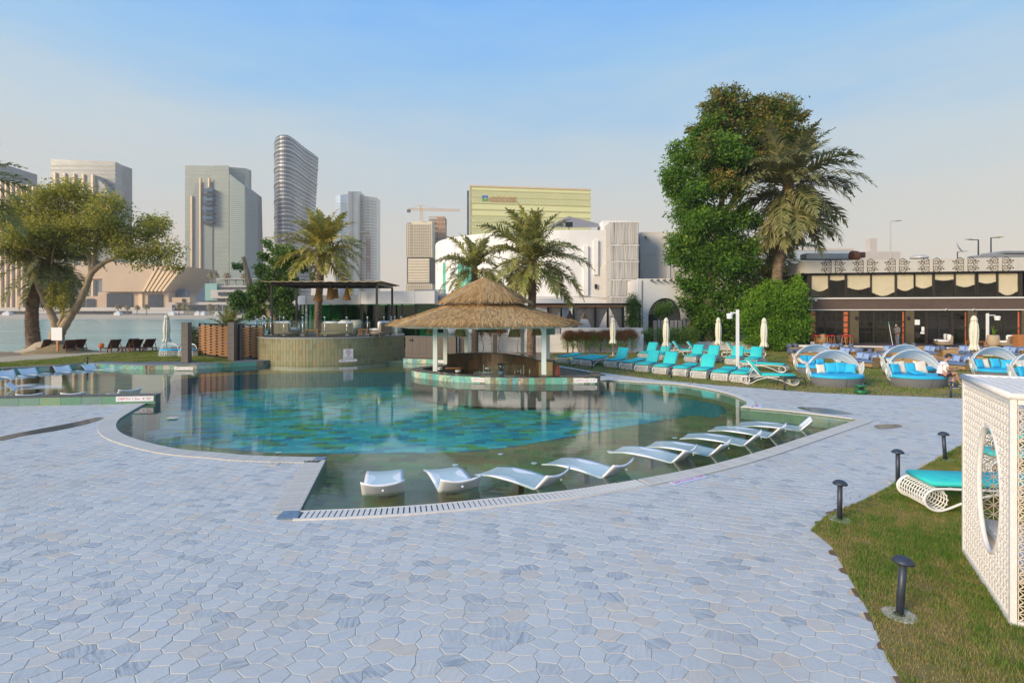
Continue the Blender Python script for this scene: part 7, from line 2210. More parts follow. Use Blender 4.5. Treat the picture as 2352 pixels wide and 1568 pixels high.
wl_ = ['flat turquoise lounger at the left end of the front row, nearest the bar', 'flat turquoise lounger second from the bar in the front row', 'flat turquoise lounger third from the bar, left of the towel one', 'raised turquoise lounger with a folded white towel, fourth from the bar', 'flat turquoise lounger just right of the one with the towel', 'raised turquoise lounger in front of the second closed umbrella', 'raised turquoise lounger between two raised backs in mid front row', 'flat turquoise lounger right of three raised backs in the front row', 'raised turquoise lounger just left of the white lamp post in the front row', 'flat turquoise lounger directly before the white lamp post', 'flat turquoise lounger beside the reversed one, right end of the front row']
for (cx, cy, up), lab in zip(FR_, wl_):
 u, v = cx * .275 + 1234.8, cy * .275 + 705.6
 place_lounger(u, v, R(-36), up, lab)
MR = [(885, 432, 1, 'raised turquoise lounger at the left end of the middle row'), (1000, 442, 1, 'raised turquoise lounger right behind the second closed umbrella'), (1275, 462, 1, 'raised turquoise lounger third in the middle row'), (1410, 474, 1, 'raised turquoise lounger fourth in the middle row, left of the lamp post'), (1620, 482, 1, 'raised turquoise lounger right behind the lamp post'), (1780, 492, 1, 'raised turquoise lounger at the right end of the middle row')]
for cx, cy, up, lab in MR: place_lounger(cx * .275 + 1234.8, cy * .275 + 705.6, R(-36), up, lab)
BR = [(1350, 405, 'rear row lounger with raised back on the left, leftmost of four'), (1475, 410, 'rear row lounger with raised back, left of the third umbrella'), (1815, 422, 'rear row lounger just right of the lamp post top'), (1888, 410, 'rear row lounger under the fourth closed umbrella')]
for cx, cy, lab in BR: place_lounger(cx * .275 + 1234.8, cy * .275 + 705.6, R(66), 1, lab)
place_lounger(2140 * .275 + 1234.8, 648 * .275 + 705.6, R(72), 1, 'turquoise lounger turned the other way, showing its striped back, at the row end')
place_lounger(2060 * .275 + 1234.8, 545 * .275 + 705.6, R(50), 0, 'white frame lounger half hidden behind the reversed one')
# near loungers by the cabana
p0 = G(2105, 1172)
q_ = place_lounger(2112, 1160, R(-97), 0, 'nearest turquoise lounger, its foot end sticking out left of the wicker cabana'); q_.location.z = .02
place_lounger(2262, 1088, R(-97), 1, 'turquoise lounger seen through the oval opening of the cabana')
place_lounger(2290, 1040, R(-97), 1, 'turquoise lounger farthest behind the cabana lattice')
s = thing('folded_towel', 'folded white towel on the seat of a raised lounger', 'towel', G(1425, 839) + Vector((.25, .35, .455)), R(-36))
for k in range(3): MB().bbox(-.2, .2, -.14, .14, k * .025, k * .025 + .023, .01).build('fold', CREAM2, s, True)

# ------------------------------------------------------------------ closed umbrellas
def umbrella_parts(s):
 MB().tube([(0, 0, 0), (0, 0, 2.5)], .024, 8).build('pole', WOODP, s)
 n_ = 40; prof = [(.02, 2.68), (.085, 2.62), (.13, 2.50), (.155, 2.40), (.10, 2.38)]
 b = MB(); b.loft([[((r_ + .012 * math.cos(j * PI / 2.5)) * math.cos(2 * PI * j / n_), (r_ + .012 * math.cos(j * PI / 2.5)) * math.sin(2 * PI * j / n_), z) for j in range(n_)] for r_, z in prof], True, False); b.build('vent_cap', UMBF, s, True)
 prof = [(.11, 2.42), (.16, 2.2), (.185, 1.9), (.18, 1.6), (.15, 1.30), (.14, 1.2), (.18, 1.05), (.235, .92), (.22, .88)]
 b = MB(); rings = []
 for i, (r_, z) in enumerate(prof):
  am = .02 + .03 * i / 8
  rings.append([((r_ + am * math.cos(j * 2 * PI * 8 / n_ + .35 * i)) * math.cos(2 * PI * j / n_), (r_ + am * math.cos(j * 2 * PI * 8 / n_ + .35 * i)) * math.sin(2 * PI * j / n_), z + (.03 * math.sin(j * 1.3) if i > 6 else 0)) for j in range(n_)])
 b.loft(rings, False, False); b.build('folded_canopy', UMBF, s, True)
 MB().lathe([(.155, 1.22), (.16, 1.25), (.155, 1.28)], 16, cap0=False, cap1=False).build('strap', UMBF, s)
 MB().lathe([(.22, 0), (.22, .05), (.05, .07), (.05, .25)], 16).build('base', PALEM, s)
um = thing('closed_umbrella', 'closed cream umbrella leftmost behind the sun loungers, before the clipped hedge', 'umbrella', G(1408, 817), 0, 'closed cream umbrellas'); umbrella_parts(um)
for u, v, lab, sc_ in ((1530, 826, 'closed cream umbrella second from the left, between the loungers', 1), (1650, 820, 'closed cream umbrella in front of the big green tree trunk', 1), (1755, 828, 'closed cream umbrella in front of the bright green bush', 1), (2237, 842, 'closed cream umbrella among the wicker sofas before the restaurant', 1.06), (383, 0, 'closed cream umbrella on the left lawn by the sea', 1)):
 loc = G(u, v) if v else Vector((AT(383, 0, 34.6).x, 34.6, LZ))
 o2 = dup(um, loc, u * 1.7, lab, (sc_, sc_, sc_))

# ------------------------------------------------------------------ white lamp posts with camera boxes
def lamp_post(lab, loc, h_):
 s = thing('lamp_post', lab, 'lamp post', loc, 0, 'white posts with camera heads')
 MB().bbox(-.065, .065, -.065, .065, 0, h_, .015).build('pole', WPLAST, s); MB().bbox(-.12, .12, -.12, .12, 0, .04, .01).build('base_plate', WPLAST, s)
 return s
s = lamp_post('white post with a camera arm to the left, among the turquoise loungers', G(1694, 847), 3.16)
MB().bar((0, 0, 2.98), (-.38, 0, 3.0), .06).build('arm', WPLAST, s); MB().lathe([(.14, 2.68), (.15, 2.82), (.17, 2.86), (.17, 2.93), (.12, 2.96)], 16, (-.42, 0)).build('lamp_head', WPLAST, s)
s = lamp_post('white post with a camera arm to the right, on the restaurant terrace', (AT(2268, 0, 38.2).x, 38.2, .5), 2.45)
MB().bar((0, 0, 2.3), (.55, 0, 2.32), .06).build('arm', WPLAST, s); MB().lathe([(.16, 1.95), (.17, 2.1), (.20, 2.14), (.20, 2.22), (.14, 2.26)], 16, (.72, 0)).build('lamp_head', WPLAST, s)

# ------------------------------------------------------------------ mushroom bollards
def bollard(lab, u, v, lean, h_, base=True, z=0., al=0.):
 s = thing('bollard_light', lab, 'bollard', G(u, v, z), 0, 'dark mushroom bollard lights')
 Mx = Matrix.Rotation(lean, 4, 'Y')
 MB().tube([(0, 0, .0), (0, 0, h_ - .03)], .034, 12).xf(Mx).build('stem', DGREY, s, True)
 b = MB(); b.lathe([(.098, h_ - .035), (.094, h_ - .015), (.06, h_ + .015), (.02, h_ + .028)], 20); b.xf(Mx); b.build('cap', DGREY, s, True)
 b = MB(); b.lathe([(.055, .0), (.055, .012), (.035, .02)], 14); b.build('flange', DGREY, s)
 if base: b = MB(); b.lathe([(.155, -.02), (.15, .008), (.13, .012)], 22, sx=1.0); b.build('concrete_foot', mat('concrete_pale', (.52, .48, .43), .85, var=.06, scale=12, bump=.1), s)
 return s
bollard('nearest dark mushroom bollard standing in the near lawn', 2066, 1412, R(4), .56)
bollard('dark mushroom bollard at the corner of the paving and near lawn', 1928, 1193, R(1), .55)
bollard('dark mushroom bollard just left of the near lounger foot', 2062, 1109, 0, .57)
bollard('dark mushroom bollard leaning left, farthest along the near lawn edge', 2171, 1056, R(-4), .55)
bollard('dark bollard before the front row of loungers, near the bar', 1360, 847, 0, .42, False)
bollard('dark bollard in the middle of the lounger row edge', 1541.6, 868, 0, .45, False)
bollard('dark bollard in front of the small black table', 1802, 896, 0, .50, False)
bollard('dark bollard at the seated person\'s feet', 2184, 913, 0, .55, False)
bollard('small dark bollard at the edge of the left lawn', 201, 836, 0, .38, False, LZ)
s = thing('drain_cover', 'grey slotted drain cover in the grass behind a bollard, left of the cabana', 'drain', G(2206, 908) + Vector((0, 0, .004)))
for k in range(9): MB().box(-.6 + k * .14, -.6 + k * .14 + .1, -.3, .3, 0, .012).build('bar', DKSTONE, s)
MB().box(-.62, .66, -.32, .32, -.004, .002).build('frame', BLACKM, s)
s = thing('garden_speaker', 'round green garden speaker on the lawn edge by the daybed', 'speaker', G(1977, 904))
MB().lathe([(.20, 0), (.20, .13), (.17, .15)], 20).build('base', mat('speaker_green', (.01, .13, .04), .4), s, True); MB().lathe([(.19, .27), (.20, .29), (.18, .33)], 20).build('lid', mat('speaker_green', (0, 0, 0)), s, True)
for k in range(4): a = k * PI / 2 + .4; MB().tube([(.14 * math.cos(a), .14 * math.sin(a), .15), (.14 * math.cos(a), .14 * math.sin(a), .27)], .02, 6).build('post', mat('speaker_green', (0, 0, 0)), s)
MB().lathe([(.03, .27), (.09, .17)], 12).build('cone', BLACKM, s)
s = thing('side_table', 'small black curved leg side table beside the reversed lounger', 'table', G(1818, 888), R(10))
MB().bbox(-.27, .27, -.22, .22, .36, .385, .01).build('table_top', BLACKM, s)
for sx in (-1, 1):
 for sy in (-1, 1): MB().tube(spline([(sx * .22, sy * .2, .36), (sx * .34, sy * .2, .39), (sx * .46, sy * .2, .28), (sx * .5, sy * .2, .0)], 4), .018, 6).build('leg', BLACKM, s, True)
# ------------------------------------------------------------------ in-pool loungers
PRO = [(-.10, -.062), (.04, -.036), (.20, -.008), (.40, .010), (.60, .014), (.80, .010), (1.0, .0), (1.18, -.012), (1.34, -.024), (1.40, .01), (1.49, .085), (1.58, .165), (1.66, .24)]
def pool_lounger_parts(s):
 W_ = .69
 P = [Vector((0, y, z)) for y, z in PRO]; P = spline(P, 3)
 rings = []
 n_ = 10; th = .036
 for i, p in enumerate(P):
  a = P[max(i - 1, 0)]; c = P[min(i + 1, len(P) - 1)]; d = (c - a).normalized(); nr_ = Vector((0, -d.z, d.y))
  hd = max(0, (p.y - 1.3) / .38)
  wi = W_ / 2 * (1 + .05 * hd)
  top = []; bot = []
  for j in range(n_ + 1):
   x = -wi + 2 * wi * j / n_; cv = (x / wi) ** 2
   off = cv * (.02 + .05 * hd)
   top.append(p + nr_ * off + Vector((x, 0, 0))); bot.append(p + nr_ * (off - th * (1 - .15 * cv)) + Vector((x * .985, 0, 0)))
  rings.append([tuple(q) for q in top] + [tuple(q) for q in bot[::-1]])
 MB().loft(rings, True, True).build('shell', WPLAST, s, True)
 e_ = P[-6]; MB().lathe([(.018, 0), (.018, .02)], 10).xf(Matrix.Translation((0, 1.665, .135)) @ Matrix.Rotation(R(-64), 4, 'X')).build('plug', WPLAST, s)
 MB().loft([[(-.08, .62, -.31), (.08, .62, -.31), (.08, .78, -.31), (-.08, .78, -.31)], [(-.08, .62, -.03), (.08, .62, -.03), (.08, .78, -.03), (-.08, .78, -.03)]], True, True).build('foot_block', DKSTONE, s)
pz0 = -.02
pl_p = thing('pool_lounger', 'x', 'pool lounger', (0, 0, 0), 0, 'white loungers standing in the shallow pool'); pool_lounger_parts(pl_p)
pfirst = [True]
def place_pl(hu, hv, fu, fv, lab):
 h_, f_ = G(hu, hv, WZ), G(fu, fv, WZ)
 d = (h_ - f_); d.z = 0; d.normalize()
 base = h_ - d * 1.46; base.z = WZ - .018
 rz = math.atan2(d.y, d.x) - PI / 2
 if pfirst[0]: pfirst[0] = False; pl_p.location = base; pl_p.rotation_euler = (0, 0, rz); pl_p['label'] = lab
 else: dup(pl_p, base, rz, lab)
for a in ((880, 1133, 884, 1080, 'leftmost and nearest white lounger on the front shelf, back turned to the viewer'), (1055, 1124, 1018, 1075, 'second white lounger from the left on the front shelf'), (1266, 1111, 1126, 1075, 'third white lounger from the left on the front shelf'), (1416, 1087, 1278, 1053, 'fourth white lounger on the front shelf, above the depth plate'),
          (1569, 1053, 1416, 1025, 'fifth white lounger along the curved front shelf'), (1650, 1038, 1491, 1013, 'sixth white lounger along the curved front shelf'), (1725, 1015.5, 1572, 995, 'seventh white lounger along the curved front shelf'), (1782, 998, 1641, 979, 'second last white lounger before the pool corner'), (1845.7, 981.8, 1692, 968.6, 'farthest right white lounger beside the pool corner'),
          (13, 862, 90, 872, 'far left white lounger with raised back at the photo edge, by the left lawn'), (66, 857, 150, 862, 'second white lounger along the far left pool edge'), (145, 851, 230, 857, 'third white lounger along the far left pool edge'), (208, 847, 290, 849, 'rightmost white lounger along the far left pool edge'),
          (70, 919, 92, 906, 'white lounger back peeping over the left end of the low green wall'), (172, 916, 205, 903, 'white lounger back peeping over the middle of the low green wall'), (296, 908, 262, 899, 'white lounger back peeping over the low wall near its depth plate'), (30, 893, 150, 886, 'white lounger floating across the left pool, seen side on'), (-8, 890, 110, 882, 'white lounger cut off by the left photo edge')):
 place_pl(*a)

# ------------------------------------------------------------------ round daybeds
def pillow(s, x, y, z, w_, m, rz=0, tilt=R(70), h_=None, t=.13, name='pillow'):
 h_ = h_ or w_
 b = MB(); n_ = 10
 top = []; 
 for i in range(n_ + 1):
  row = []
  for j in range(n_ + 1):
   a, c = -1 + 2 * i / n_, -1 + 2 * j / n_
   k = (max(0, (1 - a ** 4) * (1 - c ** 4))) ** .5
   pin = 1 - .10 * (1 - abs(a)) * abs(c) ** 3 - .0
   pin2 = 1 - .10 * (1 - abs(c)) * abs(a) ** 3
   row.append((a * w_ / 2 * pin2 * 1.0, c * h_ / 2 * pin, k * t / 2))
  top.append(row)
 b.loft(top, closed=False); b.loft([[(p[0], p[1], -p[2]) for p in r] for r in top][::-1], closed=False)
 b.xf(Matrix.Translation((x, y, z)) @ Matrix.Rotation(rz, 4, 'Z') @ Matrix.Rotation(tilt, 4, 'X'))
 return b.build(name, m, s, True)
CANF = mat('canopy_fabric', (.86, .85, .78), .85, var=.04, scale=3, sub=.55)
def daybed(lab, loc, rz, kit, R0=1.05):
 s = thing('daybed', lab, 'daybed', loc, rz, 'round daybeds with folding canopies')
 sy = .80
 for sg in (-1, 1):
  # two half bases with a gap between
  half = [(R0 * .86 * math.cos(a), R0 * .86 * sy * math.sin(a)) for a in [PI / 2 * 1 + PI * k / 20 for k in range(21)]]
  topo = [(R0 * math.cos(a), R0 * sy * math.sin(a)) for a in [PI / 2 + PI * k / 20 for k in range(21)]]
  b = MB()
  rr = []
  for f_, z in ((.86, 0), (.93, .15), (.99, .33), (1.0, .36)):
   rr.append([(min(-.012, R0 * f_ * math.cos(a)), R0 * f_ * sy * math.sin(a), z) for a in [PI / 2 + PI * k / 20 for k in range(21)]])
  b.loft(rr, True, True)
  c2 = MB(); cc = []
  for f_, z in ((.93, .362), (.985, .375), (.985, .46), (.95, .485)):
   cc.append([(min(-.006, R0 * f_ * math.cos(a)), R0 * f_ * sy * math.sin(a) * 1.0, z) for a in [PI / 2 + PI * k / 20 for k in range(21)]])
  c2.loft(cc, True, True)
  if sg > 0:
   for q in (b, c2): q.v = [(-x, y, z) for x, y, z in q.v]; q.f = [f[::-1] for f in q.f]
  b.build('base', GREYW, s); c2.build('mattress', BLUEF, s)
 # canopy: ribs swept back from the rim pivots
 ribs = []
 for k in range(7):
  ph = R(lerp(38, 84, k / 6))      # leaning angle from horizontal, towards the rear
  ribs.append([(R0 * 1.04 * math.cos(a), .12 + R0 * .98 * math.sin(a) * math.cos(ph) * sy * 1.0, .42 + R0 * .98 * math.sin(a) * math.sin(ph)) for a in [PI * j / 24 for j in range(25)]])
 MB().loft(ribs, closed=False).build('canopy', CANF, s, True)
 MB().tube(ribs[-1], .015, 6).build('front_hoop', WPLAST, s, True); MB().tube(ribs[3], .014, 5).build('middle_hoop', WPLAST, s, True)
 # loose cloth hanging at the sides
 for sx in (-1, 1):
  b = MB(); rings = []
  for i in range(9):
   t_ = i / 8
   rings.append([(sx * (R0 * 1.05 - .10 * t_ + .03 * math.sin(j * 1.7 + i)), -.02 + .30 * j / 8 - .1 * t_, .95 - .62 * t_ + .05 * math.sin(j) - (.3 * (8 - j) / 8 if sx > 0 else .1) * t_) for j in range(9)])
  b.loft(rings, closed=False); b.build('hanging_cloth', CANF, s, True)
 for x, y, z, w_, m, rz2, tl in kit: pillow(s, x, y, z, w_, m, rz2, tl)
 return s
Bf, Cf = BLUEF, CREAM
T = R(72)
daybed('front daybed with five pillows and cloth drooping right, left of the green speaker', (AT(1916, 0, 21.6).x, 21.5, 0), R(-4), [(-.42, .35, .66, .38, Cf, .1, T), (-.02, .32, .70, .44, Bf, -.1, T), (.35, .30, .72, .46, Bf, 0, T), (.66, .16, .70, .40, Bf, -.7, T)])
daybed('daybed half hidden behind the front one, with a white pillow on its left arm', (AT(1873, 0, 25.6).x, 25.4, 0), R(0), [(-.80, .0, .66, .42, Cf, .9, R(40)), (-.50, .35, .70, .44, Bf, .1, T), (-.12, .40, .68, .42, Bf, 0, T), (.32, .40, .68, .42, Bf, 0, T)])
db3 = daybed('daybed on which the man sits, with a flat blue pillow in its middle', (AT(2101, 0, 21.5).x, 21.4, 0), R(-2), [(-.78, .12, .70, .42, Bf, .25, R(80)), (-.42, .38, .74, .52, Cf, .08, T), (.02, .40, .70, .44, Bf, -.1, T), (.45, .42, .74, .52, Cf, 0, T), (-.05, -.05, .55, .48, Bf, .1, R(8))], 1.08)
daybed('daybed mostly hidden behind the seated man\'s one, blue and white pillows at its left end', (AT(2086, 0, 24.5).x, 24.5, 0), R(0), [(-.85, .0, .70, .42, Cf, .8, R(45)), (-.62, .3, .70, .42, Bf, .2, T)], 1.1)
daybed('daybed behind the cabana top, with blue and white pillows in turn', (AT(2284, 0, 23.8).x, 23.6, 0), R(-2), [(-.68, .2, .70, .42, Bf, .2, T), (-.32, .36, .68, .42, Cf, 0, T), (.18, .38, .70, .44, Bf, 0, T), (.58, .25, .66, .42, Bf, -.4, T)])
daybed('rightmost daybed cut by the photo edge above the cabana', (AT(2385, 0, 20.6).x, 20.4, 0), R(-2), [(-.78, .05, .70, .44, Bf, .4, T), (-.42, .3, .72, .46, Cf, .1, T)], 1.1)

# ------------------------------------------------------------------ wicker lounge sofas on the back lawn
def bowl_frame(s, hw, dp, m=WICK, hb=.62):
 """open fronted woven tub: arms and back wall, leaning outwards"""
 b = MB(); n_ = 28
 def ringp(f_, z, inn=0):
  pts = []
  for k in range(n_ + 1):
   t_ = k / n_
   # from front of left arm round the back to the front of right arm
   a = PI * (1 - t_)
   ca, sa_ = math.cos(a), math.sin(a)
   x = -math.copysign(abs(ca) ** .45, -ca) * (hw - inn) * f_ * 1.0
   y = (abs(sa_) ** .45) * (dp - inn) * f_
   pts.append((x, y - dp * .5 if k not in (0, n_) else -dp * .55, z))
  return pts
 o_ = [ringp(.90, .04), ringp(.94, .25), ringp(1.0, .56), ringp(1.03, .60)]
 i_ = [ringp(1.03, .60, .10), ringp(.98, .52, .09), ringp(.92, .2, .08)]
 b.loft(o_ + i_, closed=False)
 b.build('woven_tub', m, s, True)
 MB().tube(ringp(1.02, .605, .05), .028, 6).build('rim', m, s, True)
 MB().bbox(-hw * .86, hw * .86, -dp * .52, dp * .4, .06, .26, .03).build('seat_base', m, s)
def bolster(s, x, y, z, rx, ry, rz_, m, rot=0): b = MB(); b.ball((0, 0, 0), rx, ry, rz_, 18, 12, .75); b.xf(Matrix.Translation((x, y, z)) @ Matrix.Rotation(rot, 4, 'Z')); return b.build('back_cushion', m, s, True)
def loveseat(lab, loc, rz):
 s = thing('wicker_loveseat', lab, 'sofa', loc, rz, 'honey wicker loveseats on the back lawn')
 bowl_frame(s, .86, .80)
 MB().bbox(-.76, .76, -.44, .25, .265, .42, .05).build('seat_cushion', SLATE, s, True)
 for sx in (-1, 1): bolster(s, sx * .38, .26, .62, .40, .14, .20, SLATE)
 pillow(s, -.42, .08, .60, .36, LBLUE, .25, T); pillow(s, -.05, .10, .58, .34, LBLUE, .0, T); pillow(s, .45, .08, .56, .32, LBLUE, -.3, T)
 for x in (-.6, .6):
  for y in (-.3, .3): MB().box(x - .03, x + .03, y - .03, y + .03, 0, .062).build('leg', DGREY, s)
 return s
def armchair(lab, loc, rz):
 s = thing('wicker_armchair', lab, 'armchair', loc, rz, 'honey wicker armchairs on the back lawn')
 bowl_frame(s, .46, .76)
 MB().bbox(-.37, .37, -.42, .25, .265, .40, .05).build('seat_cushion', SLATE, s, True)
 bolster(s, 0, .30, .70, .36, .15, .19, mat('grey_blue_fabric', (.10, .125, .17), .85, var=.15, scale=10, bump=.3))
 for x in (-.28, .28):
  for y in (-.3, .3): MB().box(x - .03, x + .03, y - .03, y + .03, 0, .062).build('leg', DGREY, s)
 return s
def bg(u, v): p = G(u, v); return (p.x, p.y, 0)
ls = None
for u, v, rz, lab in ((1988, 843, 118, 'loveseat without loose pillows nearest behind the front daybed'), (1944, 827, 112, 'loveseat with pale pillows behind the first daybed canopy'), (1901, 814, 110, 'loveseat farthest left in front of the white terrace wall'), (2046, 822, 112, 'loveseat with pale pillows in front of the white wall, left of the twin armchairs'), (2140, 822, 110, 'loveseat behind the canopy of the man\'s daybed'), (2196, 849, 116, 'loveseat just right behind the seated man'), (2222, 822, 112, 'loveseat left of the umbrella before the white wall'), (2325, 824, 110, 'loveseat at the right photo edge before the white wall')):
 if ls is None: ls = loveseat(lab, bg(u, v), R(rz - 192)); q = ls
 else: q = dup(ls, bg(u, v), R(rz - 192), lab)
ac = None
for u, v, rz, lab in ((1824, 818, 75, 'armchair with grey bolster farthest left in the lawn corner'), (1838, 818, 70, 'second armchair from the left in the lawn corner'), (1828, 834, 80, 'armchair nearest at the far left of the sofa group'), (1845, 835, 75, 'armchair right of the nearest left one'), (1943, 816, 60, 'armchair seen from behind, left of the first pair near the wall'), (1966, 818, 60, 'armchair seen from behind with round grey bolster near the wall'), (1992, 831, 50, 'armchair between two loveseats, left of middle'), (2013, 836, 50, 'large looking armchair right of the pillowless loveseat'), (2090, 816, 60, 'left armchair of the pair before the terrace wall'), (2110, 816, 60, 'right armchair of the pair before the terrace wall'), (2062, 830, 55, 'armchair behind the left arm of the man\'s daybed'), (2080, 829, 55, 'armchair touching the man\'s daybed canopy from behind'), (2178, 826, 60, 'armchair left of the loveseat behind the man'), (2240, 846, 60, 'armchair by the foot of the umbrella'), (2090, 840, 55, 'armchair hidden low behind the man\'s canopy')):
 if ac is None: ac = armchair(lab, bg(u, v), R(rz))
 else: dup(ac, bg(u, v), R(rz), lab)
for i, (u, v, lab) in enumerate(((1965, 836, 'low square wicker table behind the front daybed canopy'), (2022, 829, 'low wicker table right of the middle armchairs'), (1880, 822, 'low wicker table between the left armchairs and loveseats'))):
 s = thing('wicker_table', lab, 'table', bg(u, v), .3, 'low wicker tables')
 MB().bbox(-.4, .4, -.4, .4, .02, .34, .02).build('body', WICK, s); MB().bbox(-.42, .42, -.42, .42, .343, .37, .008).build('table_top', TWICK, s)

# terrace furniture of the restaurant
def tw(u, y): return (AT(u, 0, y).x, y, tz)
s = terrace_sofa('brown wicker daybed sofa with white cushions on the restaurant terrace', tw(2165, 38.9), R(62), 1.9, 2, None)
s = terrace_sofa('brown wicker sofa at the right end of the restaurant terrace', tw(2317, 37.6), R(20), 1.6, 2, None)
low_table('low orange wood table behind the closed umbrella on the terrace', tw(2240, 38.2), 1.1, .6, .42)
s = thing('cabinet', 'reddish wood cabinet at the right photo edge of the terrace', 'cabinet', tw(2350, 36.9), R(-10)); MB().bbox(-.55, .55, -.3, .3, .0, .95, .01).build('body', WOODO, s)
for k in range(2): MB().bbox(-.52 + k * .53, -.52 + k * .53 + .5, -.32, -.301, .05, .9, .005).build('door', WOODO, s)
s = thing('plant_pot', 'barrel shaped stone pot with a small green plant beside the lamp post', 'pot', tw(2281, 37.9)); MB().lathe([(.30, 0), (.38, .3), (.38, .6), (.33, .88), (.29, .88), (.28, .8)], 22, cap1=True).build('pot', mat('pot_stone', (.40, .31, .21), .8, var=.12, scale=5), s, True)
b = MB()
for k, (dx, hh) in enumerate(((-.25, .75), (.05, .85), (.5, .55), (.2, .5), (-.1, .5), (.75, .5))):
 P = spline([(0, 0, .82), (dx * .4, 0, .82 + hh * .8), (dx, (k % 3 - 1) * .15, .82 + hh * (.9 if abs(dx) < .4 else .6))], 5)
 b.loft([[(p.x - .035 * (1 - i / len(P)), p.y, p.z), (p.x + .035 * (1 - i / len(P)), p.y, p.z + .01)] for i, p in enumerate(P)], closed=False)
b.build('leaf', L_BUSH, s, kind='stuff')
RED = mat('red_leather', (.38, .02, .015), .4, var=.1)
st = None
for i, (u, y, lab) in enumerate(((1876, 40.2, 'leftmost red topped bar stool by the orange wall panel'), (1894, 40.8, 'red topped bar stool behind the barrel table'), (1900, 39.9, 'red topped bar stool in front of the barrel table'), (1912, 40.1, 'red topped bar stool in the middle of the group'), (1938, 39.8, 'red topped bar stool second from the right'), (1952, 40.0, 'rightmost red topped bar stool'))):
 if st is None:
  st = thing('bar_stool', lab, 'stool', tw(u, y), 0, 'red topped bar stools'); MB().lathe([(.19, .70), (.2, .74), (.17, .79)], 18).build('seat', RED, st, True)
  for a in (.78, 2.35, 3.93, 5.5): MB().tube([(.12 * math.cos(a), .12 * math.sin(a), .7), (.21 * math.cos(a), .21 * math.sin(a), 0)], .018, 6).build('leg', WOODO, st)
  MB().tube([(.17 * math.cos(a), .17 * math.sin(a), .28) for a in [2 * PI * k / 16 for k in range(16)]], .012, 5, closed=True).build('foot_ring', WOODO, st)
 else: dup(st, tw(u, y), i, lab)
for i, (u, lab, m) in enumerate(((1887, 'barrel table with carved light front between red stools', mat('barrel_tan', (.38, .26, .12), .6, var=.3, scale=6)), (1926, 'dark barrel table between red stools', mat('barrel_dark', (.035, .03, .03), .6)))):
 s = thing('barrel_table', lab, 'table', tw(u, 40.6), 0, 'barrel tables at the restaurant'); MB().lathe([(.26, 0), (.36, .35), (.36, .55), (.27, .88)], 20).build('barrel', m, s, True); MB().bbox(-.62, .62, -.35, .35, .883, .94, .01).build('table_top', BLACKM, s)
s = thing('floor_spotlight', 'small grey floodlight box on the terrace floor by the stools', 'lamp', tw(1866, 39.9)); MB().bbox(-.12, .12, -.08, .08, .1, .28, .02).build('head', PALEM, s); MB().box(-.1, .1, -.02, .02, 0, .1).build('bracket', BLACKM, s)

# ------------------------------------------------------------------ left beach: brown loungers and wicker set
def beach_lounger(s):
 for x in (-.31, .31):
  MB().bbox(x - .025, x + .025, 0, 1.95, .26, .33, .006).build('side_rail', WOODR, s)
 for y in (.15, 1.2):
  for x in (-.31, .31): MB().bar((x, y, 0), (x, y + (.1 if y > 1 else 0), .27), .05).build('leg', WOODR, s)
 for k in range(9): y = .05 + k * .135; MB().box(-.28, .28, y, y + .10, .30, .325).build('slat', WOODR, s)
 b = MB(); b.bbox(-.33, .33, 0, .82, 0, .05, .01); b.xf(Matrix.Translation((0, 1.25, .33)) @ Matrix.Rotation(R(46), 4, 'X')); b.build('backrest', mat('lounger_sling', (.07, .028, .02), .7, var=.2, scale=10), s)
 for x in (-.3, .3): MB().bar((x, 1.9, .02), (x, 1.72, .66), .035).build('strut', WOODR, s)
bl_p = thing('beach_lounger', 'x', 'sun lounger', (0, 0, 0), 0, 'dark brown wooden beach loungers'); beach_lounger(bl_p)
first = True
for cx, Yl, lab in ((380, 37.2, 'dark wooden beach lounger between palm and forked trunk'), (560, 36.6, 'dark wooden beach lounger just right of the forked trunk'), (640, 37.4, 'smaller looking dark beach lounger right of the trunk pair'), (900, 37.0, 'dark beach lounger with the orange ball on its foot end'), (1050, 38.2, 'dark beach lounger half behind its right neighbour, middle of the trio'), (1085, 37.2, 'dark beach lounger in the middle of the right trio'), (1190, 37.9, 'rightmost dark beach lounger before the wicker chairs'), (1500, 37.6, 'dark beach lounger behind the shower pillar'), (1625, 37.2, 'dark beach lounger by the round shrub')):
 u = cx * .275 + (8 if cx > 700 else 0)
 loc = (AT(u, 0, Yl).x, Yl, LZ - .02); rz = R(-122)
 if first: first = False; bl_p.location = Vector(loc) - Vector((1.0 * math.sin(R(122)), 1.0 * math.cos(R(122)), 0)); bl_p.rotation_euler = (0, 0, rz); bl_p['label'] = lab
 else: dup(bl_p, Vector(loc) - Vector((1.0 * math.sin(R(122)), 1.0 * math.cos(R(122)), 0)), rz, lab)
s = thing('beach_ball', 'orange ball lying on the foot of a brown beach lounger', 'ball', (AT(238, 0, 36.8).x, 36.6, LZ + .50)); MB().ball((0, 0, 0), .18, n=16, m=12).build('skin', mat('ball_orange', (.75, .18, .05), .5), s, True); MB().lathe([(.02, .175), (.02, .19)], 8).build('valve', WPLAST, s)
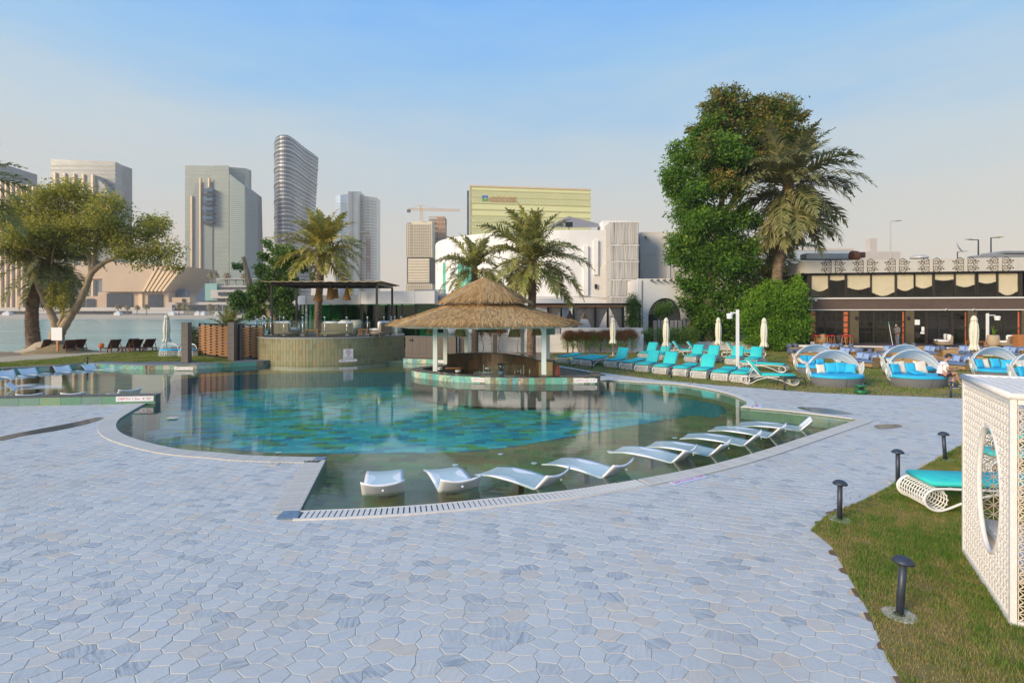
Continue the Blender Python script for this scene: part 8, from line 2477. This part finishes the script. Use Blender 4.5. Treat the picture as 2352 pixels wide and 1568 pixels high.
for i, (u, lab) in enumerate(((388, 'white wicker chaise with blue cushion left of the umbrella pole'), (431, 'white wicker chaise with blue cushion by the shower pillar'))):
 s = thing('wicker_chaise', lab, 'chaise', (AT(u, 0, 33.6).x, 33.6, LZ), R(4 - 8 * i), 'white wicker chaises on the left lawn')
 b = MB()
 for k in range(30): a = 2 * PI * k / 30; b.bar((.62 * math.cos(a), .36 * math.sin(a), .02), (.56 * math.cos(a), .32 * math.sin(a), .36), .028)
 for z, f_ in ((.04, 1.0), (.15, .97), (.26, .94), (.36, .91)): b.tube([(.62 * f_ * math.cos(a), .36 * f_ * math.sin(a), z) for a in [2 * PI * k / 24 for k in range(24)]], .014, 4, closed=True)
 b.build('woven_base', WWICK, s, kind='stuff')
 MB().lathe([(.56, .37), (.58, .40), (.57, .45), (.5, .47)], 24, sy=.6).build('seat_cushion', BLUEF, s, True)
 for k in range(2): MB().tube(spline([(-.55 + k * .06, .1, .40), (-.5 + k * .1, .2, .72 + k * .04), (0, .3, .80 - k * .05), (.35, .26, .68), (.5, .15, .42)], 5), .022, 6).build('arm_hoop', WWICK, s, True)

# ------------------------------------------------------------------ woven cabana at the right edge
Nn, Ff = Vector((4.81, 5.02)), Vector((5.66, 6.53))
d1 = (Ff - Nn).normalized(); Lc = (Ff - Nn).length
s = thing('wicker_cabana', 'white woven box cabana with an oval opening, at the right edge on the near lawn', 'cabana', (Nn.x, Nn.y, .0), math.atan2(d1.y, d1.x))
# local x along the visible side, local y points away to the left side (outwards is +y); cabana body lies at -y
Hc = 2.17; D_ = 1.5
CW = mat('cabana_wicker', (.76, .73, .69), .6, var=.08, scale=25, bump=.5, bscale=180)
CWD = mat('cabana_inner', (.66, .56, .43), .7, var=.1, scale=20)
ocx, ocz, ow, oh = .71, 1.10, .41, .67
def inside(x, z, k=1.0): return ((x - ocx) / (ow * k)) ** 2 + ((z - ocz) / (oh * k)) ** 2 < 1
def seg_out(fn, a, c, n_=60):
 """split a straight strip where it crosses the oval"""
 res = []; cur = []
 for i in range(n_ + 1):
  t_ = i / n_; x, z = fn(lerp(a, c, t_))
  if inside(x, z, 1.02):
   if len(cur) > 1: res.append((cur[0], cur[-1]))
   cur = []
  else: cur.append((x, z))
 if len(cur) > 1: res.append((cur[0], cur[-1]))
 return res
b = MB(); i = 0; z = .05
while z < Hc - .05:
 for (p, q) in seg_out(lambda t_: (t_, z), .03, Lc - .03): b.bar((p[0], .004 * (1 if i % 2 else -1), p[1]), (q[0], .004 * (1 if i % 2 else -1), q[1]), .010, .024)
 z += .042; i += 1
b.build('weft', CW, s, kind='stuff')
b = MB(); x = .05; i = 0
while x < Lc - .03:
 for (p, q) in seg_out(lambda t_: (x, t_), .03, Hc - .03): b.bar((p[0], .006 * (1 if i % 2 else -1), p[1]), (q[0], .006 * (1 if i % 2 else -1), q[1]), .020, .010)
 x += .046; i += 1
b.build('warp', CW, s, kind='stuff')
b = MB()
for iz, z in enumerate(np.arange(.07, Hc - .07, .084)):
 for ix, x in enumerate(np.arange(.05, Lc - .05, .092)):
  xx = x + (.046 if iz % 2 else 0)
  if inside(xx, z, 1.06) or xx > Lc - .05: continue
  b.bar((xx - .022, .012, z - .016), (xx + .022, .012, z + .016), .012, .008); b.bar((xx - .022, .013, z + .016), (xx + .022, .013, z - .016), .012, .008)
b.build('knot', CW, s, kind='stuff')
MB().tube([(ocx + ow * math.cos(a), 0, ocz + oh * math.sin(a)) for a in [2 * PI * k / 60 for k in range(60)]], .026, 8, closed=True).build('oval_rim', CW, s, True)
fb = MB()
for a, c in (((0, 0, 0), (0, 0, Hc)), ((Lc, 0, 0), (Lc, 0, Hc)), ((0, -D_, 0), (0, -D_, Hc)), ((Lc, -D_, 0), (Lc, -D_, Hc))):
 MB().bar(a, c, .05, .05, up=(1, 0, 0)).build('corner_post', CW, s)
for z in (.03, Hc - .02):
 for a, c in (((.03, 0, z), (Lc - .03, 0, z)), ((.03, -D_, z), (Lc - .03, -D_, z)), ((0, -.03, z), (0, -D_ + .03, z)), ((Lc, -.03, z), (Lc, -D_ + .03, z))):
  MB().bar(a, c, .05, .055).build('edge_rail', CW, s)
# roof of woven strips
b = MB(); x = .03
while x < Lc: b.bar((x, .02, Hc + .035), (x, -D_ - .02, Hc + .035), .028, .012); x += .036
b.build('roof_weft', CW, s, kind='stuff')
b = MB(); y = -.04
while y > -D_: b.bar((0, y, Hc + .044), (Lc, y, Hc + .044), .022, .010); y -= .09
b.build('roof_warp', CW, s, kind='stuff')
for a, c in (((-.02, .02, Hc + .03), (Lc + .02, .02, Hc + .03)), ((-.02, -D_ - .02, Hc + .03), (Lc + .02, -D_ - .02, Hc + .03)), ((-.02, .02, Hc + .03), (-.02, -D_ - .02, Hc + .03)), ((Lc + .02, .02, Hc + .03), (Lc + .02, -D_ - .02, Hc + .03))):
 MB().tube([a, c], .034, 8).build('roof_edge', CW, s, True)
# star lattice on the far side and on the two ends
def lattice_panel(nm, org, ux, uz, W_, Ht, z0, pitch, r_=.008):
 b = MB(); org, ux, uz = Vector(org), Vector(ux), Vector(uz)
 def P(x, z): return org + ux * x + uz * z
 nx_, nz_ = int(W_ / pitch), int(Ht / pitch)
 for i in range(nx_ + 1): b.bar(P(i * pitch, 0), P(i * pitch, Ht), r_, r_)
 for j in range(nz_ + 1): b.bar(P(0, j * pitch), P(W_, j * pitch), r_, r_)
 for i in range(nx_):
  for j in range(nz_):
   b.bar(P(i * pitch, j * pitch), P((i + 1) * pitch, (j + 1) * pitch), r_, r_); b.bar(P((i + 1) * pitch, j * pitch), P(i * pitch, (j + 1) * pitch), r_, r_)
 return b.build(nm, CWD, s, kind='stuff')
lattice_panel('star_lattice', (0.02, -D_, .42), (1, 0, 0), (0, 0, 1), Lc - .04, Hc - .5, 0, .115)
lattice_panel('star_lattice', (0, -.04, .05), (0, -1, 0), (0, 0, 1), .16, Hc - .1, 0, .075)
lattice_panel('star_lattice', (Lc, -.04, .42), (0, -1, 0), (0, 0, 1), D_ - .08, Hc - .5, 0, .115)
MB().box(.03, Lc - .03, -D_ + .03, -.03, .40, .43).build('seat_floor', mat('cabana_floor', (.60, .52, .42), .5, var=.08, stretch=(1, 12, 1)), s)
MB().bar((.03, -D_ + .02, 1.2), (Lc - .03, -D_ + .02, 1.2), .04).build('cross_rail', CWD, s)
MB().bbox(.08, Lc - .08, -D_ + .12, -.10, .435, .50, .03).build('plastic_cover', mat('plastic_sheet', (.66, .68, .72), .18, var=.1, scale=9, bump=1., bscale=9), s, True)
# ------------------------------------------------------------------ people
SKIN = mat('skin', (.48, .27, .18), .55, var=.06)
SKIND = mat('skin_brown', (.20, .10, .06), .55, var=.06)
def skin_body(name, joints, bones, m, parent, sub=2, root=0):
 """continuous skinned figure from joints {name: (x, y, z, r)}"""
 me = bpy.data.meshes.new(name)
 keys = list(joints); ix = {k: i for i, k in enumerate(keys)}
 me.from_pydata([joints[k][:3] for k in keys], [(ix[a], ix[c]) for a, c in bones], [])
 o = bpy.data.objects.new(name, me); col.objects.link(o)
 md = o.modifiers.new('skin', 'SKIN'); md.use_smooth_shade = True
 if not me.skin_vertices: bpy.context.view_layer.update()
 try:
  me.skin_vertices.new()
 except Exception: pass
 sv = me.skin_vertices[0].data
 for k in keys:
  r_ = joints[k][3]; sv[ix[k]].radius = (r_, joints[k][4] if len(joints[k]) > 4 else r_)
 sv[root].use_root = True
 m2 = o.modifiers.new('sub', 'SUBSURF'); m2.levels = sub; m2.render_levels = sub
 dg = bpy.context.evaluated_depsgraph_get(); dg.update()
 me2 = bpy.data.meshes.new_from_object(o.evaluated_get(dg)); bpy.data.objects.remove(o)
 me2.materials.clear(); me2.materials.append(m); me2.shade_smooth()
 o = bpy.data.objects.new(name, me2); col.objects.link(o)
 if parent: o.parent = parent
 return o
# seated man on the right end of the daybed; local +x = to his front (photo right), sits at z .48
px = AT(2168, 0, 20.75)
s = thing('person', 'seated person in white shirt and dark shorts looking at a phone, legs crossed', 'person', (px.x, 20.75, 0), R(-12))
J = dict(pel=(-.10, 0, .56, .135, .15), bel=(-.10, 0, .72, .115, .14), che=(-.04, 0, .90, .125, .16), nk0=(.03, 0, 1.04, .07), nk=(.07, 0, 1.10, .052), hd0=(.10, 0, 1.16, .06),
         shl=(-.01, .17, .99, .06), shr=(-.01, -.17, .99, .06), ell=(.02, .24, .74, .043), elr=(.04, -.22, .75, .043), wrl=(.26, .13, .70, .030), wrr=(.28, -.08, .74, .030), hal=(.33, .10, .72, .026), har=(.35, -.05, .755, .024),
         hil=(-.02, .10, .54, .10), hir=(-.02, -.10, .54, .10), knl=(.38, .10, .56, .062), knr=(.40, -.02, .62, .062), cal=(.36, .09, .38, .055), car=(.50, .04, .40, .055), anl=(.33, .08, .12, .036), anr=(.62, .10, .20, .036), fol=(.36, .08, .07, .036), for_=(.66, .10, .14, .034), tol=(.50, .07, .045, .028), tor=(.80, .10, .13, .026))
Bn = [('pel', 'bel'), ('bel', 'che'), ('che', 'nk0'), ('nk0', 'nk'), ('nk', 'hd0'), ('che', 'shl'), ('che', 'shr'), ('shl', 'ell'), ('shr', 'elr'), ('ell', 'wrl'), ('elr', 'wrr'), ('wrl', 'hal'), ('wrr', 'har'), ('pel', 'hil'), ('pel', 'hir'), ('hil', 'knl'), ('hir', 'knr'), ('knl', 'cal'), ('knr', 'car'), ('cal', 'anl'), ('car', 'anr'), ('anl', 'fol'), ('anr', 'for_'), ('fol', 'tol'), ('for_', 'tor')]
skin_body('body', J, Bn, SKIN, s)
def head(s, c, tilt, yaw, m, hairm, hair_full=True, k=1.0):
 M = Matrix.Translation(c) @ Matrix.Rotation(yaw, 4, 'Z') @ Matrix.Rotation(tilt, 4, 'Y') @ Matrix.Scale(k, 4)
 b = MB(); b.ball((0, 0, .02), .098, .078, .115, 20, 14); b.ball((.025, 0, -.055), .065, .056, .06, 16, 10)
 b.loft([[(.088, -.012, .03), (.088, .012, .03), (.088, 0, .03)], [(.112, -.017, -.018), (.112, .017, -.018), (.118, 0, -.012)], [(.088, -.012, -.03), (.088, .012, -.03), (.088, 0, -.032)]], True, True)
 for sy in (-1, 1): b.ball((-.005, sy * .080, .0), .022, .010, .032, 8, 6)
 b.xf(M); h_ = b.build('head', m, s, True)
 for sy in (-1, 1): MB().ball((.088, sy * .03, .025), .012, .012, .008, 8, 6).xf(M).build('eye', BLACKP, s, True)
 MB().ball((.088, 0, -.052), .012, .024, .007, 8, 6).xf(M).build('mouth', RED, s, True)
 b = MB(); b.ball((-.022, 0, .052), .104, .088, .098, 20, 12); b.ball((.035, 0, .098), .065, .062, .042, 12, 8); b.ball((-.05, 0, .0), .062, .078, .075, 12, 8); b.v = [(x + .006 * math.sin(y * 160), y, z + .006 * math.sin(x * 150)) for x, y, z in b.v]
 b.xf(M); b.build('hair', hairm, s, True)
 return M
HAIR = mat('hair_brown', (.045, .022, .012), .7, var=.3, scale=60, bump=.8, bscale=90)
Mh = head(s, (.155, 0, 1.235), R(32), 0, SKIN, HAIR)
MB().ball((.075, 0, -.085), .045, .05, .028, 12, 8).xf(Mh).build('face_mask', mat('mask_blue', (.45, .62, .70), .8), s, True)
b = MB()
for sy in (-1, 1): b.tube([(.103, sy * .032 + .022 * math.cos(a), .022 + .018 * math.sin(a)) for a in [2 * PI * k / 12 for k in range(12)]], .0025, 4, closed=True); b.bar((.095, sy * .055, .025), (-.01, sy * .082, .02), .004)
b.xf(Mh); b.build('glasses', BLACKM, s, kind='stuff')
SH = mat('white_shirt', (.74, .74, .78), .85, var=.04, bump=.4, bscale=18); SHO = mat('maroon_shorts', (.06, .015, .035), .8)
def grow(J, ks, f): return {k: tuple(J[k][:3]) + tuple(r_ * f for r_ in J[k][3:]) for k in ks}
Js = grow(J, ['bel', 'che', 'nk0', 'shl', 'shr'], 1.13); Js['pel'] = (-.11, 0, .60, .155, .17); Js['ell'] = (.01, .215, .85, .062); Js['elr'] = (.02, -.205, .85, .062); Js['nk0'] = (.02, 0, 1.035, .085)
skin_body('shirt', Js, [('pel', 'bel'), ('bel', 'che'), ('che', 'nk0'), ('che', 'shl'), ('che', 'shr'), ('shl', 'ell'), ('shr', 'elr')], SH, s)
Jt = grow(J, ['hil', 'hir'], 1.15); Jt['pel'] = (-.10, 0, .555, .15, .165); Jt['knl'] = (.22, .10, .56, .095); Jt['knr'] = (.23, -.06, .59, .095)
skin_body('shorts', Jt, [('pel', 'hil'), ('pel', 'hir'), ('hil', 'knl'), ('hir', 'knr')], SHO, s)
SHOE = mat('navy_shoe', (.02, .03, .09), .6)
for (a, c, t_) in (('fol', 'tol', 0), ('for_', 'tor', 1)):
 p, q = Vector(J[a][:3]), Vector(J[c][:3])
 skin_body('shoe', dict(a=(p.x - .05, p.y, p.z + .0, .042), b=(p.x + .06, p.y, p.z - .005, .045), c=(q.x + .02, q.y, q.z, .034)), [('a', 'b'), ('b', 'c')], SHOE, s, 2)
 MB().bbox(p.x - .09, q.x + .06, p.y - .042, p.y + .042, min(p.z, q.z) - .045, min(p.z, q.z) - .028, .006).build('sole', WPLAST, s)
def hand(s, w_, d, m, curl=.5, side=1, k=1.0):
 w_ = Vector(w_); d = Vector(d).normalized(); up = Vector((0, 0, 1)); sx = d.cross(up).normalized()
 Jh = dict(w=(*w_, .022), p=(*(w_ + d * .045), .030)); Bh = [('w', 'p')]
 for i, (off, L_) in enumerate(((-.028, .058), (-.010, .068), (.010, .064), (.027, .050))):
  a = w_ + d * .085 + sx * off; c = a + d * L_ * .5 - up * L_ * .25 * curl; e_ = c + d * L_ * .35 - up * L_ * .55 * curl
  Jh['a%d' % i] = (*a, .0115); Jh['b%d' % i] = (*c, .0095); Jh['c%d' % i] = (*e_, .0080); Bh += [('p', 'a%d' % i), ('a%d' % i, 'b%d' % i), ('b%d' % i, 'c%d' % i)]
 t0 = w_ + d * .03 + sx * side * .032; t1 = t0 + d * .035 + sx * side * .018 + up * .01; Jh['t0'] = (*t0, .0125); Jh['t1'] = (*t1, .0095); Bh += [('p', 't0'), ('t0', 't1')]
 return skin_body('hand', Jh, Bh, m, s, 1)
hand(s, J['hal'][:3], (1, -.25, .15), SKIN, .9, 1); hand(s, J['har'][:3], (1, .15, .2), SKIN, .9, -1)
MB().tube([(.25 + .0 * a, .13 + .036 * math.cos(a), .70 + .036 * math.sin(a)) for a in [2 * PI * k / 14 for k in range(14)]], .012, 5, closed=True).build('wristband', mat('band_purple', (.12, .08, .5), .6), s)
ph = thing('phone', 'dark phone held in the seated person\'s hand', 'phone', Vector((px.x, 20.75, 0)) + Matrix.Rotation(R(-12), 3, 'Z') @ Vector((.44, .03, .79)), R(-12)); b = MB(); b.bbox(-.07, .07, -.035, .035, 0, .009, .003); b.xf(Matrix.Rotation(R(-35), 4, 'Y')); b.build('case', BLACKP, ph); MB().bbox(-.062, .062, -.031, .031, .0092, .0100, 0).xf(Matrix.Rotation(R(-35), 4, 'Y')).build('display', mat('screen_glass', (.06, .07, .09), .1), ph)
bg_ = thing('paper_bag', 'cream cloth hanging from the daybed behind the seated person\'s legs', 'bag', (px.x + .62, 21.0, .0), R(10))
b = MB(); b.loft([[(-.28, 0, .12), (-.05, .03, .05), (.1, 0, .30), (.30, .03, .32)], [(-.28, 0, .35), (-.1, .04, .38), (.08, -.02, .44), (.24, .03, .42)], [(-.28, .0, .58), (-.16, .04, .60), (-.02, .0, .58), (.02, .03, .56)]], closed=False); b.build('cloth', CREAM, bg_, True)
MB().tube([(-.28, .0, .60), (-.05, .02, .60)], .012, 6).build('hem', CREAM, bg_)

# cleaner on the restaurant terrace, facing left
pc = Vector((AT(2061, 0, 39.3).x, 39.3, tz - .02))
s = thing('person', 'standing person in grey polo and blue mask holding a long mop by the glass', 'person', pc, R(180))
J = dict(pel=(0, 0, .92, .12, .15), bel=(0, 0, 1.06, .12, .15), che=(.0, 0, 1.26, .13, .17), nk0=(.01, 0, 1.42, .07), nk=(.02, 0, 1.47, .055), hd0=(.03, 0, 1.52, .055), shl=(0, .19, 1.36, .062), shr=(0, -.19, 1.36, .062),
         ell=(-.02, .25, 1.08, .045), elr=(.12, -.25, 1.14, .045), wrl=(.22, .15, 1.02, .032), wrr=(.34, -.10, 1.28, .032), hal=(.29, .10, 1.02, .03), har=(.38, -.04, 1.33, .03),
         hil=(0, .10, .86, .095), hir=(0, -.10, .86, .095), knl=(.02, .11, .48, .06), knr=(-.02, -.11, .48, .06), anl=(-.02, .11, .09, .04), anr=(-.06, -.11, .09, .04), fol=(.03, .11, .05, .042), for_=(-.01, -.11, .05, .042), tol=(.13, .12, .035, .03), tor=(.10, -.12, .035, .03))
Bs = [('pel', 'bel'), ('bel', 'che'), ('che', 'nk0'), ('nk0', 'nk'), ('nk', 'hd0'), ('che', 'shl'), ('che', 'shr'), ('shl', 'ell'), ('shr', 'elr'), ('ell', 'wrl'), ('elr', 'wrr'), ('wrl', 'hal'), ('wrr', 'har'), ('pel', 'hil'), ('pel', 'hir'), ('hil', 'knl'), ('hir', 'knr'), ('knl', 'anl'), ('knr', 'anr'), ('anl', 'fol'), ('anr', 'for_'), ('fol', 'tol'), ('for_', 'tor')]
skin_body('body', J, Bs, SKIND, s)
Mh = head(s, (.045, 0, 1.60), R(5), 0, SKIND, mat('hair_black', (.012, .01, .01), .6), k=1.02)
MB().ball((.078, 0, -.045), .042, .056, .05, 12, 8).xf(Mh).build('face_mask', mat('mask_blue', (0, 0, 0)), s, True)
GP_ = mat('grey_polo', (.13, .145, .16), .85, bump=.3); GT = mat('grey_trousers', (.10, .12, .15), .85)
Js = grow(J, ['bel', 'che', 'shl', 'shr'], 1.13); Js['pel'] = (0, 0, .93, .14, .17); Js['ell'] = (-.01, .225, 1.20, .066); Js['elr'] = (.06, -.225, 1.24, .066); Js['nk0'] = (.01, 0, 1.42, .085)
skin_body('shirt', Js, [('pel', 'bel'), ('bel', 'che'), ('che', 'nk0'), ('che', 'shl'), ('che', 'shr'), ('shl', 'ell'), ('shr', 'elr')], GP_, s)
Jt = grow(J, ['hil', 'hir', 'knl', 'knr'], 1.15); Jt['pel'] = (0, 0, .90, .13, .16); Jt['anl'] = (-.02, .11, .11, .065); Jt['anr'] = (-.06, -.11, .11, .065)
skin_body('trousers', Jt, [('pel', 'hil'), ('pel', 'hir'), ('hil', 'knl'), ('hir', 'knr'), ('knl', 'anl'), ('knr', 'anr')], GT, s)
hand(s, J['hal'][:3], (.8, -.4, -.1), SKIND, 1, 1); hand(s, J['har'][:3], (.6, .5, .3), SKIND, 1, -1)
mo = thing('mop', 'long white mop pole with a green grip and purple head held by the cleaner', 'mop', pc + Vector((-.36, 0, 0)), 0)
MB().tube([(.02, -.0, .03), (-.27, 0, 1.62)], .018, 8).build('pole', WPLAST, mo); MB().tube([(-.27, 0, 1.62), (-.31, 0, 1.84)], .022, 8).build('grip', mat('grip_green', (.05, .40, .30), .5), mo)
MB().bbox(-.4, .5, -.12, .12, 0, .06, .02).build('mop_head', mat('mop_purple', (.06, .04, .4), .8), mo)

# drop the unused prototypes' clutter: nothing to do, every prototype stands in its place

# ------------------------------------------------------------------ haze over the water and the city
hz = MB(); hz.box(-700, 420, -8, 760, -2.6, 235)
hm = bpy.data.materials.new('haze_air'); hm.use_nodes = True
t = hm.node_tree; t.nodes.clear(); o_ = t.nodes.new('ShaderNodeOutputMaterial'); pv = t.nodes.new('ShaderNodeVolumePrincipled')
pv.inputs['Color'].default_value = (.93, .92, .92, 1); pv.inputs['Density'].default_value = .00038; pv.inputs['Anisotropy'].default_value = .2
t.links.new(pv.outputs[0], o_.inputs['Volume'])
ho = hz.build('haze', hm); tag(ho, kind='stuff')
